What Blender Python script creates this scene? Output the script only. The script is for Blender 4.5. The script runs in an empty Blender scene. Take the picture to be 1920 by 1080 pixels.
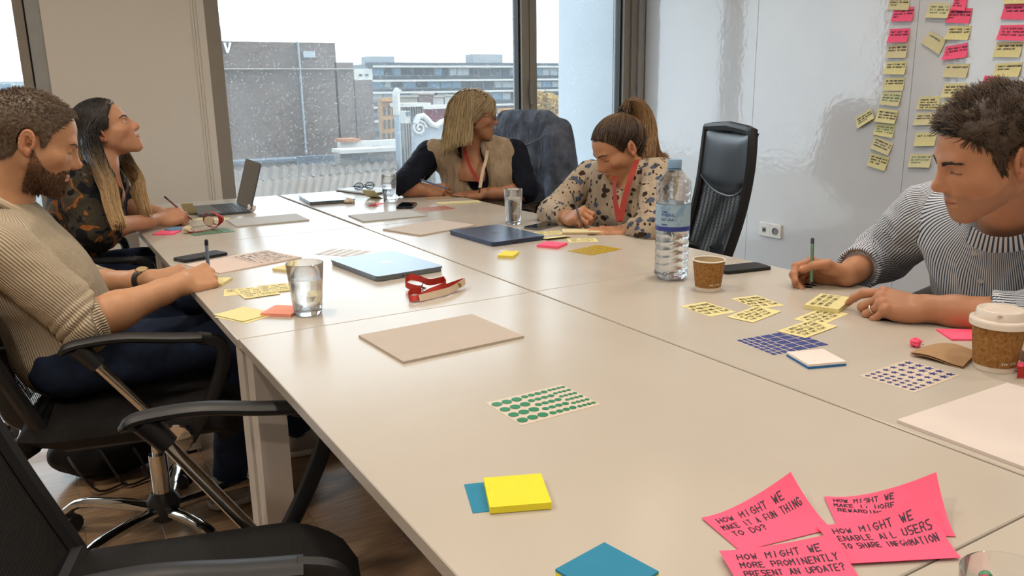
import bpy, math, random
import numpy as np
from mathutils import Vector, Matrix
random.seed(7); RNG = np.random.default_rng(7)
SC = bpy.context.scene
COL = SC.collection
# ------------------------------------------------------------------ camera, sky, sun, lamps, exposure
EYE = np.array([0., 0., 1.235])
FOC = 1514.06                                     # focal length in pixels of a 1920 wide frame
ROT = np.array([[0.85876003, 0.13425751, -0.49447561],
                [-0.51216217, 0.19691687, -0.83601056],
                [-0.0148701, 0.97118416, 0.23786595]])
cam = bpy.data.cameras.new('camera'); cam.sensor_width = 36; cam.lens = FOC / 1920 * 36; cam.clip_start = .02; cam.clip_end = 2000
camo = bpy.data.objects.new('camera', cam); COL.objects.link(camo)
M4 = Matrix.Identity(4)
for i in range(3):
    for j in range(3): M4[i][j] = float(ROT[i, j])
    M4[i][3] = float(EYE[i])
camo.matrix_world = M4; SC.camera = camo
SC.view_settings.view_transform = 'Standard'; SC.view_settings.look = 'None'
SC.view_settings.exposure = 0.12; SC.view_settings.gamma = 1.0; SC.view_settings.use_curve_mapping = False
SC.cycles.use_denoising = True
SC.cycles.max_bounces = 10; SC.cycles.transparent_max_bounces = 24; SC.cycles.caustics_refractive = False; SC.cycles.caustics_reflective = False
SC.cycles.sample_clamp_indirect = 6.0
w = bpy.data.worlds.new('sky'); SC.world = w; w.use_nodes = True
bg = w.node_tree.nodes['Background']; bg.inputs[0].default_value = (.80, .91, 1., 1); bg.inputs[1].default_value = 3.7
sun = bpy.data.lights.new('sun', 'SUN'); sun.energy = 4.6; sun.angle = .009; sun.color = (1., .90, .74)
suno = bpy.data.objects.new('sun', sun); COL.objects.link(suno); suno['kind'] = 'helper'
suno.rotation_euler = Vector((-.80, .22, -.62)).to_track_quat('-Z', 'Y').to_euler()
CEIL = 2.85
LAMPS = [(.2, .2), (1.5, -.1), (2.75, .3), (.2, 2.0), (1.55, 1.55), (2.75, 1.9), (-1.2, .8), (-1.0, 2.6), (1.5, -1.6), (-.6, -1.4), (.25, 3.35), (1.6, 3.2), (2.9, 3.3)]  # last three, unseen, added to brighten the wall pier
LAMP_W = 11.0; LAMP_COL = (1., .87, .73)

# ------------------------------------------------------------------ helpers
def ray(px, py): return ROT @ np.array([(px - 960) / FOC, -(py - 540) / FOC, -1.])
def onz(px, py, z):
    d = ray(px, py); return EYE + d * ((z - EYE[2]) / d[2])
TZ = .735
def T(px, py, h=0.): return onz(px, py, TZ + h)          # a point of the table top
def ony(px, py, Y): d = ray(px, py); return EYE + d * (Y / d[1])
def onx(px, py, X): d = ray(px, py); return EYE + d * (X / d[0])
def at(px, py, dep): return EYE + ray(px, py) * dep
def lin(c):
    if isinstance(c, str): c = [int(c[i:i + 2], 16) / 255 for i in (0, 2, 4)]
    return tuple(x / 12.92 if x <= .04045 else ((x + .055) / 1.055) ** 2.4 for x in c) + (1.,)
def N(v):
    v = np.asarray(v, float); return v / max(np.linalg.norm(v), 1e-9)

class Mat:
    """small wrapper over a node material"""
    def __init__(s, name, col='808080', rough=.5, metal=0., spec=.5, **kw):
        s.m = bpy.data.materials.new(name); s.m.use_nodes = True; s.t = s.m.node_tree; s.b = s.t.nodes['Principled BSDF']
        s.b.inputs['Base Color'].default_value = lin(col); s.b.inputs['Roughness'].default_value = rough
        s.b.inputs['Metallic'].default_value = metal; s.b.inputs['Specular IOR Level'].default_value = spec
        for k, v in kw.items(): s.b.inputs[k.replace('_', ' ')].default_value = v
    def n(s, typ, **kw):
        nd = s.t.nodes.new(typ)
        for k, v in kw.items():
            if hasattr(nd, k): setattr(nd, k, v)
            else: nd.inputs[k.replace('_', ' ')].default_value = v
        return nd
    def l(s, a, b): s.t.links.new(a, b)
    def coord(s, which='Object', scale=None):
        c = s.n('ShaderNodeTexCoord').outputs[which]
        if scale is None: return c
        mp = s.n('ShaderNodeMapping'); mp.inputs['Scale'].default_value = scale if hasattr(scale, '__len__') else (scale,) * 3
        s.l(c, mp.inputs[0]); return mp.outputs[0]
    def noise(s, scale, detail=4, co=None, rough=.55, dist=0.):
        nd = s.n('ShaderNodeTexNoise', Scale=scale, Detail=detail, Roughness=rough, Distortion=dist)
        s.l(co if co is not None else s.coord(), nd.inputs['Vector']); return nd.outputs['Fac']
    def ramp(s, fac, stops, interp='LINEAR'):
        r = s.n('ShaderNodeValToRGB'); r.color_ramp.interpolation = interp; e = r.color_ramp.elements
        while len(e) < len(stops): e.new(.5)
        for k, (p, c) in enumerate(stops): e[k].position = p; e[k].color = lin(c)
        s.l(fac, r.inputs[0]); return r.outputs[0]
    def col(s, sock): s.l(sock, s.b.inputs['Base Color']); return s
    def mix(s, fac, a, b, mode='MIX'):
        m = s.n('ShaderNodeMix', data_type='RGBA', blend_type=mode)
        for k, v in ((0, fac), (6, a), (7, b)):
            if isinstance(v, (int, float)): m.inputs[k].default_value = v
            elif isinstance(v, (str, tuple, list)): m.inputs[k].default_value = lin(v)
            else: s.l(v, m.inputs[k])
        return m.outputs[2]
    def math(s, op, a, b=None, c=None):
        m = s.n('ShaderNodeMath', operation=op)
        for k, v in enumerate((a, b, c)):
            if v is None: continue
            if isinstance(v, (int, float)): m.inputs[k].default_value = v
            else: s.l(v, m.inputs[k])
        return m.outputs[0]
    def bump(s, h, strength=.3, dist=.002):
        b = s.n('ShaderNodeBump'); b.inputs['Strength'].default_value = strength; b.inputs['Distance'].default_value = dist
        s.l(h, b.inputs['Height']); s.l(b.outputs[0], s.b.inputs['Normal']); return s
    def attr(s, name, out='Fac'): return s.n('ShaderNodeAttribute', attribute_name=name).outputs[out]
MATS = {}
def mat(name, col='808080', rough=.5, metal=0., spec=.5, vary=0., vscale=20., bump=0., bscale=200., bdist=.001, **kw):
    """plain procedural surface: colour with a fine tonal variation and a fine bump"""
    if name in MATS: return MATS[name]
    M = Mat(name, col, rough, metal, spec, **kw)
    if vary:
        base = lin(col)[:3]; f = M.noise(vscale, 5)
        r = M.n('ShaderNodeValToRGB'); e = r.color_ramp.elements
        e[0].position = .3; e[1].position = .7
        e[0].color = tuple(max(0, c * (1 - vary)) for c in base) + (1,); e[1].color = tuple(min(1, c * (1 + vary)) for c in base) + (1,)
        M.l(f, r.inputs[0]); M.col(r.outputs[0])
    if bump: M.bump(M.noise(bscale, 3), bump, bdist)
    MATS[name] = M.m; return M.m

class MB:
    """collects verts and faces of ONE mesh"""
    def __init__(s): s.v = []; s.f = []; s.mi = []
    def add(s, v, f, m=0):
        o = len(s.v); s.v += [tuple(map(float, p)) for p in v]; s.f += [tuple(i + o for i in q) for q in f]; s.mi += [m] * len(f); return s
    def box(s, a, b, m=0, bev=0.):
        (x0, y0, z0), (x1, y1, z1) = a, b
        if bev:
            t = bev; vs = []; 
            for z, k in ((z0, t), (z0 + t, 0), (z1 - t, 0), (z1, t)):
                vs += [(x0 + k + (t if not k else 0) * 0, y0 + k, z), (x1 - k, y0 + k, z), (x1 - k, y1 - k, z), (x0 + k, y1 - k, z)]
            fs = [(3, 2, 1, 0), (12, 13, 14, 15)]
            for l in range(3):
                for i in range(4): j = (i + 1) % 4; fs.append((l * 4 + i, l * 4 + j, l * 4 + 4 + j, l * 4 + 4 + i))
            return s.add(vs, fs, m)
        vs = [(x0, y0, z0), (x1, y0, z0), (x1, y1, z0), (x0, y1, z0), (x0, y0, z1), (x1, y0, z1), (x1, y1, z1), (x0, y1, z1)]
        return s.add(vs, [(3, 2, 1, 0), (4, 5, 6, 7), (0, 1, 5, 4), (1, 2, 6, 5), (2, 3, 7, 6), (3, 0, 4, 7)], m)
    def prism(s, poly, axis, lo, hi, m=0):
        """closed polygon (2d list) extruded along axis 0/1/2 from lo to hi; 2d coords are the other two axes in order"""
        def p3(p, t):
            q = list(p); q.insert(axis, t); return q
        n = len(poly); vs = [p3(p, lo) for p in poly] + [p3(p, hi) for p in poly]
        fs = [tuple(range(n))[::-1], tuple(range(n, 2 * n))] + [(i, (i + 1) % n, n + (i + 1) % n, n + i) for i in range(n)]
        return s.add(vs, fs, m)
    def lathe(s, prof, n=24, c=(0, 0, 0), m=0, caps=True):
        vs = []; fs = []
        for r, z in prof:
            for i in range(n):
                a = 2 * math.pi * i / n; vs.append((c[0] + r * math.cos(a), c[1] + r * math.sin(a), c[2] + z))
        for k in range(len(prof) - 1):
            for i in range(n):
                j = (i + 1) % n; fs.append((k * n + i, k * n + j, k * n + n + j, k * n + n + i))
        if caps:
            if prof[0][0] > 1e-6: fs.append(tuple(range(n))[::-1])
            if prof[-1][0] > 1e-6: fs.append(tuple(range((len(prof) - 1) * n, len(prof) * n)))
        return s.add(vs, fs, m)
    def tube(s, pts, r, n=10, m=0, flat=1., up=None, caps=True):
        """sweep of a circle (flat<1 squashes it along the frame's second axis); r may be a list"""
        P = [np.array(p, float) for p in pts]; R = r if hasattr(r, '__len__') else [r] * len(P)
        vs = []; fs = []; ref = N(up) if up is not None else None
        for k, p in enumerate(P):
            t = N(P[min(k + 1, len(P) - 1)] - P[max(k - 1, 0)])
            if ref is None: ref = N(np.cross(t, (0, 0, 1) if abs(t[2]) < .9 else (1, 0, 0)))
            a = N(ref - t * (ref @ t)); b = np.cross(t, a)
            if up is None: ref = a
            for i in range(n):
                g = 2 * math.pi * i / n; vs.append(p + R[k] * (a * math.cos(g) * flat + b * math.sin(g)))
        for k in range(len(P) - 1):
            for i in range(n):
                j = (i + 1) % n; fs.append((k * n + i, k * n + j, k * n + n + j, k * n + n + i))
        if caps: fs += [tuple(range(n))[::-1], tuple(range((len(P) - 1) * n, len(P) * n))]
        return s.add(vs, fs, m)
    def grid(s, fn, nu, nv, m=0, thick=0., flip=False):
        """fn(u,v)->point for u,v in 0..1; thick>0 closes a slab below along -normal (or fn2)"""
        pts = [np.array(fn(i / nu, j / nv), float) for j in range(nv + 1) for i in range(nu + 1)]
        W = nu + 1
        q = [(j * W + i, j * W + i + 1, (j + 1) * W + i + 1, (j + 1) * W + i) for j in range(nv) for i in range(nu)]
        if not thick: return s.add(pts, [f[::-1] for f in q] if flip else q, m)
        nrm = []
        A = np.array(pts).reshape(nv + 1, W, 3)
        du = np.gradient(A, axis=1); dv = np.gradient(A, axis=0); nn = np.cross(du, dv); nn /= np.linalg.norm(nn, axis=2, keepdims=True) + 1e-12
        if flip: nn = -nn
        low = (A - nn * thick).reshape(-1, 3); n = len(pts)
        fs = list(q) if not flip else [f[::-1] for f in q]
        fs += [tuple(i + n for i in f)[::-1] for f in fs]
        ring = [i for i in range(W)] + [j * W + nu for j in range(1, nv + 1)] + [nv * W + i for i in range(nu - 1, -1, -1)] + [j * W for j in range(nv - 1, 0, -1)]
        for k in range(len(ring)):
            a, b = ring[k], ring[(k + 1) % len(ring)]; f = (b, a, a + n, b + n); fs.append(f if not flip else f[::-1])
        return s.add(pts + list(low), fs, m)
    def xf(s, M):
        M = Matrix(M); s.v = [tuple(M @ Vector(p)) for p in s.v]; return s

def link(name, me, parent=None, mats=(), smooth=False, autosmooth=None):
    o = bpy.data.objects.new(name, me); COL.objects.link(o)
    for m in mats: me.materials.append(m)
    if smooth:
        me.polygons.foreach_set('use_smooth', [True] * len(me.polygons))
        if autosmooth is not None:
            try: me.set_sharp_from_angle(angle=math.radians(autosmooth))
            except Exception: pass
    if parent is not None: o.parent = parent
    return o
def obj(name, mb, mats, parent=None, smooth=False, auto=40, world=False):
    """link MB as one mesh object; world=True: coordinates are world ones and the parent is an unrotated Empty"""
    v = mb.v
    if world and parent is not None:
        L = parent_base(parent); v = [(p[0] - L[0], p[1] - L[1], p[2] - L[2]) for p in v]
    me = bpy.data.meshes.new(name); me.from_pydata(v, [], mb.f)
    mats = mats if isinstance(mats, (list, tuple)) else [mats]
    if any(mb.mi): me.polygons.foreach_set('material_index', mb.mi)
    me.validate(); me.update()
    return link(name, me, parent, mats, smooth, auto)
def parent_base(p):
    L = np.zeros(3)
    while p is not None: L += np.array(p.location); p = p.parent
    return L
def npmesh(name, V, F, mats, parent=None, smooth=True, attrs=None, world=True, auto=None):
    """fast mesh from arrays: V (n,3), F (m,4) or (m,3)"""
    V = np.asarray(V, np.float32)
    if world and parent is not None: V = V - parent_base(parent).astype(np.float32)
    F = np.asarray(F, np.int32); me = bpy.data.meshes.new(name); k = F.shape[1]
    me.vertices.add(len(V)); me.vertices.foreach_set('co', V.ravel())
    me.loops.add(F.size); me.loops.foreach_set('vertex_index', F.ravel())
    me.polygons.add(len(F)); me.polygons.foreach_set('loop_start', np.arange(0, F.size, k, dtype=np.int32))
    for an, a in (attrs or {}).items():
        a = np.asarray(a, np.float32)
        if a.ndim == 1: t = me.attributes.new(an, 'FLOAT', 'POINT'); t.data.foreach_set('value', a)
        else:
            t = me.attributes.new(an, 'FLOAT_COLOR', 'POINT'); c = np.ones((len(a), 4), np.float32); c[:, :3] = a; t.data.foreach_set('color', c.ravel())
    me.update(calc_edges=True)
    return link(name, me, parent, mats if isinstance(mats, (list, tuple)) else [mats], smooth, auto)
def tag(o, label=None, cat=None, group=None, kind=None):
    if label: o['label'] = label
    if cat: o['category'] = cat
    if group: o['group'] = group
    if kind: o['kind'] = kind
    return o
def thing(name, label, cat, loc=(0, 0, 0), rz=0., group=None):
    o = bpy.data.objects.new(name, None); COL.objects.link(o); o.empty_display_size = .05
    o.location = tuple(map(float, loc)); o.rotation_euler = (0, 0, rz); return tag(o, label, cat, group)
def struct(name, mb, m, parent=None, label=None, **kw):
    o = obj(name, mb, m, parent, **kw)
    if parent is None: o['kind'] = 'structure'
    if label: o['label'] = label
    return o
def copy_tree(o, parent=None):
    c = o.copy(); COL.objects.link(c); c.parent = parent
    for ch in o.children: copy_tree(ch, c)
    return c
def bez(p, n=12):
    """smooth Catmull-Rom through points"""
    P = [np.array(q, float) for q in p]; P = [2 * P[0] - P[1]] + P + [2 * P[-1] - P[-2]]; out = []
    for k in range(1, len(P) - 2):
        for i in range(n):
            t = i / n; a, b, c, d = P[k - 1:k + 3]
            out.append(.5 * ((2 * b) + (-a + c) * t + (2 * a - 5 * b + 4 * c - d) * t * t + (-a + 3 * b - 3 * c + d) * t ** 3))
    return out + [P[-2]]
# stroke lettering: each glyph is polylines on a 4 x 6 grid
GL = {'A': '00 26 40;12 32', 'B': '00 06 36 45 33 03;33 42 31 00', 'C': '45 26 04 02 20 41', 'D': '00 06 26 44 42 20 00', 'E': '40 00 06 46;03 33', 'F': '00 06 46;03 33',
      'G': '45 26 04 02 20 41 43 23', 'H': '00 06;40 46;03 43', 'I': '20 26', 'J': '46 41 20 01', 'K': '00 06;46 03 40', 'L': '06 00 40', 'M': '00 06 23 46 40', 'N': '00 06 40 46',
      'O': '20 02 04 26 44 42 20', 'P': '00 06 36 45 43 33 03', 'Q': '20 02 04 26 44 42 20;22 40', 'R': '00 06 36 45 33 03;33 40', 'S': '46 16 05 13 33 42 30 00', 'T': '06 46;26 20',
      'U': '06 01 20 41 46', 'V': '06 20 46', 'W': '06 10 24 30 46', 'X': '00 46;06 40', 'Y': '06 23 46;23 20', 'Z': '06 46 00 40', '?': '05 16 36 44 23 22;20 21', "'": '26 24',
      '/': '00 46', '.': '20 21', ',': '21 10', '-': '13 33', '(': '36 14 12 30', ')': '16 34 32 10', '1': '15 26 20', '2': '05 26 44 00 40', '3': '06 46 23 42 20 01', '4': '30 36 02 42', '5': '46 06 04 34 42 20 00', '0': '20 02 04 26 44 42 20'}
def strokes(text, x0, y0, h, rnd, adv=1.25, slant=0.12, jit=.25):
    """polylines (2d) of a line of hand lettering that starts at x0, baseline y0, cap height h"""
    out = []; s = h / 6; x = x0
    for ch in text.upper():
        if ch != ' ':
            for pl in GL.get(ch, '02 42').split(';'):
                pts = []
                for q in pl.split():
                    gx = int(q[0]) + rnd.uniform(-jit, jit); gy = int(q[1]) + rnd.uniform(-jit, jit)
                    pts.append((x + (gx * .82 + gy * slant) * s, y0 + gy * s))
                out.append(pts)
        x += 4 * s * adv
    return out
def write(mb, lines, fn, w, m=0):
    """lines: 2d polylines, fn(u,v)->3d point just above a surface; flat ribbons of width w"""
    for pl in lines:
        for (a, b) in zip(pl, pl[1:]):
            d = np.array(b) - np.array(a); L = np.linalg.norm(d)
            if L < 1e-9: continue
            d = d / L; n = np.array([-d[1], d[0]]) * w / 2; a2 = np.array(a) - d * w * .3; b2 = np.array(b) + d * w * .3
            mb.add([fn(*(a2 - n)), fn(*(b2 - n)), fn(*(b2 + n)), fn(*(a2 + n))], [(0, 1, 2, 3)], m)
# ------------------------------------------------------------------ surfaces of the room
def m_floor():
    M = Mat('laminate', '8a6f55', .22, spec=.5)
    co = M.coord('Generated', (1.2, 12, 1)); f = M.noise(5, 6, M.coord('Object', (1.6, 14, 1)), .6, .4)
    M.col(M.ramp(f, [(.25, '8a6d53'), (.5, 'a08265'), (.75, 'b39676')])); M.bump(f, .08, .001); return M.m
def m_paint(name, col, rough=.6, b=.08):
    M = Mat(name, col, rough); M.bump(M.noise(90, 3), b, .001); return M.m
def m_gloss_wall():
    M = Mat('whiteboard_paint', 'd6d7db', .07, spec=.5, Coat_Weight=1., Coat_Roughness=.11, Coat_IOR=1.38)
    n1 = M.noise(34, 2); n2 = M.noise(7, 3)
    h = M.math('ADD', n1, M.math('MULTIPLY', n2, 1.6)); M.bump(h, .16, .0022); b2 = M.n('ShaderNodeBump'); b2.inputs['Strength'].default_value = .35; b2.inputs['Distance'].default_value = .004; M.l(h, b2.inputs['Height']); M.l(b2.outputs[0], M.b.inputs['Coat Normal'])
    M.col(M.ramp(M.noise(2.2, 4), [(.3, 'd1d2d6'), (.7, 'd9dadc')])); return M.m
FLOORM = m_floor(); WALLM = m_paint('wall_paint', 'e4e0d8'); CEILM = m_paint('ceiling_paint', 'ece9e2'); GLOSSM = m_gloss_wall()
FRAMEM = mat('grey_aluminium', '948e84', .45, .0, vary=.04); GASKETM = mat('black_gasket', '15171c', .6, vary=.1)
LIGHTFRAMEM = mat('pale_aluminium', 'a9abab', .4, .0, vary=.04)
def m_pane():
    M = Mat('window_glass', 'ffffff', .05); t = M.t
    tr = M.n('ShaderNodeBsdfTransparent'); tr.inputs[0].default_value = (.96, .98, .98, 1)
    gl = M.n('ShaderNodeBsdfGlossy', Roughness=.01); lw = M.n('ShaderNodeLayerWeight', Blend=.5); fr = M.math('MULTIPLY_ADD', M.math('POWER', lw.outputs['Facing'], 5.), .9, .035)
    mx = M.n('ShaderNodeMixShader'); M.l(fr, mx.inputs[0]); M.l(tr.outputs[0], mx.inputs[1]); M.l(gl.outputs[0], mx.inputs[2])
    tl = M.n('ShaderNodeBsdfTranslucent'); tl.inputs[0].default_value = (.9, .93, .95, 1)
    v = M.n('ShaderNodeTexVoronoi', Scale=62.); M.l(M.coord('Object'), v.inputs['Vector'])
    sp = M.math('LESS_THAN', v.outputs['Distance'], .22); big = M.noise(1.3, 4)
    veil = M.math('MULTIPLY', M.math('MULTIPLY', sp, M.math('GREATER_THAN', M.noise(40, 2), .5)), .16)
    fac = M.math('ADD', veil, M.math('MULTIPLY', big, .09))
    m2 = M.n('ShaderNodeMixShader'); M.l(fac, m2.inputs[0]); M.l(mx.outputs[0], m2.inputs[1]); M.l(tl.outputs[0], m2.inputs[2])
    M.l(m2.outputs[0], t.nodes['Material Output'].inputs['Surface']); return M.m
PANEM = m_pane()
XL, XR, YF, YB = -3.2, 3.7, 4.5, -3.6
# floor: slab with planks as parts where the floor shows
fl = struct('floor', MB().box((XL, YB, -.2), (XR, 4.62, -.012)), mat('screed', '6e5b48', .6, vary=.1), label='brown wood laminate floor laid in long planks')
pk = MB().box((0, 0, -.012), (.1955, 1.2955, 0), bev=.0008); first = None
for i in range(-12, 10):
    off = (i * 37 % 13) / 13 * 1.3
    for j in range(0, 5):
        x, y = i * .196, -1.2 + j * 1.296 - off + .6
        if y + 1.3 > 4.48 or x + .2 > 1.9: continue
        if first is None: first = obj('plank', pk, FLOORM, fl); o = first
        else: o = first.copy(); COL.objects.link(o); o.parent = fl
        o.location = (x, y, 0)
struct('ceiling', MB().box((XL - .1, YB - .1, CEIL), (XR + .3, 4.62, CEIL + .25)), CEILM, label='white painted ceiling')
struct('wall_left', MB().box((XL - .2, YB, -.2), (XL, 4.62, CEIL)), WALLM, label='white painted side wall')
struct('wall_back', MB().box((XL - .2, YB - .2, -.2), (XR + .3, YB, CEIL)), WALLM, label='white painted back wall')
# glossy write-on wall in tall panels
wr = struct('wall_right', MB().box((XR + .012, YB, -.2), (XR + .3, 5.3, CEIL)), WALLM, label='glossy white write-on wall covered with sticky notes')  # carried on outdoors, unseen, to keep the sun off the outer wall
seams = [4.43, 3.445, 2.454, 1.463, .472, -.519, -1.51, -2.501, -3.492]
for a, b in zip(seams, seams[1:]):
    obj('wall_panel', MB().box((XR, b + .0015, .0), (XR + .012, a - .0015, CEIL), bev=.001), GLOSSM, wr)
struct('baseboard_right', MB().box((XR - .012, YB, 0), (XR, 4.43, .07), bev=.002), mat('white_trim', 'd9d8d4', .4, vary=.02))
# window wall
wf = struct('wall_far', MB().box((.144, YF - .03, 0), (.80, YF + .12, CEIL)), WALLM, label='plain off-white wall pier between the two windows')
obj('wall_segment', MB().box((XL, YF, 0), (-1.75, YF + .12, CEIL)), WALLM, wf)
obj('lintel', MB().box((XL, YF, 2.08), (XR, YF + .12, CEIL)), WALLM, wf)  # bottom set low, out of view, to cut the sky's reflection on the desks
t1 = struct('trim_1', MB().box((.80, YF - .034, 0), (.866, YF + .1, 2.08), bev=.002), WALLM, label='moulded off-white trim beside the big window')
for x in (.803, .815, .829): obj('bead', MB().box((x, YF - .040, 0), (x + .007, YF - .033, 2.08)), WALLM, t1)
struct('trim_2', MB().box((.083, YF - .02, 0), (.144, YF + .1, 2.08), bev=.002), LIGHTFRAMEM, label='pale blue-grey metal trim beside the pier')
def window(n, label, frames, panes, gaskets=()):
    ws = None
    for (x0, x1, z0, z1, y0, y1, mm) in frames:
        mb = MB().box((x0, y0, z0), (x1, y1, z1), bev=.003)
        if ws is None: ws = struct('window_%d' % n, mb, mm, label=label)
        else: obj('window_frame', mb, mm, ws)
    for (x0, x1, z0, z1) in panes: obj('pane', MB().box((x0, YF + .035, z0), (x1, YF + .043, z1)), PANEM, ws)
    for (x, z0, z1) in gaskets: obj('gasket', MB().box((x, YF - .008, z0), (x + .012, YF + .05, z1)), GASKETM, ws)
    return ws
window(1, 'grey framed window beside the man in the ribbed sweater', [(.035, .075, .06, 2.08, YF - .03, YF + .08, FRAMEM), (-1.75, -1.68, 0, 2.08, YF - .03, YF + .08, FRAMEM), (-1.75, .075, 0, .06, YF - .03, YF + .08, FRAMEM), (-.86, -.80, .06, 2.08, YF - .02, YF + .07, FRAMEM)],
       [(-1.69, -.85, .06, 2.08), (-.81, .04, .06, 2.08)], [(.074, .06, 2.08)])
w2 = window(2, 'wide dusty window with grey frame looking over the rooftops', [(.866, .936, 0, 2.08, YF - .035, YF + .08, FRAMEM), (2.742, 2.795, .06, 2.08, YF - .03, YF + .08, FRAMEM), (.93, 2.9, 0, .06, YF - .03, YF + .08, FRAMEM)],
       [(.93, 2.75, .06, 2.08)], [(2.729, .06, 2.08)])
window(3, 'narrow opening window with handle next to the glossy wall', [(2.797, 2.849, .06, 2.08, YF - .035, YF + .08, FRAMEM), (3.545, 3.60, .0, 2.08, YF - .03, YF + .08, FRAMEM), (3.60, 3.648, 0, 2.08, YF - .045, YF + .08, FRAMEM), (3.65, 3.70, 0, 2.08, YF - .06, YF + .1, LIGHTFRAMEM), (2.84, 3.55, 0, .06, YF - .03, YF + .08, FRAMEM)],
       [(2.845, 3.56, .06, 2.08)], [(3.530, .06, 2.08)])
hb = thing('window_handle', 'slim grey lever handle on the window mullion', 'handle', (2.80, YF - .036, 1.22))
obj('lever', MB().box((-.009, -.02, -.075), (.009, -.002, .075), bev=.003), FRAMEM, hb); obj('rosette', MB().box((-.014, -.008, -.03), (.014, .002, .03), bev=.002), FRAMEM, hb)
# wall socket pair
oc = onx(1445.5, 431.5, XR); so = thing('wall_socket', 'white double power socket low on the glossy wall', 'socket', (XR, oc[1], oc[2]))
WP = mat('white_plastic', 'e6e4de', .35, vary=.02)
for k, y in enumerate((.041, -.041)):
    p = obj('socket_plate', MB().box((-.012, y - .040, -.041), (0, y + .040, .041), bev=.003), WP, so)
    if k: 
        ring = MB().lathe([(.021, 0), (.021, .004), (.018, .004), (.018, -.008), (0, -.008)], 20); ring.xf(Matrix.Translation((-.0122, y, 0)) @ Matrix.Rotation(-math.pi / 2, 4, 'Y')); obj('socket_well', ring, mat('socket_grey', '9a9a98', .5, vary=.02), p, True)
        for dz in (-.009, .009):
            h = MB().lathe([(.003, 0), (0, .001)], 8); h.xf(Matrix.Translation((-.0045, y + dz, 0)) @ Matrix.Rotation(-math.pi / 2, 4, 'Y')); obj('socket_hole', h, GASKETM, p)
    else: obj('data_port', MB().box((-.0145, y - .012, -.014), (-.011, y + .012, .012)), mat('socket_grey'), p); obj('port_opening', MB().box((-.0152, y - .007, -.008), (-.014, y + .007, .004)), GASKETM, p)
# ceiling lamps: recessed downlights, the far row added to light the pier
LAMPGLOW = Mat('lamp_diffuser', 'ffffff', .5); LAMPGLOW.b.inputs['Emission Color'].default_value = LAMP_COL + (1,); LAMPGLOW.b.inputs['Emission Strength'].default_value = 6.
for k, (x, y) in enumerate(LAMPS):
    t = thing('ceiling_downlight', 'round recessed ceiling downlight with warm glow', 'ceiling light', (x, y, CEIL), group='ceiling downlights')
    obj('rim', MB().lathe([(.10, 0), (.10, -.008), (.085, -.008), (.085, 0)], 24, caps=False), WP, t, True); obj('diffuser', MB().lathe([(.084, -.003), (0, -.003)], 24, caps=False), LAMPGLOW.m, t)
    L = bpy.data.lights.new('downlight', 'AREA'); L.shape = 'DISK'; L.size = .17; L.energy = LAMP_W * ((1.7 if y < 2 else 1.) if x < 0 else (.62 if y < 1 else (.85 if y < 3 else .14))); L.color = LAMP_COL; L.spread = math.radians(150)
    lo = bpy.data.objects.new('downlight', L); COL.objects.link(lo); lo.location = (0, 0, -.012); lo.parent = t

# ------------------------------------------------------------------ the city outside
ZG = -16.
struct('ground_outside', MB().box((-150, 4.9, ZG - 1), (260, 400, ZG)), mat('street', '8d8a86', .9, vary=.1, vscale=.2), label='pale street level far below the window')
struct('wall_outside', MB().box((3.57, 4.62, -3), (3.698, 5.29, CEIL + 1)), m_paint('outer_render', '9fa9b2', .7), label='pale blue-grey rendered outer wall beside the narrow window')
XM = {}
def xm(name, col='808080', rough=.8, vary=.08, vs=1.2):
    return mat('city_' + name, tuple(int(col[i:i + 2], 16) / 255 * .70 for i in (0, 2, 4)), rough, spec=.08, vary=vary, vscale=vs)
def fx(px, Y, py=200): return ony(px, py, Y)[0]
def fz(py, Y, px=800): return ony(px, py, Y)[2]
def block(name, label, px0, px1, pyt, Y, depth, m, zb=ZG, cat='building'):
    t = thing(name, label, cat, (0, Y, zb))
    x0, x1, z1 = fx(px0, Y, pyt), fx(px1, Y, pyt), fz(pyt, Y, (px0 + px1) / 2)
    obj('wall', MB().box((x0, 0, 0), (x1, depth if depth > 10 else depth * .12, z1 - zb)), m, t); return t
def rect(t, name, px0, px1, py0, py1, Y, m, out=.15, deep=.3, zb=ZG):
    pm = (px0 + px1) / 2; ym = min((py0 + py1) / 2, py0 + 25); deep = min(deep, .9)
    x0, x1 = fx(px0, Y, ym), fx(px1, Y, ym); z1, z0 = fz(py0, Y, pm), fz(py1, Y, pm)
    return obj(name, MB().box((x0, -out, z0 - zb), (x1, deep, z1 - zb)), m, t)
def m_brick():
    M = Mat('city_brick', '6d6461', .9, spec=.08); b = M.n('ShaderNodeTexBrick', Scale=1.); b.inputs['Color1'].default_value = lin('4e4744'); b.inputs['Color2'].default_value = lin('574f4b'); b.inputs['Mortar'].default_value = lin('5c5450')
    b.inputs['Brick Width'].default_value = .6; b.inputs['Row Height'].default_value = .25; b.inputs['Mortar Size'].default_value = .02
    mp = M.n('ShaderNodeMapping'); mp.inputs['Rotation'].default_value = (math.pi / 2, 0, 0); M.l(M.coord('Object'), mp.inputs[0]); M.l(mp.outputs[0], b.inputs['Vector']); M.col(b.outputs[0]); return M.m
BR = m_brick(); Y1 = 46.
b1 = block('brick_building', 'huge windowless brown-grey brick building with stepped roofline', 330, 628, 78, Y1, 14, BR)
rect(b1, 'stair_tower', 628, 664, 117, 420, Y1, BR, 0, 12); rect(b1, 'side_wing', 664, 699, 150, 420, Y1, BR, 0, 10)
rect(b1, 'cornice', 330, 664, 128, 130.5, Y1, xm('pale_stone', 'b9b2a6'), .25, .3); rect(b1, 'roof_vent', 404, 415, 49, 78, Y1, xm('vent', 'a7b2ba'), 0, .6)
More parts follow.
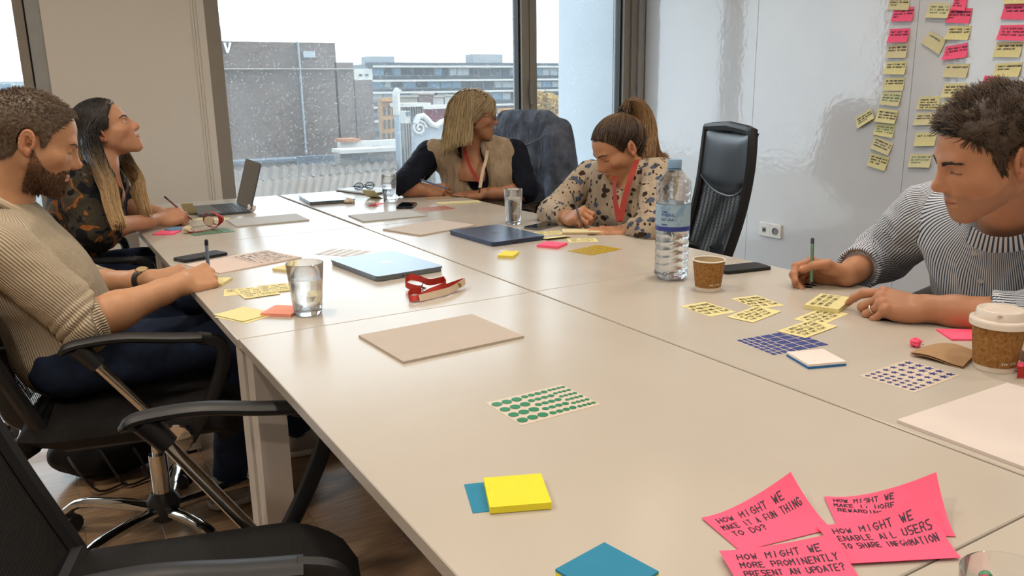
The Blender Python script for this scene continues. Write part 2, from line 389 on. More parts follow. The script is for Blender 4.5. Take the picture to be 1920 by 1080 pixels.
wn = rect(b1, 'window', 568, 590, 96, 108, Y1, xm('pale_frame', 'b8c2c8'), .08, .2); rect(b1, 'downpipe', 558, 560.5, 78, 290, Y1, xm('vent'), .2, .1)
def pxq(t, name, pts, Y, m, y0=-.12, y1=.05, zb=ZG):
    P = [ony(a, b_, Y) for a, b_ in pts]; return obj(name, MB().prism([(p[0], p[2] - zb) for p in P], 1, y0, y1), m, t)
pxq(b1, 'sign_letter', [(408, 80), (412, 80), (415, 99), (411, 99)], Y1, xm('white_sign', 'ffffff'))
pxq(b1, 'sign_letter', [(418, 80), (422, 80), (426, 93), (429, 80), (433, 80), (428, 99.5), (424, 99.5)], Y1, xm('white_sign'))
# low roofs in front of it
def corrugated(name, label, quad, pitch, amp, m):
    """ridged sheet roof between four world corners a-b (eave) c-d (ridge)"""
    a, b, c, d = [np.array(q, float) for q in quad]; n = max(4, int(np.linalg.norm(b - a) / pitch)); up = np.array([0, 0, 1.])
    def fn(u, v):
        k = round(u * n * 2); return (a * (1 - u) + b * u) * (1 - v) + (d * (1 - u) + c * u) * v + up * (amp if k % 2 else 0)
    t = thing(name, label, 'roof', tuple(a)); mb = MB().grid(fn, n * 2, 1, thick=.08); L = a; mb.v = [tuple(np.array(p) - L) for p in mb.v]
    o = obj('roof_sheet', mb, m, t); q = MB().box((0, 0, ZG - a[2]), tuple(np.array((b[0] - a[0], c[1] - a[1], -.4)))); obj('wall', q, xm('plaster', 'a39a90'), t); return t
corrugated('corrugated_roof', 'ridged pale sheet metal roof just below the window', [ony(425, 385, 17), ony(790, 352, 17.), ony(800, 318, 24), ony(428, 345, 24)],   .17, .07, xm('sheet_roof', '75675a', .6))
corrugated('corrugated_roof', 'farther strip of ridged sheet roof under the brick building', [ony(425, 350, 26), ony(745, 318, 26), ony(745, 296, 32), ony(428, 322, 32)], .3, .1, xm('sheet_roof2', '6c635b', .6))
t = block('flat_roof_house', 'low tan rendered hall in front of the brick building', 400, 640, 318, 36, 8, xm('tan', '8d8379'))
rect(t, 'roof_band', 400, 640, 298, 303, 36, xm('slate', '6c7784'), .3, 6); rect(t, 'parapet', 400, 640, 303, 320, 36, xm('grey_render', '99958f'), .1, 3)
t = block('grey_shed', 'dark grey lean-to shed with sloping roof edge', 560, 640, 292, 33, 3, xm('slate'))
t = block('arched_house', 'weathered grey house wall with white pointed arches', 636, 748, 283, 30, 5, xm('grey_render'))
rect(t, 'roof_edge', 636, 748, 278, 285, 30, xm('white_wall', 'd6d6d2'), .25, 5)
for px in (672, 699):
    a, b2, c2 = fx(px - 11, 30, 320), fx(px + 11, 30, 320), fx(px, 30, 300); z0, z1 = fz(345, 30, px), fz(305, 30, px)
    obj('arch', MB().prism([(a, z0 - ZG), (b2, z0 - ZG), (b2, (z0 * .6 + z1 * .4) - ZG), (c2, z1 - ZG), (a, (z0 * .6 + z1 * .4) - ZG)], 1, -.08, .1), xm('white_wall'), t)
for k in range(6): rect(t, 'dormer', 640 + k * 17, 652 + k * 17, 286 + k * 3, 294 + k * 3, 30, xm('slate'), .12, .1)
t = block('white_terrace', 'bright white terrace walls below the narrow orange house', 638, 745, 264, 38, 4, xm('white_wall'))
rect(t, 'window', 700, 712, 273, 286, 38, xm('glass', '6d8190', .2)); rect(t, 'coping', 638, 672, 260, 266, 38, xm('clay', 'b8805e'), .3, 4)
# narrow orange house
Y2 = 62; t = block('orange_house', 'narrow tall orange-tan house with slit windows', 716, 745, 184, Y2, 8, xm('orange', 'b98d5c'))
rect(t, 'cornice', 714, 746, 183, 190, Y2, xm('clay2', 'c99a66'), .4, .3)
for r in range(3):
    for c in range(3): rect(t, 'window', 719 + c * 8.5, 723 + c * 8.5, 200 + r * 25 - c, 217 + r * 25 - c, Y2, xm('dark_glass', '46525a', .2), .05)
# corrugated dark tower wall with steel pipe
Y3 = 30.; t = block('ribbed_wall_tower', 'dark grey ribbed metal wall behind a steel pipe', 750, 792, 198, Y3, 4, xm('ribbed', '75716d'))
for k in range(9): rect(t, 'rib', 752 + k * 4.6, 754.4 + k * 4.6, 200, 345, Y3, xm('ribbed2', '8b8680'), .18, .1)
rect(t, 'cap', 748, 800, 193, 200, Y3, xm('white_wall'), .4, 4)
t = thing('steel_pipe', 'tall pale steel pipe with white bent top', 'pipe', (fx(746, 29, 250), 29, ZG))
obj('shaft', MB().tube([(0, 0, 0), (0, 0, fz(172, 29, 746) - ZG)], .11, 12), xm('pipe', '9fb0bc', .4), t, True); obj('bent_top', MB().tube(bez([(0, 0, fz(215, 29, 746) - ZG), (-.02, -.05, fz(178, 29, 746) - ZG), (.1, -.05, fz(168, 29, 746) - ZG)], 6), .14, 10), xm('white_wall'), t, True)
# red house and things on its roof
Y4 = 40; t = block('red_house', 'dark red rendered house with a white roof edge', 768, 860, 203, Y4, 9, xm('red', '8a4453'))
rect(t, 'roof_edge', 766, 862, 197, 204, Y4, xm('white_wall'), .5, 9); rect(t, 'window_ledge', 820, 850, 224, 228, Y4, xm('pale_stone'), .3, .2)
for k, (a, b2, py, mm, lab) in enumerate(((785, 812, 175, xm('rust', '8b7a74'), 'brown plant box on the red house roof'), (812, 832, 180, xm('white_wall'), 'white roof cabinet leaning toward its twin'), (834, 860, 178, xm('white_wall'), 'wide white roof cabinet above the red house'), (750, 783, 180, xm('pale_stone'), 'pale low lift housing near the ribbed wall'))):
    u = thing('roof_cabinet', lab, 'roof box', (0, Y4 + 2, fz(199, Y4, 800))); zb = fz(199, Y4, 800); rect(u, 'casing', a, b2, py, 199, Y4 + 2, mm, 0, 2, zb); rect(u, 'lid', a - .6, b2 + .6, py - 1, py + 2, Y4 + 2, xm('pale_stone'), .15, 2.1, zb)
# ornate white gable
Y5 = 27.; t = thing('ornate_gable_house', 'white brick house front with a curled ornamental gable', 'building', (0, Y5, ZG))
pg = [(778, 345), (778, 232), (783, 219), (792, 217), (800, 224), (808, 233), (817, 236), (826, 229), (838, 226), (852, 222), (866, 228), (866, 345)]
pw = [ony(a, b2, Y5) for a, b2 in pg]; obj('wall', MB().prism([(p[0], p[2] - ZG) for p in pw], 1, 0, .3), xm('pale_brick', 'a4abb2'), t)
obj('coping', MB().tube([(p[0], -.05, p[2] - ZG) for p in pw[1:-1]], .11, 8), xm('white_wall'), t, True)
sp = [(ony(785, 240, Y5)[0] + .28 * (1 - k / 20) * math.cos(k * .7), -.06, ony(785, 240, Y5)[2] - ZG + .28 * (1 - k / 20) * math.sin(k * .7)) for k in range(18)]
obj('scroll', MB().tube(sp, .05, 6), xm('white_wall'), t, True)
u = thing('air_conditioner', 'white air conditioner box beside the curled gable', 'air conditioner', (0, 27.5, fz(232, 27, 775))); zb = fz(232, 27, 775); rect(u, 'casing', 754, 763, 208, 231, 27.5, xm('white_wall'), .3, .2, zb)
ac = MB().lathe([(.09, 0), (.09, .03), (0, .03)], 14); ac.xf(Matrix.Translation((fx(758.5, 27.5, 214), -.3, fz(213, 27.5, 758) - zb)) @ Matrix.Rotation(math.pi / 2, 4, 'X')); obj('fan_grille', ac, xm('slate'), u)
# long modern block behind everything
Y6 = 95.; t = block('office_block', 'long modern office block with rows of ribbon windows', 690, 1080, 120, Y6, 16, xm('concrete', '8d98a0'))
GL1, GL2 = xm('blue_glass', '7fa3bd', .15), xm('dark_glass')
rows = [(128, 141, GL1, xm('dark_band', '566068')), (153, 164, GL1, xm('dark_band')), (174, 187, GL1, xm('dark_band')), (200, 212, GL2, xm('dark_band')), (224, 238, GL2, xm('dark_band'))]
rect(t, 'roof_edge', 690, 1080, 118, 126, Y6, xm('roof_dark', '5a6772'), .8, 1)
for (a, b2, g, bd) in rows:
    rect(t, 'spandrel', 694, 1080, b2 + 1, b2 + 9, Y6, bd, .25, .2); rect(t, 'ledge', 694, 1080, a - 4.5, a - 1, Y6, xm('white_wall'), .9, .2)
    x = 697.
    rr = random.Random(a)
    while x < 1060:
        wd = rr.uniform(13, 24); rect(t, 'window', x, x + wd - 2.5, a, b2, Y6, rr.choice([g, g, GL2, xm('pale_frame')]), .06, .2); x += wd
rect(t, 'plant_room', 694, 745, 105, 119, Y6, xm('vent'), -3, 8); rect(t, 'plant_room', 893, 949, 101, 119, Y6, xm('vent2', 'a9b3b8'), -3, 8); rect(t, 'stair_head', 662, 695, 129, 150, Y6, xm('white_wall'), .6, 6)
for px in (670, 682): rect(t, 'window', px, px + 5, 139, 143, Y6, xm('dark_glass'), .7, .2)
t = block('orange_kiosk', 'small building with a bright orange awning roof', 925, 1000, 214, 70, 5, xm('white_wall')); rect(t, 'awning', 936, 964, 203, 212, 70, xm('awning', 'cf9350'), .8, .3)
for k in range(4): rect(t, 'window', 934 + k * 11, 942 + k * 11, 217, 226, 70, xm('glass'), .1)
t = block('white_house', 'plain white house under the golden tree', 996, 1075, 257, 34, 6, xm('white_wall')); rect(t, 'roof_edge', 994, 1078, 253, 259, 34, xm('pale_stone'), .4, 6); rect(t, 'window', 1012, 1026, 290, 320, 34, xm('glass'), .05)
t = block('grey_house', 'grey building seen past the pier window with a white H sign', -80, 20, 158, 40, 10, xm('bluegrey', '7f97ab')); S = strokes('H', 0, 0, 1, random.Random(1), 1, 0, 0); mb = MB(); hx, hz = fx(2, 40, 182), fz(188, 40, 2); hs = fz(178, 40, 5) - hz
write(mb, S, lambda u, v: (hx + u * hs * 1.3, -.1, hz - ZG + v * hs), .18); obj('sign_letter', mb, xm('white_sign'), t)
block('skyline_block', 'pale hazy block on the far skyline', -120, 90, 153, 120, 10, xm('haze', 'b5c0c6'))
# golden tree
def leaf_cloud(c, rad, n, size, rng):
    u = rng.normal(size=(n, 3)); u /= np.linalg.norm(u, axis=1, keepdims=True); p = c + u * rad * (rng.random((n, 1)) ** .4)
    a = rng.normal(size=(n, 3)); a /= np.linalg.norm(a, axis=1, keepdims=True); b = np.cross(a, rng.normal(size=(n, 3))); b /= np.linalg.norm(b, axis=1, keepdims=True)
    V = np.stack([p - a * size, p + b * size * .5, p + a * size, p - b * size * .5], 1).reshape(-1, 3); return V, np.arange(4 * n).reshape(n, 4)
def tree(label, px, py, Y, rad, mm, hgt):
    c = ony(px, py, Y); t = thing('street_tree', label, 'tree', (c[0], c[1], ZG)); Vs, Fs, k = [], [], 0; rng = np.random.default_rng(3)
    for j in range(9):
        cc = c + rng.normal(size=3) * np.array([rad, rad, hgt]) * .5; V, F = leaf_cloud(cc, rad * .6, 420, .17, rng); Vs.append(V); Fs.append(F + k); k += len(V)
    o = npmesh('crown', np.concatenate(Vs), np.concatenate(Fs), mm, t, False); o['kind'] = 'stuff'
    obj('trunk', MB().tube([(0, 0, 0), (.1, 0, c[2] - ZG)], .3, 8), xm('bark', '5d5247'), t, True)
tree('golden autumn tree beside the white house', 1022, 228, 40, 1.5, xm('gold_leaf', 'c9a45a'), 2.6)
tree('small golden tree at the foot of the ribbed wall', 795, 287, 26, .16, xm('gold_leaf'), .3)
# ------------------------------------------------------------------ desks
def m_table():
    M = Mat('white_laminate', 'bdb6ab', .22, spec=.2); f = M.noise(350, 2); M.bump(f, .035, .0006)
    M.col(M.ramp(M.noise(3, 3), [(.3, 'bab3a8'), (.7, 'c0b9ae')])); r = M.n('ShaderNodeMapRange'); M.l(M.noise(2.2, 4), r.inputs[0]); r.inputs[3].default_value = .17; r.inputs[4].default_value = .27; M.l(r.outputs[0], M.b.inputs['Roughness']); return M.m
TABM = m_table(); EDGEM = mat('desk_edge', '9c968d', .45, vary=.03); LEGM = mat('desk_leg', 'd0cac2', .4, vary=.03)
XE, XC, XW = .329, 1.068, 1.794; YA, YBB, YCC, YD = 4.132, 2.926, 1.691, .438
def desk(label, x0, x1, y0, y1, rot=0.):
    cx, cy = (x0 + x1) / 2, (y0 + y1) / 2; t = thing('desk', label, 'desk', (cx, cy, 0), rot, 'white desks pushed together'); hx, hy = (x1 - x0) / 2, (y1 - y0) / 2
    obj('tabletop', MB().box((-hx, -hy, TZ - .022), (hx, hy, TZ), bev=.0015), TABM, t)
    obj('edge_band', MB().box((-hx + .0004, -hy + .0004, TZ - .0225), (hx - .0004, hy - .0004, TZ - .006)), EDGEM, t) if False else None
    obj('apron', MB().box((-hx + .13, -hy + .05, TZ - .065), (-hx + .155, hy - .05, TZ - .022)), LEGM, t); obj('apron', MB().box((hx - .155, -hy + .05, TZ - .065), (hx - .13, hy - .05, TZ - .022)), LEGM, t)
    for sx in (-1, 1):
        for sy in (-1, 1):
            ax = sx * (hx - .038); ay = sy * (hy - .036)
            lg = obj('leg', MB().box((ax - .03, ay - .03, .012), (ax + .03, ay + .03, TZ - .022), bev=.002), LEGM, t)
            obj('leveling_foot', MB().lathe([(.02, 0), (.02, .012)], 14, (ax, ay, 0)), mat('black_plastic', '17181b', .45, vary=.1), lg)
G = .0012
for (y1, y0, row) in ((YA, YBB, 'by the big window'), (YBB, YCC, 'second from the big window'), (YCC, YD, 'third from the big window'), (YD, -.80, 'at the near end beside the pink notes')):
    desk('white laminate desk %s, %s' % (row, 'on the sweater man side'), XE + (.004 if row[0] == 't' else 0), XC - G - (.0035 if row[0] != 'b' else .006), y0 + G, y1 - G)
    desk('white laminate desk %s, %s' % (row, 'on the striped shirt side'), XC + G + (.0 if row[0] != 'b' else .008), XW, y0 + G, y1 - G - (.0 if row[0] != 'b' else .004), -.004 if row[0] == 'b' else 0.)
# ------------------------------------------------------------------ office chairs
BLK = mat('black_plastic', '17181b', .45, vary=.1); CHR = mat('chrome', 'd4d4d2', .07, 1., vary=.02)
def m_fabric():
    M = Mat('black_weave', '121215', .85, spec=.3); a = M.n('ShaderNodeTexWave', Scale=150.); b = M.n('ShaderNodeTexWave', Scale=150., bands_direction='Y')
    M.l(M.coord(), a.inputs['Vector']); M.l(M.coord(), b.inputs['Vector']); h = M.math('MULTIPLY', a.outputs['Fac'], b.outputs['Fac'])
    M.col(M.ramp(h, [(0., '0d0d0f'), (1., '3a3733')])); M.bump(h, .6, .002); return M.m
def m_mesh():
    """open net cloth: threads with holes between them"""
    M = Mat('black_net', '101013', .7, spec=.3); co = M.coord('Object'); sx = M.n('ShaderNodeSeparateXYZ'); M.l(co, sx.inputs[0])
    def stripe(s, k):
        f = M.math('FRACT', M.math('MULTIPLY', s, k)); return M.math('LESS_THAN', M.math('ABSOLUTE', M.math('SUBTRACT', f, .5)), .24)
    th = M.math('MAXIMUM', stripe(M.math('ADD', sx.outputs[1], M.math('MULTIPLY', sx.outputs[2], .12)), 210.), stripe(sx.outputs[2], 210.))
    M.l(th, M.b.inputs['Alpha']); return M.m
FABM = m_fabric(); NETM = m_mesh(); LEATH = mat('black_leather', '1b1f26', .34, vary=.1, bump=.25, bscale=260, bdist=.0006)
def sline(z, tilt=.20): # backrest profile: forward x at height z (chair faces +x; local)
    return -.27 - .19 * (z - .50) * tilt / .2 - .03 * math.sin((z - .5) * 5.2) + .03
def make_chair(label, loc, rz, spin=.3, headrest=True, solid=False, hgt=0., tilt=.20, top=1.10):
    t = thing('office_chair', label, 'chair', loc, rz, 'black office chairs round the desks'); H = hgt
    # seat cushion
    def seat(u, v):
        x = -.28 + .535 * u; y = (v - .5) * .50; e = max(abs(u - .5), abs(v - .5)) * 2
        rx = 1 - max(0, (abs(v - .5) * 2 - .82)) * .35 * (u > .5); z = .475 + H + .012 * math.cos((v - .5) * 5) - .055 * max(0, u - .75) ** 2 * 14 - .035 * max(0, e - .86) ** 2 * 40
        return (-.28 + .535 * u * rx, y * (1 - .12 * max(0, abs(u - .5) * 2 - .7) / .3), z)
    obj('seat', MB().grid(seat, 22, 22, thick=.06), FABM, t, True, 60)
    obj('seat_shell', MB().box((-.19, -.2, .385 + H), (.2, .2, .41 + H), bev=.01), BLK, t)
    # backrest: frame, net, head pad
    bk = None; hw = lambda z: (.215 + .02 * math.sin((z - .5) * 3.) if z < .92 else .215 + .02 * math.sin(.42 * 3) - .5 * (z - .92) ** 2)
    zs = [.47 + H + (top - .47) * k / 16 for k in range(17)]
    loop = [(sline(z - H, tilt), hw(z - H), z) for z in zs]; P = loop + [(loop[-1][0] - .004, loop[-1][1] * f, top + H + .012 * (1 - abs(f))) for f in (.8, .4, 0, -.4, -.8)] + [(x, -y, z) for x, y, z in loop[::-1]] + [(loop[0][0], loop[0][1] * f, loop[0][2]) for f in (-.5, 0, .5)]
    bk = obj('backrest', MB().tube(P + [P[0]], .019, 8), BLK, t, True)
    for off in (.0, .016):
        def net(u, v):
            z = .48 + H + (top - .49) * v; return (sline(z - H, tilt) - off - .035 * (1 - (2 * u - 1) ** 2) * (1 if off else .7), (2 * u - 1) * hw(z - H) * .97, z)
        obj('net_back', MB().grid(net, 14, 24, thick=.006 if solid else 0.), FABM if solid else NETM, bk, True)
    if headrest:
        def pad(s):
            def fn(u, v):
                a = 2 * u - 1; zt, zb = top + H - .005, top + H - .255 + .06 * abs(a) ** 2.4; z = zb + (zt - zb) * v; w = hw(z - H) * (.99 if v > .2 else .99 - .05 * (1 - v / .2)); e = max(abs(a) ** 6, abs(2 * v - 1) ** 6)
                return (sline(z - H, tilt) + s * (.026 - .020 * e) - .025 * (1 - a * a), a * w, z)
            return fn
        pf = obj('head_pad', MB().grid(pad(1), 16, 14, thick=.03), LEATH, bk, True, 60)
        pp = [pad(1)(k / 20, 0) for k in range(21)]; obj('piping', MB().tube(pp, .005, 6), mat('grey_piping', '596474', .4, vary=.05), pf, True)
    obj('spine', MB().tube(bez([(-.12, 0, .40 + H), (-.31, 0, .41 + H), (-.345, 0, .50 + H), (sline(.6, tilt) - .05, 0, .62 + H)], 6), .028, 8, flat=.6, up=(0, 1, 0)), BLK, t, True)
    # loop arms: plastic pad, black front strut, chrome rear tube
    for s in (-1, 1):
        Y = s * .275; a = thing_part('armrest', t)
        pts = bez([(-.145, Y, .665 + H), (-.11, Y, .683 + H), (-.01, Y, .69 + H), (.10, Y, .678 + H), (.17, Y, .672 + H)], 6); pd = obj('arm_pad', MB().tube(pts, [.012 + .012 * min(1, k / 3) for k in range(len(pts))], 10, flat=.5, up=(0, 0, 1)), BLK, a, True)
        obj('arm_strut', MB().tube(bez([(.16, Y, .672 + H), (.208, Y, .655 + H), (.212, Y, .60 + H), (.165, Y, .49 + H), (.11, Y * .93, .40 + H)], 6), .017, 8, flat=.75, up=(0, 1, 0)), BLK, a, True)
        obj('arm_collar', MB().tube([(-.105, Y, .676 + H), (-.067, Y, .626 + H)], [.024, .02], 12), BLK, a, True)
        obj('arm_tube', MB().tube([(-.073, Y, .634 + H), (.10, Y * .93, .385 + H)], .0125, 12), CHR, a, True)
        obj('cross_bolt', MB().tube([(.075, Y * .95, .395 + H), (.075, Y * .70, .395 + H)], .012, 10), BLK, a, True)
    # underside, column and star base
    obj('mechanism', MB().box((-.1, -.08, .345 + H), (.1, .08, .386 + H), bev=.012), BLK, t)
    obj('lever', MB().tube(bez([(.02, .06, .37 + H), (.02, .2, .36 + H), (.03, .255, .34 + H)], 4), .006, 6), BLK, t, True)
    dk = MB().lathe([(.0, 0), (.036, 0), (.040, .008), (.037, .014), (0, .016)], 20); dk.xf(Matrix.Translation((.085, -.278, .418 + H)) @ Matrix.Rotation(math.pi / 2, 4, 'X')); obj('tension_knob', dk, CHR, t, True)
    obj('gas_column', MB().lathe([(.025, .10), (.025, .26 + H * .5), (.014, .26 + H * .5), (.014, .35 + H)], 16), CHR, t, True)
    sb = obj('star_base', MB().lathe([(.03, .05), (.042, .06), (.045, .11), (.03, .135)], 18), BLK, t, True)
    for k in range(5):
        a = spin + k * 2 * math.pi / 5; c, s = math.cos(a), math.sin(a)
        obj('base_leg', MB().tube(bez([(.03 * c, .03 * s, .085), (.15 * c, .15 * s, .095), (.25 * c, .25 * s, .092), (.295 * c, .295 * s, .066)], 5), [.02] * 5 + [.018] * 5 + [.016] * 6, 10, flat=.85, up=(0, 0, 1)), CHR, sb, True)
        cs = MB(); ca = a + 1.1
        for o2 in (-.014, .014):
            wl = MB().lathe([(0, -.008), (.024, -.008), (.027, 0), (.024, .008), (0, .008)], 14); wl.xf(Matrix.Translation((.295 * c - .01 * math.cos(ca) - o2 * math.sin(ca), .295 * s - .01 * math.sin(ca) + o2 * math.cos(ca), .0275)) @ Matrix.Rotation(ca, 4, 'Z') @ Matrix.Rotation(math.pi / 2, 4, 'X')); cs.add(wl.v, wl.f)
        cs.box((.295 * c - .016, .295 * s - .006, .03), (.295 * c + .016, .295 * s + .006, .062)); cs.tube([(.295 * c, .295 * s, .055), (.295 * c, .295 * s, .072)], .009, 8)
        obj('caster', cs, BLK, t, True)
    return t
def thing_part(name, parent):
    o = bpy.data.objects.new(name, None); COL.objects.link(o); o.parent = parent; o.empty_display_size = .03; return o
CH = {}
CH['near'] = make_chair('empty black office chair nearest the camera, arm loops over the floor', (.142, 1.225, 0), -.28, .55, tilt=.3, hgt=-.015, solid=True)
CH['lman'] = make_chair('black office chair under the man in the ribbed sweater', (.205, 2.33, 0), -.22, .25, tilt=.27, hgt=-.015, top=1.0, headrest=False)
CH['lwoman'] = make_chair('black office chair under the long haired woman', (.10, 3.36, 0), .05, .6, top=.93, headrest=False)
CH['pony'] = make_chair('black office chair with shiny head pad behind the ponytail woman', (2.03, 2.45, 0), math.pi - .40, .2, top=1.075)
CH['blonde'] = make_chair('black office chair with a denim jacket over its back', (2.05, 3.68, 0), math.pi + .30, .4, top=1.06)
CH['rman'] = make_chair('black office chair under the man in the striped shirt', (2.12, .98, 0), math.pi, .1, top=.98, headrest=False)
# ------------------------------------------------------------------ flat things on the table
PAPERCOL = {'yellow': 'e4daa0', 'pale': 'ddd3a6', 'bright': 'e9dc3a', 'pink': 'ff6387', 'coral': 'f2a18a', 'blue': '2f83a6', 'white': 'e6ded9', 'tan': 'b99f80'}
def paper(k): return mat('paper_' + k, PAPERCOL.get(k, k if len(k) == 6 else 'ffffff'), .75, spec=.25, vary=.025, vscale=60)
INK = mat('dark_ink', '2a1c33', .6, vary=.1); INKB = mat('brown_ink', '3d3323', .6, vary=.1); INKG = mat('green_ink', '3f7d62', .6, vary=.1)
def rectfit(q, h=0.):
    """pixel corners TL,TR,BR,BL of a flat rectangle -> centre, unit u, unit v, width, height in the world"""
    P = [T(a, b, h)[:2] for a, b in q]; c = sum(P) / 4; u = (P[1] - P[0] + P[2] - P[3]) / 2; v = (P[0] - P[3] + P[1] - P[2]) / 2
    un = N(u); vn = np.array([-un[1], un[0]]); vn = vn if vn @ v > 0 else -vn
    return c, un, vn, np.linalg.norm(u), abs(v @ vn)
def flat(name, label, cat, q, th, m, z=0., group=None, size=None, curl=None, text=None, ink=None, th_px=.0, tw=.0011, lh=.2, layers=None, margin=.09, ang=0.):
    """thin sheet or pad; q pixel corners of its top face; curl(u,v)->lift; text lines written on the top face; layers=(fraction, material) for a base of another colour"""
    c, u, v, W, H = rectfit(q, z + th)
    if size: W, H = size
    if ang: a = math.radians(ang); u = np.array([u[0] * math.cos(a) - u[1] * math.sin(a), u[0] * math.sin(a) + u[1] * math.cos(a)]); v = np.array([-u[1], u[0]]) * np.sign(np.array([-u[1], u[0]]) @ v)
    t = thing(name, label, cat, (c[0], c[1], TZ + z), 0., group); hand = np.sign(u[0] * v[1] - u[1] * v[0])
    cu = curl or (lambda a, b: 0.)
    def top(a, b, e=0.): p = u * (a - .5) * W + v * (b - .5) * H; return (p[0], p[1], th + cu(a, b) + e)
    n = 10 if curl else 1; zb = 0. if not layers else th * layers[0]; mb = MB()
    up = [top(i / n, j / n) for j in range(n + 1) for i in range(n + 1)]; k = (n + 1) ** 2
    lo = [(p[0], p[1], (zb if not curl else max(p[2] - th, 0.)) + .0002) for p in up]; w = n + 1
    fs = [(j * w + i, j * w + i + 1, (j + 1) * w + i + 1, (j + 1) * w + i) for j in range(n) for i in range(n)]; fs += [tuple(x + k for x in f)[::-1] for f in fs]
    ring = [i for i in range(w)] + [j * w + n for j in range(1, w)] + [n * w + i for i in range(n - 1, -1, -1)] + [j * w for j in range(n - 1, 0, -1)]
    fs += [(ring[(i + 1) % len(ring)], ring[i], ring[i] + k, ring[(i + 1) % len(ring)] + k) for i in range(len(ring))]
    if hand < 0: fs = [f[::-1] for f in fs]
    mb.add(up + lo, fs); o = obj('sheet' if th < .002 else 'body', mb, m, t, bool(curl), 50)
    if layers:
        P = [u * (a - .5) * W + v * (b - .5) * H for a, b in ((0, 0), (1, 0), (1, 1), (0, 1))]
        if hand < 0: P = P[::-1]
        obj('base_layer', MB().prism([tuple(p) for p in P], 2, .0002, zb), layers[1], t)
    if text:
        rnd = random.Random(label); mw = MB(); y = 1 - margin - lh * .8
        for line in text:
            hgt = lh * H * .62; L = strokes(line, margin * W * (1 + rnd.random() * .5), y * H, hgt, rnd)
            tot = max(max(p[0] for p in pl) for pl in L); s = min(1., (1 - margin * .7) * W / tot)
            L = [[(p[0] * s / W, p[1] / H) for p in pl] for pl in L]
            for pl in L:
                for a2, b2 in zip(pl, pl[1:]):
                    A, B = np.array((a2[0] * W, a2[1] * H)), np.array((b2[0] * W, b2[1] * H)); d = B - A; l = np.linalg.norm(d)
                    if l < 1e-6: continue
                    d /= l; nn = np.array([-d[1], d[0]]) * tw / 2; A = A - d * tw * .3; B = B + d * tw * .3
                    mw.add([top(p[0] / W, p[1] / H, .0004) for p in (A - nn, B - nn, B + nn, A + nn)], [(0, 1, 2, 3)])
            y -= lh
        wo = obj('writing', mw, ink or INK, t); wo['kind'] = 'stuff'
    return t, top, W, H
BOARDM = mat('pinboard_grey', 'b9aea2', .7, vary=.02, bump=.1, bscale=300); BOARDW = mat('pinboard_white', 'd9cfca', .7, vary=.02)
def board(label, q, m=BOARDM, th=.005, **k): return flat('foam_board', label, 'board', q, th, m, group='blank boards on the desks', **k)
board('blank grey-beige board in the middle of the near desks', [(678, 629), (878, 588), (990, 630), (750, 677)])
board('large blank white board beside the coffee cup with lid', [(1702, 788), (1896, 718), (2140, 800), (1945, 880)], BOARDW, size=(.297, .21))
board('blank pale board beside the dark blue laptop', [(720, 429), (822, 411.6), (893, 421.6), (785, 441)], mat('pinboard_pale', 'c3b6aa', .7, vary=.02))
board('blank light grey board beside the orange sticker sheet', [(650, 403), (762, 394), (806, 403), (684, 415)], mat('pinboard_light', 'b5b4b0', .7, vary=.02))
board('blank light grey board in front of the open laptop', [(421, 412), (554, 400), (581, 412), (446, 423.5)], mat('pinboard_light'))
board('pale pink board under the sweater man\'s hands', [(343, 497), (500, 468), (563, 483), (416, 511)], mat('pinboard_pink', 'd9c4b8', .7, vary=.02), th=.003)
rt = ['WE WANT TO MAKE UPDATES', 'EASY AND QUICK FOR ALL', 'USERS WITH A SHORT NOTE', 'AND A CLEAR NEXT STEP', 'SO IT FEELS REWARDING', 'FOR THE WHOLE TEAM']
flat('index_card', 'pale card with lines of blue handwriting on the pink board', 'card', [(427, 481), (500, 468.5), (561, 482.5), (486, 495)], .0006, mat('card_pink', 'dccabf', .7, vary=.02), z=.0032, text=rt, ink=mat('blue_ink', '59606f', .6, vary=.1), lh=.145, tw=.0012)
def pad(label, q, col, th=.008, group='sticky note pads on the desks', **k): return flat('sticky_pad', label, 'sticky notes', q, th, paper(col), group=group, **k)
def note(label, q, col='yellow', z=.0, text=None, group='single sticky notes on the desks', **k): return flat('sticky_note', label, 'sticky note', q, .0006, paper(col), z=z, text=text, group=group, **k)
# near middle
note('single blue sticky note half under the bright yellow pad', [(871, 907), (970, 897), (996, 950), (897, 962)], 'blue', size=(.076, .076))
pad('bright yellow sticky pad lying on a blue note', [(911, 897), (1014, 888), (1031, 943), (918, 951)], 'bright', .009, z=.0008, size=(.076, .076), curl=lambda a, b: .003 * max(0, b - .4) ** 2)
pad('blue topped sticky pad with yellow layer beneath at the near edge', [(1045, 1066), (1133, 1019), (1232, 1070), (1143, 1127)], 'blue', .012, layers=(.72, paper('bright')), size=(.076, .076))
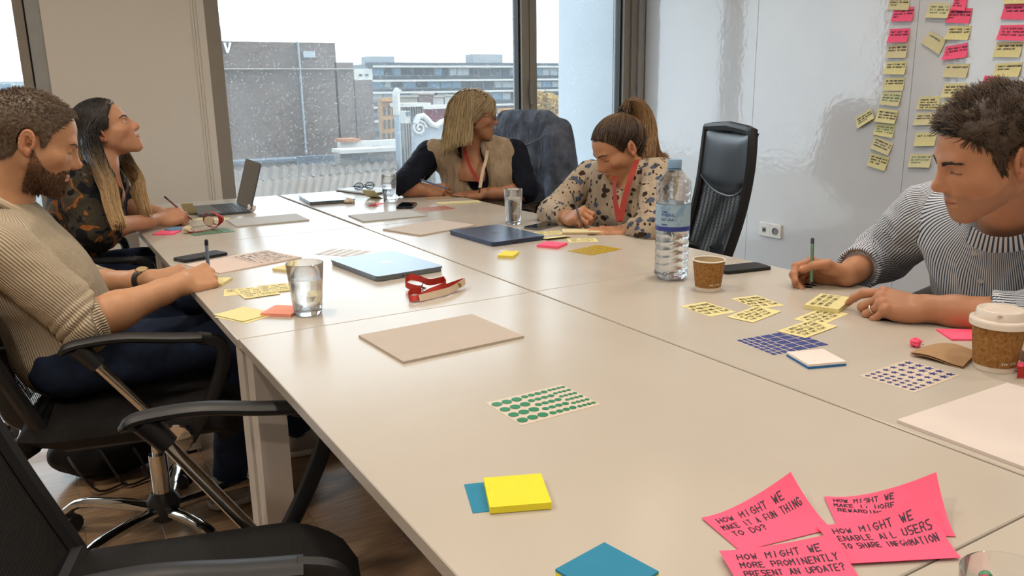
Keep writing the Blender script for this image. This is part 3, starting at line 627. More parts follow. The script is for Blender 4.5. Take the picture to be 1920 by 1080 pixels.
# pink notes with writing
PG = 'pink notes with handwritten questions'
cl = lambda s: (lambda a, b: .075 * max(0, a * .6 + b * .55 - .62) ** 1.6 * s + .0012 * b)
note('curled pink note asking about rewarding', [(1557, 922), (1752, 932), (1788, 1020), (1560, 1004)], 'pink', .0008, ['HOW MIGHT WE', 'MAKE IT MORE', 'REWARDING'], PG, curl=cl(1.5), lh=.15, margin=.05, size=(.127, .076), tw=.0015)
note('curled pink note asking for a fun thing to do', [(1319, 968), (1492, 926), (1552, 1000), (1380, 1040)], 'pink', .0008, ['HOW MIGHT WE', 'MAKE IT A FUN THING', 'TO DO?'], PG, curl=cl(1.3), lh=.2, size=(.127, .076), tw=.0015)
note('curled pink note about all users sharing information', [(1536, 980), (1719, 970), (1799, 1054), (1596, 1064)], 'pink', .0035, ['HOW MIGHT WE', 'ENABLE ALL USERS', 'TO SHARE INFORMATION'], PG, curl=cl(1.3), lh=.2, size=(.127, .076), tw=.0015)
note('pink note about presenting an update at the near edge', [(1318, 1030), (1548, 1020), (1658, 1100), (1408, 1120)], 'pink', .0065, ['HOW MIGHT WE', 'MORE PROMINENTLY', 'PRESENT AN UPDATE?'], PG, curl=cl(.5), lh=.2, size=(.127, .076), tw=.0015)
note('lowest pink note peeking out of the pile', [(1352, 1032), (1500, 1022), (1640, 1090), (1470, 1120)], 'pink', .0001, None, PG)
# sticker sheets
def sheet(label, q, backing, shapes, sm, z=0.):
    t, top, W, H = flat('sticker_sheet', label, 'stickers', q, .0005, backing, z=z, group='sheets of coloured stickers'); me = {}
    for k, pts in enumerate(shapes):
        n = len(pts); P = [top(a, b, .0004) for a, b in pts]; Q = [(p[0], p[1], p[2] + .0003) for p in P]; c = np.mean(np.array(P), 0)
        key = tuple(round(float(x), 5) for p in P for x in (np.array(p) - c)[:2])
        f = [tuple(range(n, 2 * n))] + [(i, (i + 1) % n, n + (i + 1) % n, n + i) for i in range(n)]
        if key in me: o = bpy.data.objects.new('sticker', me[key]); COL.objects.link(o); o.parent = t
        else: o = obj('sticker', MB().add([np.array(p) - c for p in P + Q], f), sm, t); me[key] = o.data
        o.location = tuple(c)
    return t
clr = mat('clear_film', 'd8cbbb', .25, vary=.02)
dots = []
for (x0, x1, nx, ny, r) in ((.015, .39, 3, 4, .058), (.40, .74, 4, 5, .039), (.75, .99, 4, 6, .027)):
    for i in range(nx):
        for j in range(ny):
            cx, cy = x0 + (i + .5) * (x1 - x0) / nx, .03 + (j + .5) * .94 / ny; dots.append([(cx + r * math.cos(g * math.pi / 7), cy + r * 1.38 * math.sin(g * math.pi / 7)) for g in range(14)])
sheet('clear sticker sheet with green dots of three sizes', [(913, 755), (1055, 720), (1125, 759), (975, 798)], clr, dots, mat('green_sticker', '0b7d4d', .3, vary=.05))
sq = []; xs = [0, .09, .18, .3, .42, .62, .82, 1.0]; 
for i in range(len(xs) - 1):
    k = 7 if i < 2 else (6 if i < 4 else 5)
    for j in range(k):
        a0, a1, b0, b1 = xs[i] + .012, xs[i + 1] - .012, j / k + .015, (j + 1) / k - .015; sq.append([(a0, b0), (a1, b0), (a1, b1), (a0, b1)])
sheet('white sticker sheet with dark blue squares', [(1380, 638), (1482, 620), (1555, 647), (1450, 667)], mat('sheet_white', 'e2d9d0', .5, vary=.02), sq, mat('blue_sticker', '2c3a86', .35, vary=.05))
st = []
for (x0, x1, nx, ny, r) in ((.03, .35, 3, 7, .045), (.37, .68, 2, 6, .055), (.70, .99, 2, 5, .068)):
    for i in range(nx):
        for j in range(ny):
            cx, cy = x0 + (i + .5) * (x1 - x0) / nx, .03 + (j + .5) * .94 / ny; st.append([(cx + (r if g % 2 == 0 else r * .42) * math.cos(g * math.pi / 5 + 1.57), cy + (r if g % 2 == 0 else r * .42) * 1.2 * math.sin(g * math.pi / 5 + 1.57)) for g in range(10)])
sheet('clear sticker sheet with small dark blue stars', [(1612, 703), (1700, 675), (1800, 703), (1712, 738)], clr, st, mat('blue_sticker'))
def bars(nx, ny, gx=.03, gy=.05): return [[(i / nx + gx, j / ny + gy), ((i + 1) / nx - gx, j / ny + gy), ((i + 1) / nx - gx, (j + 1) / ny - gy), (i / nx + gx, (j + 1) / ny - gy)] for i in range(nx) for j in range(ny)]
sheet('sticker sheet with orange bars near the blonde woman', [(779, 390), (837, 386), (852, 392), (792, 398.5)], mat('sheet_white'), bars(6, 1, .012, .03), mat('orange_sticker', 'a8593c', .4, vary=.05))
sheet('sticker sheet with green blocks by the red lanyard roll', [(350, 434), (425, 427), (440, 434), (362, 443)], mat('sheet_grey', '7d766c', .5, vary=.05), bars(7, 2, .02, .06), mat('green_sticker2', '3f8c66', .4, vary=.05))
sheet('gold glitter sticker sheet near the ponytail woman', [(1062, 470), (1122, 459), (1166, 467), (1109, 479)], mat('gold_foil', 'b59a3a', .35, vary=.15, vscale=300), bars(6, 6, .02, .02), mat('gold_sticker', 'c2a52c', .3, vary=.25, vscale=400))
sheet('white sticker sheet with grey rows behind the silver laptop', [(590, 476), (622, 466), (698, 470), (664, 482)], mat('sheet_white'), bars(5, 5, .01, .06), mat('grey_sticker', 'a9a6a2', .4, vary=.05))
# notes near the sweater man
MG = 'handwritten yellow notes by the water glass'; tx = ['THEY DO NOT', 'FEEL LIKE IT', 'UPDATE NOW', 'OR LATER']
note('yellow note with few words beside the sweater man\'s hand', [(424, 538), (470, 534), (474, 556), (426, 560)], 'yellow', .0, tx[:2], MG, ink=mat('blue_ink'), size=(.076, .076))
note('largest yellow note overlapping two others by the glass', [(449, 533), (490, 527), (527, 564), (468, 572)], 'yellow', .0014, tx, MG, ink=mat('blue_ink'), size=(.09, .10))
note('middle yellow note between two others by the glass', [(485, 531), (516, 528), (548, 548), (507, 553)], 'yellow', .0022, tx, MG, ink=mat('blue_ink'), size=(.076, .09))
note('yellow note half hidden behind the water glass', [(512, 530), (545, 527), (580, 546), (545, 550)], 'yellow', .0007, tx, MG, ink=mat('blue_ink'), size=(.076, .09))
note('lower of two blank yellow notes at the desk edge', [(406, 592), (462, 578), (514, 589), (458, 609)], 'yellow', .0, None)
note('upper of two blank yellow notes at the desk edge', [(402, 588.5), (461, 575), (508, 587), (453, 605)], 'yellow', .0012, None, curl=lambda a, b: .003 * (a - .5) ** 2)
pad('coral sticky pad beside the water glass', [(515, 573), (556, 573), (556, 590), (496, 586)], 'coral', .007, size=(.076, .076))
pad('small yellow pad behind the water glass', [(515, 503), (529, 498), (577, 498), (545, 507)], 'yellow', .007, size=(.055, .076))
note('loose yellow slip lying on the small yellow pad', [(545, 494), (566, 492), (578, 500), (556, 502)], 'yellow', .0085, None, curl=lambda a, b: .006 * a)
pad('small yellow pad under the sweater man\'s writing hand', [(385, 524), (400, 518), (426, 525), (412, 536)], 'yellow', .008, size=(.076, .06))
# notes near the striped shirt man
RG = 'handwritten yellow notes before the striped shirt man'; ry = ['I NEED TO UPDATE', 'MY PROFILE MORE', 'OFTEN AND FAST', 'FOR THE TEAM']
note('handwritten yellow note nearest the paper cup', [(1270, 573), (1332, 565), (1385, 583), (1322, 597)], 'yellow', 0, ry, RG, ink=INKB, size=(.076, .105), tw=.0012)
note('handwritten yellow note just behind the cup shadow', [(1372, 558), (1414, 552), (1472, 575), (1424, 580)], 'yellow', 0, ry, RG, ink=INKB, size=(.076, .105), tw=.0012)
note('handwritten yellow note overlapping its neighbour by the blue squares', [(1358, 583), (1392, 573), (1470, 593), (1442, 607)], 'yellow', .0008, ry, RG, ink=INKB, size=(.127, .066), tw=.0012)
note('handwritten yellow note in front of the thick pad', [(1477, 589), (1508, 577), (1604, 598), (1576, 610)], 'yellow', 0, ry, RG, ink=INKB, size=(.127, .066), tw=.0012)
note('handwritten yellow note touching the blue squares sheet', [(1447, 611), (1485, 598), (1582, 622), (1549, 634)], 'yellow', .001, ry, RG, ink=INKB, size=(.127, .066), tw=.0012)
pad('thick handwritten yellow pad under the pointing finger', [(1499, 566), (1517, 554), (1612, 562), (1594, 576)], 'yellow', .011, text=['HAVE A SHORT UPDATE', 'FORM WITH A QUICK', 'BUTTON TO SAVE IT'], ink=INKB, size=(.127, .076), tw=.0012)
pad('white sticky pad with blue layer beneath near blue squares', [(1476, 661), (1546, 655), (1584, 676), (1515, 682)], 'white', .009, layers=(.5, paper('2b6fb0')), size=(.076, .076))
pad('pink sticky pad beside the coffee cup lid', [(1765, 615), (1850, 616), (1870, 637), (1786, 637)], 'pink', .004, size=(.1, .07))
# between the laptops and the ponytail woman
pad('small yellow sticky pad in front of the dark blue laptop', [(936, 469), (979, 471), (971, 480), (927, 479)], 'e8d95a', .008, size=(.05, .076))
pad('pink sticky pad beside the dark blue laptop', [(1027, 451), (1063, 454), (1044, 463), (1007, 460)], 'pink', .008, size=(.076, .076))
PGN = 'yellow notes beside the ponytail woman'
note('yellow note touching the dark blue laptop corner', [(1000, 432), (1050, 430), (1056, 441), (1012, 445)], 'yellow', 0, tx, PGN, ink=INKB, size=(.1, .076))
note('yellow note with rolled edge next to the pink pad', [(1020, 445), (1062, 439), (1068, 448), (1022, 452)], 'yellow', .001, None, PGN, curl=lambda a, b: .006 * (1 - b) ** 2, size=(.1, .05))
note('yellow note in the shadow of the ponytail woman\'s arm', [(1064, 444), (1110, 444), (1124, 455), (1070, 458)], 'yellow', .0, tx, PGN, ink=INKB, size=(.1, .076))
pad('tan edged note pad under the ponytail woman\'s hand', [(1062, 429), (1124, 429), (1128, 434), (1060, 435)], 'pale', .010, layers=(.6, paper('tan')), size=(.15, .07))
# near the blonde woman
pad('wide yellow note pad in front of the blonde woman\'s hands', [(812, 378), (898, 374), (906, 379), (820, 384)], 'pale', .004, size=(.2, .07))
pad('small tan pad under the blonde woman\'s writing hand', [(800, 369), (845, 366), (848, 370), (798, 374)], 'tan', .006, size=(.12, .05))
note('yellow note curled upright beside the far glass', [(684, 380), (706, 380), (714, 366), (694, 364)], 'pale', 0, None, 'single sticky notes on the desks', size=(.076, .076), curl=lambda a, b: .045 * b * b)
note('orange edged note beside the far glass', [(686, 382), (712, 378), (722, 382), (694, 386)], 'coral', .0, None, size=(.08, .05))
note('pink paper scrap beside the far glass', [(694, 383), (712, 382), (716, 386), (700, 388)], 'pink', .001, None, size=(.06, .03), curl=lambda a, b: .004 * a)
pad('pink sticky pad near the long haired woman', [(301, 431), (337, 431), (325, 439), (289, 440)], 'pink', .005, size=(.076, .076))
note('pale yellow note standing up by the long haired woman\'s hand', [(346, 418), (365, 417), (363, 391), (351, 391)], 'pale', 0, None, 'single sticky notes on the desks', size=(.05, .06), curl=lambda a, b: .055 * b ** 1.5)
note('pale yellow note under the red lanyard roll', [(372, 414), (400, 412), (424, 409), (392, 407)], 'pale', .0, None, size=(.14, .07))
# ------------------------------------------------------------------ laptops
def apple(sx, n=40):
    pts = []
    for k in range(n):
        a = 2 * math.pi * k / n; r = 1 + .07 * math.cos(2 * a) - .16 * math.exp(-((a - math.pi / 2) / .28) ** 2) - .10 * math.exp(-((a - 3 * math.pi / 2) / .22) ** 2)
        x, y = r * .92 * math.cos(a), r * math.sin(a) * .98; d = math.hypot(x - 1.12, y - .1)
        if d < .48: x, y = 1.12 + (x - 1.12) / d * .48, .1 + (y - .1) / d * .48
        pts.append((x * sx, y * sx))
    return pts
ALU = mat('brushed_aluminium', '7c858f', .32, 1., vary=.03); DKALU = mat('midnight_aluminium', '4d5b72', .3, 1., vary=.04)
def rrect(w, h, r, n=5):
    out = []
    for cx, cy, a0 in ((w / 2 - r, h / 2 - r, 0), (-w / 2 + r, h / 2 - r, 90), (-w / 2 + r, -h / 2 + r, 180), (w / 2 - r, -h / 2 + r, 270)):
        for k in range(n + 1): a = math.radians(a0 + 90 * k / n); out.append((cx + r * math.cos(a), cy + r * math.sin(a)))
    return out
def laptop_closed(label, q, m, logo, flip=False):
    c, u, v, W, H = rectfit(q, .016); rz = math.atan2(u[1], u[0]); t = thing('laptop', label, 'laptop', (c[0], c[1], TZ), rz); W, H = .212, .305
    b = MB(); b.prism(rrect(W - .004, H - .004, .012), 2, .0015, .0095); obj('base', b, m, t); obj('lid', MB().prism(rrect(W, H, .012), 2, .0103, .0155), m, t)
    obj('lid_gap', MB().prism(rrect(W - .006, H - .006, .011), 2, .0094, .0104), BLK, t)
    lg = apple(.0145); lg = [(y, -x) for x, y in lg] if not flip else [(-y, x) for x, y in lg]; obj('logo', MB().prism(lg, 2, .0155, .0158), logo, t)
    lf = [(.0 + .004 * math.cos(k / 8 * 6.283) , .0 + .007 * math.sin(k / 8 * 6.283)) for k in range(8)]; lf = [(y + (.0185 if not flip else -.0185), x) for x, y in lf]; obj('logo_leaf', MB().prism(lf, 2, .0155, .0158), logo, t)
    for k in range(2): obj('port', MB().box((-.03 + k * .014, -H / 2 + .0012, .0045), (-.021 + k * .014, -H / 2 + .004, .0072)), BLK, t)
    for sx in (-1, 1):
        for sy in (-1, 1): obj('foot', MB().lathe([(.008, 0), (.008, .002)], 10, (sx * .085, sy * .13, 0)), BLK, t)
WL = mat('white_logo', 'f4f6f8', .25, vary=.01); DL = mat('dark_logo', '10141c', .2, vary=.02)
laptop_closed('closed silver laptop with white logo beside the red lanyard', [(745, 470), (823, 497), (692, 520), (630, 485)][-1:] + [(745, 470), (823, 497), (692, 520)], ALU, WL)
laptop_closed('closed dark blue laptop in front of the ponytail woman', [(849, 430), (940, 419), (1013, 443), (920, 455)], DKALU, DL)
laptop_closed('closed silver laptop at the far end beneath the window', [(556, 364), (636, 359), (670, 374), (585, 380)], ALU, WL)
# open laptop: screen seen from its side, keyboard facing the long haired woman
def laptop_open():
    a, b, c2 = T(468, 402), T(375, 388), T(381, 404); hinge0, hinge1 = T(474, 397, .01), T(441, 379, .01)
    hv = hinge1[:2] - hinge0[:2]; hm = (hinge0[:2] + hinge1[:2]) / 2; ang = math.atan2(hv[1], hv[0]); t = thing('laptop', 'open dark grey laptop in front of the long haired woman', 'laptop', (hm[0], hm[1], TZ), ang - math.pi / 2)
    m = mat('space_grey', '6f757d', .35, 1., vary=.03); W, D = .304, .212         # local y along hinge, keyboard toward -x
    obj('base', MB().xf(Matrix.Identity(4)).add([], []).prism(rrect(D, W, .012), 2, .002, .012).xf(Matrix.Translation((-D / 2, 0, 0))), m, t)
    kb = obj('keyboard', MB().box((-.118, -.135, .0112), (-.018, .135, .0123)), mat('keyboard_well', '191b1f', .5, vary=.1), t)
    k0 = obj('key', MB().box((-.0075, -.0078, 0), (.0075, .0078, .0014), bev=.0005), mat('key_black', '22252a', .4, vary=.05), kb); fst = True
    for i in range(5):
        for j in range(14):
            o = k0 if fst else k0.copy()
            if not fst: COL.objects.link(o); o.parent = kb
            fst = False; o.location = (-.109 + i * .0195, -.125 + j * .0192, .0123)
    obj('trackpad', MB().box((-.2, -.055, .0119), (-.127, .055, .0123)), mat('trackpad', '62686f', .3, .8, vary=.02), t)
    L = .208; th = math.radians(107); M = Matrix.Translation((-.002, 0, .013)) @ Matrix.Rotation(-(th - math.pi / 2) + 0, 4, 'Y').inverted()
    lid = MB().prism([(y, z + L / 2) for y, z in rrect(W, L, .01)], 0, 0, .005).xf(M); lo = obj('lid', lid, m, t)
    obj('screen', MB().prism([(y, z + L / 2) for y, z in rrect(W - .012, L - .014, .004)], 0, -.0006, .0002).xf(M), mat('screen_off', '14100e', .12, spec=.5, vary=.05), lo)
laptop_open()
# ------------------------------------------------------------------ phones
def phone(label, q, th=.008, m=None, screen=True, W=.074, H=.152):
    P = [T(*p, th)[:2] for p in q]; c = sum(P) / 4; e1, e2 = P[1] - P[0], P[2] - P[1]; lo = e1 if np.linalg.norm(e1) > np.linalg.norm(e2) else e2
    t = thing('phone', label, 'phone', (c[0], c[1], TZ), math.atan2(lo[1], lo[0]) - math.pi / 2); m = m or mat('phone_case', '131417', .4, vary=.1)
    obj('case', MB().prism(rrect(W, H, .011), 2, .0005, th - .0006), m, t)
    if screen: obj('screen', MB().prism(rrect(W - .006, H - .006, .009), 2, th - .0007, th), mat('phone_glass', '0a0c11', .06, spec=.6, vary=.02), t)
    else: obj('back_cover', MB().prism(rrect(W - .003, H - .003, .010), 2, th - .0007, th), mat('matt_black', '1c1c1f', .5, vary=.1), t)
    obj('port', MB().box((-.005, -H / 2 - .0003, .0025), (.005, -H / 2 + .002, .005)), mat('socket_grey'), t); obj('side_button', MB().box((W / 2 - .001, .02, .003), (W / 2 + .0007, .036, .005)), m, t)
phone('black phone in a case beside the sweater man\'s pen', [(320, 483), (415, 466), (430, 473), (336, 491)], .0095, None, False)
phone('black phone lying behind the open paper cup', [(1352, 498), (1418, 491), (1440, 500), (1352, 510)], .0095, mat('phone_case'), False)
phone('grey edged phone beside the ponytail woman\'s hand', [(984, 424), (1028, 414), (1050, 418), (1006, 430)], .008, mat('phone_silver', '8a8d90', .3, .9, vary=.03), True)
phone('black phone beside the far glass', [(740, 388), (752, 378), (783, 378), (775, 389)], .010)
# ------------------------------------------------------------------ glasses, bottle, cups
def m_glass(name, ior, col=(1, 1, 1, 1), tr=.35):
    M = Mat(name, 'ffffff', .0); g = M.n('ShaderNodeBsdfGlass', IOR=ior, Roughness=0.); g.inputs[0].default_value = col
    t = M.n('ShaderNodeBsdfTransparent'); t.inputs[0].default_value = (.97, .98, .98, 1); m = M.n('ShaderNodeMixShader'); m.inputs[0].default_value = tr
    M.l(g.outputs[0], m.inputs[1]); M.l(t.outputs[0], m.inputs[2]); M.l(m.outputs[0], M.t.nodes['Material Output'].inputs['Surface']); return M.m
GLASSM = m_glass('clear_glass', 1.45, tr=.12); WATERM = m_glass('water', 1.33, (.98, .99, 1, 1), .05); PETM = m_glass('clear_plastic', 1.35, (.95, .98, 1, 1), .55)
def tumbler(label, px, py, h=.122, r1=.043, r0=.032, level=.085, group='water glasses on the desks'):
    p = T(px, py); t = thing('water_glass', label, 'glass', (p[0], p[1], TZ), 0, group); w = .0022
    R = lambda z: r0 + (r1 - r0) * z / h
    obj('glass_wall', MB().lathe([(0, .0006), (r0 - .003, .0004), (r0, .003)] + [(R(z), z) for z in (h * .3, h * .6, h - .001)] + [(r1 - w / 2, h)] + [(R(z) - w, z) for z in (h - .001, h * .6, h * .3, .014)] + [(R(.01) - .008, .010), (0, .0095)], 40, caps=False), GLASSM, t, True, 50)
    if level: obj('water', MB().lathe([(0, .0098), (R(.01) - .0082, .0103), (R(.014) - w - .0002, .0142), (R(level) - w - .0002, level), (0, level - .0006)], 40, caps=False), WATERM, t, True, 50)
    return t
tumbler('tapered glass of water at the sweater man\'s desk edge', 578, 588)
tumbler('glass of water between the dark blue laptop and the phone', 963, 420, .135, .036, .029, .108)
tumbler('half full glass of water near the blonde woman', 731, 378, .125, .037, .03, .062)
def bottle():
    p = T(1258, 522); t = thing('water_bottle', 'large clear plastic water bottle with pale blue cap', 'bottle', (p[0], p[1], TZ)); H = .298
    def rad(z, a):
        if z < .018: r = .030 + .0145 * math.sin(min(1, z / .018) * math.pi / 2)
        elif z < .215: r = .0445
        elif z < .262: r = .0445 + .0015 * math.sin((z - .215) / .047 * math.pi)
        else: k = (z - .262) / (H - .262); r = .0445 - (.0445 - .0145) * (k ** .85)
        if .02 < z < .125: r -= .0022 * max(0, math.sin((z + .006 * math.cos(2 * a)) * 2 * math.pi / .0205)) ** 2
        if .20 < z < .26: r -= .0016 * max(0, math.sin((z + .007 * math.cos(3 * a)) * 2 * math.pi / .02)) ** 2
        if z < .022: r += .002 * math.cos(5 * a)
        return r
    n, zs = 56, [0] + [.004 + (H - .004) * k / 110 for k in range(111)]
    def fn(u, v): z = zs[min(int(round(v * (len(zs) - 1))), len(zs) - 1)]; a = u * 2 * math.pi; r = rad(z, a); return (r * math.cos(a), r * math.sin(a), z + .0005)
    obj('bottle_wall', MB().grid(fn, n, len(zs) - 1, flip=False), PETM, t, True)
    zw = .205; k2 = [z for z in zs if z <= zw]
    def fw(u, v): z = k2[int(round(v * (len(k2) - 1)))]; a = u * 2 * math.pi; r = rad(z, a) - .0008; return (r * math.cos(a), r * math.sin(a), z + .0015)
    wm = MB().grid(fw, n, len(k2) - 1); b = len(wm.v); wm.add([fw(i / n, 1) for i in range(n)], [tuple(range(n))]); wm.add([fw(i / n, 0) for i in range(n)], [tuple(range(n))[::-1]]); obj('water', wm, WATERM, t, True, 50)
    cb = mat('blue_cap', '7fa3c4', .4, vary=.03); cp = MB(); m = 48
    for k, (r, z) in enumerate(((.0178, H - .002), (.0178, H + .018), (.0165, H + .0205), (0, H + .0208))): pass
    vs = []; prof = [(.0176, H - .001), (.0178, H + .018), (.0162, H + .0208)]
    for r, z in prof:
        for i in range(m): a = 2 * math.pi * i / m; rr = r + (.0006 if i % 2 else -.0003); vs.append((rr * math.cos(a), rr * math.sin(a), z))
    fs = [(k * m + i, k * m + (i + 1) % m, k * m + m + (i + 1) % m, k * m + m + i) for k in range(2) for i in range(m)] + [tuple(range(2 * m, 3 * m))]
    cap = obj('cap', MB().add(vs, fs), cb, t, True, 50); obj('neck_ring', MB().lathe([(.0185, H - .0065), (.0185, H - .0035)], 24), cb, t, True, 40)
    lb = Mat('bottle_label', '9dbcd6', .4); lb.col(lb.ramp(lb.noise(26, 3), [(.42, '86abcb'), (.5, 'a4c3da'), (.62, '9fbdd4')])); lb.b.inputs['Alpha'].default_value = .93
    RL = .0456; z0, z1 = .135, .205
    lo = obj('label', MB().lathe([(RL, z0), (RL, z1)], 48, caps=False), lb.m, t, True); obj('label_stripe', MB().lathe([(RL + .0003, z0), (RL + .0003, z0 + .012)], 48, caps=False), mat('label_navy', '2f3f8f', .4, vary=.1), lo, True)
    mw = MB(); yy = .188
    for ln, hh in (('AIGUA', .004), ('MINERAL', .0068), ('NATURAL', .0068), ('SOURCE', .0035)):
        write(mw, strokes(ln, -.024, yy - .004, hh, random.Random(2), 1.2, 0, .05), lambda u, v: ((RL + .0005) * math.cos(-2.45 + u / RL), (RL + .0005) * math.sin(-2.45 + u / RL), v), .0009); yy -= hh + .0052
    obj('label_writing', mw, mat('label_navy'), lo)['kind'] = 'stuff'
bottle()
def m_kraft():
    M = Mat('kraft_card', '9c6f3e', .75, spec=.2); M.col(M.ramp(M.noise(160, 4), [(.3, '7d5527'), (.55, '9a6f3f'), (.8, 'ab8456')])); return M.m
KR = m_kraft(); CUPW = mat('cup_white', 'ddd2c4', .5, vary=.02)
def cup(label, px, py, h, r1, r0, lid, a0):
    p = T(px, py); t = thing('coffee_cup', label, 'cup', (p[0], p[1], TZ)); w = .0008; R = lambda z: r0 + (r1 - r0) * z / h
    obj('foot_band', MB().lathe([(R(0) - .003, .0008), (R(0), .0005), (R(.011), .011), (R(.011) - .001, .011)], 40, caps=False), CUPW, t, True)
    sl = obj('sleeve', MB().lathe([(R(.010) + .0006, .0105), (R(h * .955) + .0006, h * .955), (R(h * .955), h * .956)], 40, caps=False), KR, t, True)
    obj('liner', MB().lathe([(R(h) - .001, h), (R(h * .5) - .0012, h * .5), (R(.006) - .0012, .006), (0, .006)], 40, caps=False), mat('cup_inside', 'c9b793', .6, vary=.06, vscale=90), t, True)
    ring = [(r1 + .0022 * math.cos(k / 10 * 6.283), h + .0022 * math.sin(k / 10 * 6.283)) for k in range(11)]; obj('rim', MB().lathe(ring, 40, caps=False), CUPW, t, True)
    mw = MB(); s = strokes('WWW.SYRA.COFFEE', 0, .017, .0042, random.Random(1), 1.35, 0, .03); rr = lambda v: R(v) + .0012
    write(mw, s, lambda u, v: (rr(v) * math.cos(a0 + u / rr(v)), rr(v) * math.sin(a0 + u / rr(v)), v), .0008); obj('writing', mw, mat('white_print', 'd9cdb8', .6, vary=.02), sl)['kind'] = 'stuff'
    if lid:
        W = mat('lid_white', 'e0d6cb', .35, vary=.02); lo = obj('lid', MB().lathe([(r1 + .001, h - .007), (r1 + .0048, h - .006), (r1 + .0055, h + .002), (r1 + .0048, h + .0065), (r1 + .001, h + .008), (r1 - .003, h + .0075), (r1 - .0045, h + .022), (r1 - .0065, h + .024), (r1 - .009, h + .0235), (r1 - .011, h + .0185), (r1 - .014, h + .0175), (0, h + .018)], 48, caps=False), W, t, True, 60)
        obj('sip_opening', MB().prism([(-.012 + 0, -.0025), (.012, -.0025), (.012, .0025), (-.012, .0025)], 2, h + .0236, h + .0242).xf(Matrix.Translation((-.028, -.018, -.0053))), mat('lid_shadow', '8d8378', .5, vary=.02), lo)  # solid grey plate; the sip hole's shade is put into its colour
cup('open brown paper cup next to the water bottle', 1327, 543, .078, .0395, .0305, False, -2.25)
cup('brown paper coffee cup with white plastic lid', 1863, 690, .088, .0430, .0335, True, -2.35)
# ------------------------------------------------------------------ lanyards, ribbons, pens, scraps
LANY = mat('lanyard_red', 'b02a1c', .7, vary=.08, vscale=300, bump=.2, bscale=900); LANW = mat('lanyard_cream', 'c7b39b', .7, vary=.04)
def ribbon(mb, pts, wid, w, m=0, n=8):
    P = bez(pts, n); W = bez(wid, n); k = len(P)
    A = [p - N(q) * w / 2 for p, q in zip(P, W)]; B = [p + N(q) * w / 2 for p, q in zip(P, W)]
    nr = [N(np.cross(P[min(i + 1, k - 1)] - P[max(i - 1, 0)], W[i])) * .0005 for i in range(k)]
    vs = [a + q for a, q in zip(A, nr)] + [b + q for b, q in zip(B, nr)] + [a - q for a, q in zip(A, nr)] + [b - q for b, q in zip(B, nr)]; fs = []
    for i in range(k - 1): fs += [(i, i + 1, k + i + 1, k + i), (2 * k + i, 3 * k + i, 3 * k + i + 1, 2 * k + i + 1), (i, 2 * k + i, 2 * k + i + 1, i + 1), (k + i, k + i + 1, 3 * k + i + 1, 3 * k + i)]
    return mb.add(vs, fs, m)
def lanyard():
    base = T(815, 540); t = thing('lanyard', 'red and cream lanyard folded in loops beside the silver laptop', 'lanyard', (base[0], base[1], TZ)); Z = (0, 0, 1)
    def q(px, py, h): return T(px, py, h)
    up, fl = (0, 0, 1), (.3, .9, .15)
    mb = MB(); ribbon(mb, [q(790, 543, .012), q(768, 537, .012), q(760, 530, .016), q(768, 520, .024), q(785, 522, .024), q(805, 529, .024), q(832, 524, .026)], [Z, Z, Z, (.2, .3, 1), (.2, .3, 1), Z, Z], .017); obj('strap', mb, LANY, t, True, world=True)
    mb = MB(); ribbon(mb, [q(832, 524, .026), q(836, 533, .018), q(822, 540, .016), q(800, 549, .011), q(778, 560, .010), q(766, 556, .010), q(773, 545, .014), q(790, 546, .014)], [Z, Z, (.2, .6, 1), (.2, .6, .8), (.2, .7, .5), (.1, .5, 1), (.1, .3, 1), Z], .017); obj('strap', mb, LANY, t, True, world=True)
    mb = MB(); ribbon(mb, [q(786, 559, .010), q(815, 552, .011), q(846, 543, .012), q(872, 527, .014)], [(.1, .6, .8), (.1, .5, 1), (.1, .5, 1), (.1, .4, 1)], .017); obj('cream_strap', mb, LANW, t, True, world=True)
    mb = MB(); ribbon(mb, [q(828, 540, .010), q(845, 534, .012), q(868, 526, .016)], [Z, Z, Z], .013); obj('strap', mb, LANY, t, True, world=True)
    o = [q(862, 534, .0145), 0]; mb = MB(); c0 = q(857, 535, .013); mb.add([c0 + np.array([.014 * math.cos(a) * .8, -.004 + .0 * math.sin(a), .0075 * math.sin(a)]) for a in np.linspace(0, 6.283, 15)[:-1]], [tuple(range(14))]); obj('gold_spot', mb, mat('lanyard_gold', '9c7a1e', .6, vary=.05), t, world=True)
    obj('clip', MB().tube(bez([q(793, 528, .022), q(791, 535, .02), q(790, 540, .014), q(793, 545, .012)], 5), .0022, 8).tube([q(786, 537, .016), q(797, 541, .014)], .0035, 8), CHR, t, True, world=True)
    obj('badge_sleeve', MB().add([q(757, 552, .002), q(800, 540, .004), q(866, 545, .003), q(790, 566, .001)], [(0, 1, 2, 3)]).grid(lambda u, v: (q(860, 549, .002) * (1 - u) + q(884, 540, .004) * u) + np.array([0, .018 * v, .002 * math.sin(v * 3)]), 4, 4), m_glass('clear_sleeve', 1.2, tr=.8), t, world=True)
lanyard()
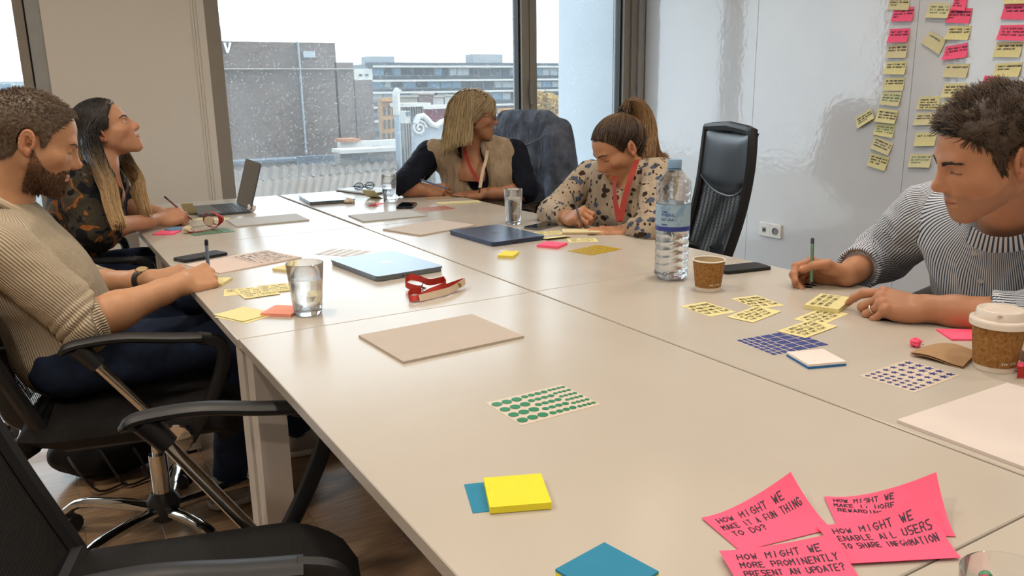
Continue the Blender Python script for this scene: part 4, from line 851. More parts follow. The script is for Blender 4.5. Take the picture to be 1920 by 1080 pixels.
def lanyard_roll():
    c = T(394, 431); t = thing('lanyard', 'rolled up red lanyard standing by the green sticker sheet', 'lanyard', (c[0], c[1], TZ)); u = np.array([.86, -.51, 0]); wv = (.5, .85, 0); P = []
    for k in range(40): a = -math.pi / 2 + k * .42; r = .036 - .022 * k / 40; P.append(np.array([c[0], c[1], TZ + .037]) + u * r * math.cos(a) * 1.05 + np.array([.001 * k, 0, r * math.sin(a) - .0 * k]))
    mb = MB(); ribbon(mb, P, [wv] * len(P), .018, n=2); obj('rolled_strap', mb, LANY, t, True, world=True)
    mb = MB(); ribbon(mb, [P[0], T(374, 434, .003), T(360, 435, .004), T(352, 436, .006)], [wv, wv, wv, wv], .016); obj('loose_end', mb, LANY, t, True, world=True)
    d = MB().lathe([(.017, -.006), (.018, 0), (.017, .006)], 18); d.xf(Matrix.Translation((c[0], c[1], TZ + .034)) @ Matrix.Rotation(-.53, 4, 'Z') @ Matrix.Rotation(math.pi / 2, 4, 'X')); obj('badge_reel', d, LANW, t, True, world=True)
lanyard_roll()
def lanyard_side():
    c = T(1906, 690); t = thing('lanyard', 'red and cream lanyard lying behind the lidded coffee cup', 'lanyard', (c[0], c[1], TZ)); mb = MB(); Z = (0, 0, 1)
    ribbon(mb, [T(1908, 699, .012), T(1915, 698, .013), T(1930, 696, .012), T(1950, 680, .011)], [Z, Z, Z, Z], .020); obj('strap', mb, LANY, t, True, world=True)
    mb = MB(); ribbon(mb, [T(1909, 667, .016), T(1915, 666, .022), T(1925, 674, .022), T(1950, 690, .02)], [Z, Z, Z, Z], .020); obj('cream_strap', mb, LANW, t, True, world=True)
    a, b = T(1902, 671, .024), T(1935, 678, .024); d = (b - a); mw = MB(); write(mw, strokes('TICCO', 0, 0, .008, random.Random(3), 1.3, 0, .1), lambda u, v: a + N(d) * u + np.array([-.003, -.003, v - .004]), .0013); obj('writing', mw, LANY, t, world=True)
lanyard_side()
def pen(label, tip, end, r, mats, cat='pen'):
    """slim pen between two world points: tip cone, barrel, end cap"""
    tip, end = np.array(tip, float), np.array(end, float); d = N(end - tip); L = np.linalg.norm(end - tip); t = thing('pen', label, cat, tuple(tip)); q = lambda s: tuple(d * s)
    obj('nib', MB().tube([q(0), q(.012), q(.016)], [.0006, r * .55, r * .7], 10), mats[1], t, True); obj('barrel', MB().tube([q(.015), q(.02), q(L - .016)], [r * .8, r, r], 12), mats[0], t, True, 40)
    obj('end_cap', MB().tube([q(L - .016), q(L - .003), q(L)], [r * 1.04, r * 1.04, r * .5], 12), mats[1], t, True, 40)
def crumple(label, px, py, r, m, seed, flatz=.7):
    p = T(px, py); t = thing('crumpled_paper', label, 'paper ball', (p[0], p[1], TZ)); rg = random.Random(seed); mb = MB(); n, k = 11, 8; vs = []
    for j in range(k + 1):
        for i in range(n):
            a = 2 * math.pi * i / n + rg.uniform(-.15, .15); b = math.pi * j / k; rr = r * rg.uniform(.68, 1.08); vs.append((rr * math.sin(b) * math.cos(a), rr * math.sin(b) * math.sin(a), max(0.0003, r * flatz * .85 + rr * flatz * math.cos(b))))
    fs = [(j * n + i, (j + 1) * n + i, (j + 1) * n + (i + 1) % n) for j in range(k) for i in range(n)] + [(j * n + i, (j + 1) * n + (i + 1) % n, j * n + (i + 1) % n) for j in range(k) for i in range(n)]
    o = obj('paper_lump', mb.add(vs, fs), m, t)
    fl = MB(); 
    for q in range(3): a = rg.uniform(0, 6.28); c2 = np.array([math.cos(a), math.sin(a), .6]) * r * .8; fl.add([c2 + np.array([rg.uniform(-1, 1), rg.uniform(-1, 1), rg.uniform(-.3, .9)]) * r * .55 for _ in range(3)], [(0, 1, 2)])
    fl.v = [(x, y, max(.0004, z)) for x, y, z in fl.v]; obj('paper_corner', fl, m, t)
crumple('crumpled ball of pink paper near the brown napkin', 1716, 650, .013, paper('pink'), 4, .8)
crumple('crumpled cream paper beside the far silver laptop', 655, 381, .026, mat('paper_cream', 'd8c7ae', .7, vary=.05), 9, .45)
crumple('crumpled clear wrapper beside the far glass', 697, 385, .026, mat('wrapper', 'cfcbc4', .25, vary=.05), 11, .5)
crumple('white crumpled tissue beside the open laptop', 472, 398, .022, paper('white'), 3, .9)
crumple('cream crumpled tissue at the end of the red lanyard', 352, 437, .022, mat('paper_cream'), 6, .7)
crumple('pink paper ball at the frame edge by the lanyard', 1921, 700, .014, paper('pink'), 8, .8)
# folded brown napkin
c = T(1765, 676); t = thing('paper_napkin', 'folded brown paper napkin beside the lidded coffee cup', 'napkin', (c[0], c[1], TZ)); NAP = mat('napkin_brown', 'a3835f', .85, vary=.05, vscale=80)
q4 = [T(1706, 668), T(1765, 650), T(1838, 664), T(1805, 692)]
def napf(h): return lambda u, v: (q4[0] * (1 - u) + q4[3] * u) * (1 - v) + (q4[1] * (1 - u) + q4[2] * u) * v + np.array([0, 0, h + .006 * v * (1 - v) * 4 * (1 - abs(u - .5)) + .003 * math.sin(u * 5)])
obj('upper_fold', MB().grid(napf(.008), 8, 6, thick=.0012), NAP, t, True, world=True); obj('lower_fold', MB().grid(napf(.0042), 8, 6, thick=.001), NAP, t, True, world=True)
# jar of markers at the near corner
jc = T(1903, 1082, .1); jc = np.array([jc[0], jc[1], TZ]); t = thing('glass_jar', 'clear glass tumbler holding markers at the near corner', 'glass', tuple(jc)); h, r1, r0, w_ = .100, .041, .034, .0024; R = lambda z: r0 + (r1 - r0) * z / h
obj('glass_wall', MB().lathe([(0, .0006), (r0 - .003, .0004), (r0, .003), (R(.05), .05), (r1, h - .001), (r1 - w_ / 2, h), (r1 - w_, h - .001), (R(.05) - w_, .05), (r0 - w_, .010), (0, .0095)], 40, caps=False), GLASSM, t, True, 50)
for k, (cn, cc, dx, dy, hh) in enumerate((('magenta', 'c2335c', -.026, .012, .103), ('green', '4c8a68', -.014, .018, .100), ('red', 'b04a3e', -.001, .014, .088), ('yellow', 'bda045', .010, .012, .090), ('dark green', '3f7a5e', .024, .010, .086), ('brown', '8a5a3c', -.030, -.004, .092), ('grey', 'a9a9ad', -.026, .003, .100))):
    b0 = jc + np.array([dx * .15 + .012, dy * .1 - .012, .0125 + .0006 * k]); b1 = jc + np.array([dx, dy, hh]); d = N(b1 - b0); u = thing('marker', '%s marker standing in the glass tumbler' % cn, 'marker', tuple(b0), group='markers in the glass tumbler'); L = np.linalg.norm(b1 - b0); mm = mat('marker_' + cn.replace(' ', '_'), cc, .4, vary=.03)
    obj('barrel', MB().tube([d * 0, d * (L * .55)], .0052, 12), mat('marker_white', 'd4d0c8', .4, vary=.03), u, True, 40); obj('cap', MB().tube([d * (L * .55), d * (L - .005), d * (L - .0015), d * L], [.0056, .0056, .0045, .002], 12), mm, u, True, 40)
# notebook with spectacle case, scissors
flat('notebook', 'white notebook with dark cover lying under the spectacles', 'notebook', [(632, 354), (692, 348), (740, 356), (690, 363)], .012, mat('notebook_white', 'cfd3d6', .6, vary=.02), layers=(.45, mat('notebook_dark', '4a443f', .6, vary=.05)))
c = T(684, 356, .012); t = thing('spectacles', 'folded dark spectacles on the white notebook', 'glasses', tuple(c)); DKF = mat('spectacle_frame', '17181c', .3, vary=.05)
for s in (-1, 1):
    ring = [(s * .03 + .024 * math.cos(a), .004, .02 + .018 * math.sin(a)) for a in np.linspace(0, 6.283, 20)]; obj('rim', MB().tube(ring, .0022, 6), DKF, t, True); obj('lens', MB().add([(p[0], p[1], p[2]) for p in ring[:-1]], [tuple(range(19))]), m_glass('lens', 1.2, (.4, .42, .45, 1), .5) if s < 0 else bpy.data.materials['lens'], t)
    obj('temple', MB().tube(bez([(s * .054, .004, .022), (s * .05, .02, .02), (-s * .04, .03 + .006 * s, .006)], 6), .0022, 6), DKF, t, True)
obj('bridge', MB().tube([(-.007, .004, .024), (0, .002, .027), (.007, .004, .024)], .002, 6), DKF, t, True)
c = T(345, 430); t = thing('scissors', 'blue handled scissors beside the pink pad', 'scissors', (c[0], c[1], TZ), .25); BH = mat('blue_handle', '5f86ad', .4, vary=.03)
for s in (-1, 1):
    obj('handle', MB().tube([(-.035 + .028 * math.cos(a), s * .018 + .013 * math.sin(a), .005) for a in np.linspace(0, 6.283, 18)], .0042, 8), BH, t, True); obj('blade', MB().prism([(-.005, s * .006 - .003), (-.005, s * .006 + .003), (.09, -s * .004)], 2, .003 + .0012 * s, .0045 + .0012 * s), CHR, t)
# ------------------------------------------------------------------ notes on the glossy wall
WN = [('y', [(352, -22), (480, -26), (472, 62), (345, 60)], ['THEY DO NOT WANT', 'PEOPLE TO KNOW', 'THIS'], 0), ('p', [(378, 55), (505, 40), (498, 130), (366, 133)], ["IT'S NOT UNDER", 'HAVING A GOOD', 'WAY'], 0), ('p', [(357, 178), (478, 172), (468, 258), (343, 262)], ["THEY CAN'T SEE", 'THE UPDATES ADDED'], 0),
      ('y', [(343, 275), (465, 265), (457, 355), (332, 356)], ["WE DON'T WANT OTHER", 'PEOPLE TO KNOW'], 0), ('y', [(335, 378), (460, 373), (450, 458), (318, 455)], ["CAN'T FIND THE", 'MENU TO UPDATE IT'], 0), ('y', [(325, 478), (447, 475), (438, 556), (315, 555)], ['NO TIME FOR UPDATE', 'A SHORT MESSAGE'], 0),
      ('y', [(310, 562), (430, 565), (412, 653), (294, 640)], ['TEXT IS SIMPLE', 'AND DOES NOT CHANGE', 'TEXT DESIGN'], 1), ('y', [(285, 662), (404, 678), (392, 760), (270, 745)], ["DON'T KNOW EXACTLY", 'BIG CHANGE OR THE', 'ABILITY TO UPDATE'], 0), ('y', [(270, 757), (388, 767), (374, 848), (258, 825)], ['PEOPLE DO NOT', 'SEE A NEED TO', 'UPDATE IT OFTEN'], 1),
      ('y', [(262, 830), (377, 880), (350, 953), (242, 908)], ['INFORMATION IS', 'NOT EASY TO', 'UNDERSTAND'], 0), ('y', [(240, 935), (352, 965), (325, 1050), (217, 1015)], ['NOT DOING WITH', 'PEOPLE TO RIGHT', 'THE JOB'], 0), ('y', [(140, 725), (240, 665), (265, 725), (160, 790)], ["USERS DON'T TRUST", 'HOW ARE MESSAGE', 'UPDATES'], 0),
      ('y', [(597, 18), (728, 22), (718, 112), (580, 108)], ['THEY SEE IT', 'AS A WASTE OF', 'THEIR TIME'], 1), ('p', [(720, 52), (862, 50), (845, 145), (698, 138)], ['MAKE CONTENT UPDATE', 'DETAILS IN A FUN', 'WAY'], 0), ('p', [(752, -12), (832, -18), (822, 68), (735, 58)], ["DON'T", 'AGREE', 'ON IDEAS'], 0),
      ('y', [(605, 190), (700, 245), (660, 335), (550, 262)], ['LAZINESS'], 0), ('y', [(718, 160), (858, 157), (838, 246), (693, 242)], ["DON'T FEEL LIKE", 'ENGAGED APP'], 0), ('p', [(698, 285), (833, 262), (833, 352), (680, 370)], ["THEY DON'T HAVE", 'A REASON TO DO', 'IT'], 0), ('y', [(698, 393), (844, 390), (826, 478), (682, 472)], ['NO INCENTIVES'], 0),
      ('y', [(688, 515), (826, 508), (812, 598), (673, 598)], ['THEY NEED TO HAVE A', 'GOOD NET', '(OF MENTORS)'], 0), ('y', [(535, 595), (668, 590), (655, 673), (520, 670)], ['USERS ARE', 'NOT ALWAYS', 'ENGAGED WITH', 'THE PLATFORM'], 0), ('y', [(515, 695), (652, 690), (640, 765), (502, 768)], ["DON'T FEEL LIKE", 'PARTICIPATING'], 0), ('y', [(672, 628), (800, 618), (790, 700), (658, 706)], ['NO NEED'], 0),
      ('y', [(512, 815), (645, 810), (632, 895), (507, 897)], ['NOT A HABIT'], 0), ('y', [(478, 945), (612, 942), (605, 1028), (472, 1025)], ['SIX STAGES OF', 'AN EFFICIENT', 'UPDATE'], 1), ('p', [(1060, 26), (1215, 20), (1200, 122), (1037, 118)], ['WHEN ADDING THE', 'TASKS ARE BORING'], 0), ('y', [(1064, -60), (1220, -68), (1212, 22), (1058, 24)], ['NO TIME'], 0),
      ('p', [(1035, 155), (1198, 150), (1186, 252), (1015, 243)], ["IT'S DIFFICULT", 'TO GO THROUGH', 'UPDATING OUT'], 0), ('y', [(1012, 262), (1172, 255), (1155, 352), (988, 350)], ['THEY HAVE TIME TO DO', 'AN UPDATE'], 0), ('y', [(1005, 390), (1170, 380), (1150, 472), (995, 470)], ["DON'T UNDERSTAND", 'ADDING'], 0), ('p', [(938, 462), (1020, 475), (1005, 562), (908, 550)], ['TOO MANY', 'MULTIPLE', 'CLICKS'], 0), ('p', [(1025, 520), (1092, 508), (1090, 580), (1010, 575)], ['USING', 'A READING'], 0), ('p', [(1115, 550), (1210, 545), (1205, 640), (1115, 628)], ['USERS IT', 'INFORMATION'], 0)]
for k, (cc, q, tx_, gi) in enumerate(WN):
    zo = .0015 + .0009 * (k % 4); P = [onx(1560 + a * .3056, b * .3056, XR - zo) for a, b in q]; lift = .006 + .008 * ((k * 7) % 5) / 4; c = sum(P) / 4
    t = thing('sticky_note', '%s wall note reading %s' % ('pink' if cc == 'p' else 'yellow', ' '.join(tx_).lower().replace("'", '').replace('(', '').replace(')', '')), 'sticky note', tuple(c), 0, 'sticky notes on the glossy wall')
    def srf(u, v, e=0.): p = (P[3] * (1 - u) + P[2] * u) * (1 - v) + (P[0] * (1 - u) + P[1] * u) * v; return (p[0] - lift * (1 - v) ** 2 - e - .0, p[1], p[2])
    mb = MB().grid(lambda u, v: srf(u, v), 2, 5, thick=.0003); obj('sheet', mb, paper('pink' if cc == 'p' else ('yellow' if k % 3 else 'pale')), t, True, 30, world=True)
    mw = MB(); rnd = random.Random(k); y = .80
    for ln in tx_:
        S = strokes(ln, 0, 0, .1, rnd, 1.15); mx = max(p[0] for pl in S for p in pl); sc = min(1., .86 / mx * 1.) if mx > 0 else 1; x0 = .08 + rnd.random() * .05
        write(mw, [[(x0 + p[0] * sc, y - .1 + p[1]) for p in pl] for pl in S], lambda u, v: srf(u, v, .0007), .021); y -= .2
    wo = obj('writing', mw, INKG if gi else INK, t, world=True); wo['kind'] = 'stuff'
# ------------------------------------------------------------------ smooth solid modelling for people (fields on a grid, then one surface)
class Field:
    def __init__(s, lo, hi, h):
        s.lo = np.array(lo, np.float32); s.h = np.float32(h); n = np.ceil((np.array(hi) - s.lo) / h).astype(int) + 1; s.n = n
        s.F = np.full(n, .5, np.float32); s.ax = [s.lo[i] + s.h * np.arange(n[i], dtype=np.float32) for i in range(3)]
    def sub(s, lo, hi):
        a = np.clip(np.floor((np.array(lo) - s.lo) / s.h).astype(int), 0, s.n); b = np.clip(np.ceil((np.array(hi) - s.lo) / s.h).astype(int) + 1, 0, s.n)
        if (b <= a).any(): return None
        return tuple(slice(x, y) for x, y in zip(a, b)), (s.ax[0][a[0]:b[0], None, None], s.ax[1][None, a[1]:b[1], None], s.ax[2][None, None, a[2]:b[2]])
    def comb(s, sl, d, k, op):
        f = s.F[sl]
        if op == '+':
            if k: t = np.clip(.5 + .5 * (d - f) / k, 0, 1); s.F[sl] = d + (f - d) * t - k * t * (1 - t)
            else: s.F[sl] = np.minimum(f, d)
        else:
            if k: t = np.clip(.5 - .5 * (f + d) / k, 0, 1); s.F[sl] = f + (-d - f) * t + k * t * (1 - t)
            else: s.F[sl] = np.maximum(f, -d)
    def ell(s, c, r, R=None, k=.01, op='+'):
        c = np.array(c, np.float32); r = np.array(r, np.float32); m = float(max(r)) + k + 3 * s.h; g = s.sub(c - m, c + m)
        if g is None: return s
        sl, (X, Y, Z) = g; X, Y, Z = X - c[0], Y - c[1], Z - c[2]
        if R is not None: R = np.array(R, np.float32); X, Y, Z = (R[0, i] * X + R[1, i] * Y + R[2, i] * Z for i in range(3))
        a = (X / r[0]) ** 2 + (Y / r[1]) ** 2 + (Z / r[2]) ** 2; b = (X / r[0] ** 2) ** 2 + (Y / r[1] ** 2) ** 2 + (Z / r[2] ** 2) ** 2
        k0 = np.sqrt(a); d = k0 * (k0 - 1) / np.sqrt(b + 1e-12); s.comb(sl, d.astype(np.float32), k, op); return s
    def cone(s, a, b, ra, rb=None, k=.01, op='+'):
        rb = ra if rb is None else rb; a = np.array(a, np.float32); b = np.array(b, np.float32); m = max(ra, rb) + k + 3 * s.h
        g = s.sub(np.minimum(a, b) - m, np.maximum(a, b) + m)
        if g is None: return s
        sl, (X, Y, Z) = g; d = b - a; L2 = float(d @ d) + 1e-12; X, Y, Z = X - a[0], Y - a[1], Z - a[2]
        t = np.clip((X * d[0] + Y * d[1] + Z * d[2]) / L2, 0, 1); q = np.sqrt((X - t * d[0]) ** 2 + (Y - t * d[1]) ** 2 + (Z - t * d[2]) ** 2)
        s.comb(sl, (q - (ra + (rb - ra) * t)).astype(np.float32), k, op); return s
    def cutcyl(s, c, n, L, r):
        """remove a flat-ended cylinder that starts at c along n"""
        c = np.array(c, np.float32); n = np.array(N(n), np.float32); e = c + n * L; m = r + 3 * s.h; g = s.sub(np.minimum(c, e) - m, np.maximum(c, e) + m)
        if g is None: return s
        sl, (X, Y, Z) = g; X, Y, Z = X - c[0], Y - c[1], Z - c[2]; t = X * n[0] + Y * n[1] + Z * n[2]; q = np.sqrt(np.maximum(X * X + Y * Y + Z * Z - t * t, 0))
        s.comb(sl, np.maximum(np.maximum(q - r, -t), t - L).astype(np.float32), 0, '-'); return s
    def mesh(s):
        F = s.F; S = F < 0; nx, ny, nz = s.n; c = np.zeros((nx - 1, ny - 1, nz - 1), np.int8)
        for i in (0, 1):
            for j in (0, 1):
                for k in (0, 1): c += S[i:nx - 1 + i, j:ny - 1 + j, k:nz - 1 + k]
        I = np.argwhere((c > 0) & (c < 8)); idx = np.full(c.shape, -1, np.int32); idx[I[:, 0], I[:, 1], I[:, 2]] = np.arange(len(I))
        off = np.array([(i, j, k) for i in (0, 1) for j in (0, 1) for k in (0, 1)]); v = np.stack([F[I[:, 0] + o[0], I[:, 1] + o[1], I[:, 2] + o[2]] for o in off], 1)
        acc = np.zeros((len(I), 3), np.float32); cnt = np.zeros(len(I), np.float32)
        for a in range(8):
            for b in range(a + 1, 8):
                if np.abs(off[a] - off[b]).sum() != 1: continue
                m = (v[:, a] < 0) != (v[:, b] < 0); t = v[m, a] / (v[m, a] - v[m, b]); acc[m] += off[a] + t[:, None] * (off[b] - off[a]); cnt[m] += 1
        V = s.lo + s.h * (I + acc / cnt[:, None]); Q = []
        for ax in range(3):
            A = np.moveaxis(S, ax, 0); Id = np.moveaxis(idx, ax, 0); e = A[:-1] != A[1:]; e = e[:, 1:-1, 1:-1]; P = np.argwhere(e); i, j, k = P[:, 0], P[:, 1] + 1, P[:, 2] + 1
            q = np.stack([Id[i, j - 1, k - 1], Id[i, j, k - 1], Id[i, j, k], Id[i, j - 1, k]], 1); fl = A[i, j, k]
            if ax == 1: fl = ~fl
            q[~fl] = q[~fl][:, ::-1]; Q.append(q)
        Q = np.concatenate(Q); return V.astype(np.float64), Q[(Q >= 0).all(1)]
def vnormals(V, Q):
    n = np.cross(V[Q[:, 2]] - V[Q[:, 0]], V[Q[:, 3]] - V[Q[:, 1]]); out = np.zeros_like(V)
    for c in range(3):
        for k in range(4): out[:, c] += np.bincount(Q[:, k], n[:, c], len(V))
    return out / (np.linalg.norm(out, axis=1, keepdims=True) + 1e-12)
_LAT = np.random.default_rng(5).random((32, 32, 32))
def vnoise(P, f=1.):
    p = np.asarray(P) * f; i = np.floor(p).astype(int); t = p - i; t = t * t * (3 - 2 * t); r = 0
    for a in (0, 1):
        for b in (0, 1):
            for c in (0, 1):
                w = (t[:, 0] if a else 1 - t[:, 0]) * (t[:, 1] if b else 1 - t[:, 1]) * (t[:, 2] if c else 1 - t[:, 2]); r = r + w * _LAT[(i[:, 0] + a) % 32, (i[:, 1] + b) % 32, (i[:, 2] + c) % 32]
    return r
def join(parts):
    """parts: list of (V, Q, attrs dict) -> one"""
    Vs, Qs, A, k = [], [], {}, 0
    for V, Q, at_ in parts:
        Vs.append(V); Qs.append(Q + k); k += len(V)
        for n, a in at_.items(): A.setdefault(n, []).append(a)
    return np.concatenate(Vs), np.concatenate(Qs), {n: np.concatenate(a) for n, a in A.items()}
def frame(f, up=(0, 0, 1), roll=0.):
    f = N(f); l = N(np.cross(up, f)); u = np.cross(f, l)
    if roll: l, u = l * math.cos(roll) + u * math.sin(roll), u * math.cos(roll) - l * math.sin(roll)
    return np.stack([f, l, u], 1)          # columns forward, left, up
def ss(x, a, b): t = np.clip((x - a) / (b - a), 0, 1); return t * t * (3 - 2 * t)
# ---- head in its own frame: x forward, y left, z up, origin between the ears at eye height
def head_mesh(h, o, neck):
    """o: options; neck: list of (point, radius) in head frame going down to the chest"""
    lo = [-.125, -.11, -.17]; hi = [.14, .11, .13]
    for p, r in neck: lo = [min(a, b - r - .02) for a, b in zip(lo, p)]; hi = [max(a, b + r + .02) for a, b in zip(hi, p)]
    lo = [max(a, b) for a, b in zip(lo, (-.26, -.2, -.33))]; hi = [min(a, b) for a, b in zip(hi, (.2, .2, .15))]
    F = Field(lo, hi, h); j = o.get('jaw', 1.); fem = o.get('fem', 0.)
    F.ell((-.008, 0, .034), (.098, .0755, .084), k=0); F.ell((.03, 0, .03), (.066, .064, .068), k=.02); F.ell((.034, 0, -.036), (.058, .058 * (1 - .04 * fem), .074), k=.03)
    for s in (-1, 1):
        F.cone((.008, s * .050 * j, -.052), (.070, s * .016 * j, -.100), .021, .016, k=.025); F.ell((.058, s * .043, -.026), (.026, .022, .022), k=.02); F.ell((.02, s * .058, -.03), (.035, .012, .03), k=.02)
    F.ell((.078, 0, -.102), (.018, .021 * j, .016), k=.018); F.ell((.075, 0, -.070), (.026, .030, .026), k=.02)
    br = .0135 - .003 * fem
    F.cone((.082, -.034, .019), (.0885, -.010, .015), br, br, k=.014); F.cone((.082, .034, .019), (.0885, .010, .015), br, br, k=.014)
    for s in (-1, 1): F.ell((.076, s * .017, -.034), (.022, .019, .028), k=.015)
    for s in (-1, 1): F.ell((.102, s * .031, .0005), (.0145, .0165, .0098), k=.009, op='-')
    ns = o.get('nose', 1.)
    F.cone((.0915, 0, .014), (.1095, 0, -.026), .0088, .0100, k=.012); F.cone((.094, 0, -.030), (.106, 0, -.034), .0150, .0125, k=.010); F.ell((.1120 + .004 * (ns - 1), 0, -.0325), (.0120 * ns, .0112, .0102), k=.008)
    for s in (-1, 1):
        F.ell((.1035, s * .0120, -.0385), (.0105, .0070, .0078), k=.006); F.ell((.110, s * .0058, -.0435), (.0045, .0030, .003), k=.002, op='-')
    # lids: closed or narrowed eyes are covered globes
    op = o.get('eye', 0.)
    for s in (-1, 1):
        F.ell((.0765, s * .031, -.001), (.0150, .0155, .0142), k=.004)
        if op: F.ell((.0930, s * .0315, -.0022 + .0015 * (op > 1)), (.0080, .0125, .0044), k=.0015, op='-')
    # lips
    for s in (-1, 1):
        F.cone((.098, 0, -.0640), (.0885, s * .0225, -.0680), .0052, .0030, k=.005); F.cone((.0965, 0, -.0735), (.0875, s * .0200, -.0695), .0060, .0030, k=.005)
    F.cone((.105, -.010, -.0687), (.105, .010, -.0687), .0016, k=.002, op='-'); F.cone((.104, -.010, -.0687), (.094, -.0235, -.0692), .0014, k=.002, op='-'); F.cone((.104, .010, -.0687), (.094, .0235, -.0692), .0014, k=.002, op='-')
    F.ell((.103, 0, -.055), (.004, .0028, .007), k=.004, op='-')
    # ears
    if o.get('ears', True):
        for s in (-1, 1):
            R = frame((1, s * .32, 0.1)); R2 = np.stack([R[:, 0], R[:, 1], R[:, 2]], 1); c = np.array((-.008, s * .0775, -.006))
            F.ell(c, (.0185, .0065, .031), R2, k=.006); F.ell(c + (.004, s * .0065, .002), (.0110, .0050, .020), R2, k=.004, op='-'); F.ell(c + (.006, s * .003, -.006), (.006, .008, .006), None, k=.003, op='-')
            P = [c + R @ np.array([.0155 * math.cos(a), s * .004, .0275 * math.sin(a)]) for a in np.linspace(-.5, 4.1, 13)]
            for a, b in zip(P, P[1:]): F.cone(a, b, .0036, k=.003)
            P = [c + R @ np.array([.0075 * math.cos(a), s * .0045, .016 * math.sin(a) + .003]) for a in np.linspace(.3, 3.9, 9)]
            for a, b in zip(P, P[1:]): F.cone(a, b, .0024, k=.003)
            F.ell(c + (.006, s * .001, -.0265), (.0075, .0048, .0085), k=.004)
    # neck
    P0 = (-.018, 0, -.035); r0 = .054 - .007 * fem; prev, pr = P0, r0
    for q, r in neck: F.cone(prev, q, pr, r, k=.022); prev, pr = q, r
    V, Q = F.mesh(); base = np.array(lin(o['skin'])[:3]); C = np.tile(base, (len(V), 1)); x, y, z = V.T
    def blend(m, col): C[:] = C * (1 - m[:, None]) + np.array(lin(col)[:3]) * m[:, None]
    blend(.22 * np.exp(-(((x - .075) / .03) ** 2 + ((np.abs(y) - .042) / .02) ** 2 + ((z + .035) / .022) ** 2)), o.get('blush', 'b5604a')); blend(.22 * np.exp(-(((x - .115) / .014) ** 2 + (y / .016) ** 2 + ((z + .034) / .014) ** 2)), o.get('blush', 'b5604a'))
    lip = ((np.abs(y) < .0225) & (x > .085) & (np.abs(z + .0690) < .0088 * (1 - (y / .0245) ** 2))).astype(float) * .62; blend(lip, o.get('lips', 'a4604f'))
    blend(((np.abs(z + .0688) < .0013) & (np.abs(y) < .0235) & (x > .088)).astype(float) * .6, '4a2620')
    lid = np.exp(-((np.abs(y) - .031) / .013) ** 2 - ((z + .001) / .010) ** 2) * (x > .078); blend(.25 * lid, o.get('lidcol', '9c6248'))
    if not op: blend(((np.abs(z + .0075 + .10 * (np.abs(np.abs(y) - .031)) ** 1.5 * 0 - .22 * (np.abs(y) - .031) ** 2 / .02) < .0013) & (np.abs(np.abs(y) - .031) < .0135) & (x > .079)).astype(float) * .85, '2a1a14')
    ear = ss(np.abs(y), .074, .080) * (z > -.045) * (z < .03); blend(.3 * ear, o.get('blush', 'b5604a'))
    if o.get('stubble'): blend(o['stubble'] * beard_mask(V), o.get('stubcol', '54423a'))
    if o.get('scalp'): blend(.75 * ss(hair_depth(V, o.get('hairline', 'm')), -.004, .006), o['scalp'])
    return V, Q, C
def beard_mask(V):
    x, y, z = V.T; a = np.abs(y)
    top = np.interp(x, [-.02, .005, .02, .045, .07, .085, .12], [-.03, -.014, -.034, -.060, -.064, -.052, -.046]); m = ss(top - z, -.004, .006) * ss(z, -.135, -.118) * ss(x, -.002, .012)
    lipz = ((a < .024) & (np.abs(z + .069) < .0095) & (x > .085)); und = ss(z, -.06 - .5 * np.maximum(x, 0) - .045, -.06 - .5 * np.maximum(x, 0) - .02); return m * (1 - lipz) * (1 - ((z > -.056) & (a < .018) & (x > .1)))
def hair_depth(V, kind='m'):
    """how far (m) a scalp point lies inside the hair line"""
    x, y, z = V.T
    if kind == 'm': zm = np.interp(x, [-.12, -.06, -.03, -.012, .012, .022, .032, .040, .052, .066, .078, .11], [-.075, -.075, -.05, .014, .014, -.022, -.020, .026, .042, .051, .062, .080])
    elif kind == 'crew': zm = np.interp(x, [-.12, -.06, -.03, -.012, .012, .022, .032, .040, .055, .066, .078, .11], [-.075, -.075, -.05, .014, .014, -.012, -.010, .028, .048, .066, .082, .092])
    else: zm = np.interp(x, [-.12, -.06, -.03, -.012, .010, .022, .034, .045, .055, .066, .078, .11], [-.08, -.08, -.06, .010, .012, -.005, .000, .026, .046, .062, .074, .086])
    return z - zm - 10. * ((np.abs(y) > .0772) & (z < .035)) + np.where(x > .06, .08 * np.maximum(0, np.abs(y) - .035) * (1 if kind != 'm' else -1), 0)
def tubes(P, rad, sides=3):
    """P (S,M,3) strands, rad (M,) or (S,M) -> quads"""
    S, M, _ = P.shape; T_ = np.gradient(P, axis=1); T_ /= np.linalg.norm(T_, axis=2, keepdims=True) + 1e-9; ref = np.array([.31, .87, .37]); a = np.cross(T_, ref); a /= np.linalg.norm(a, axis=2, keepdims=True) + 1e-9; b = np.cross(T_, a)
    R = np.broadcast_to(rad, (S, M))[..., None]; V = np.stack([P + R * (a * math.cos(2 * math.pi * k / sides) + b * math.sin(2 * math.pi * k / sides)) for k in range(sides)], 2)
    i = np.arange(S * M * sides).reshape(S, M, sides); n = np.roll(i, -1, 2); q = np.stack([i[:, :-1], n[:, :-1], n[:, 1:], i[:, 1:]], -1).reshape(-1, 4)
    return V.reshape(-1, 3), q
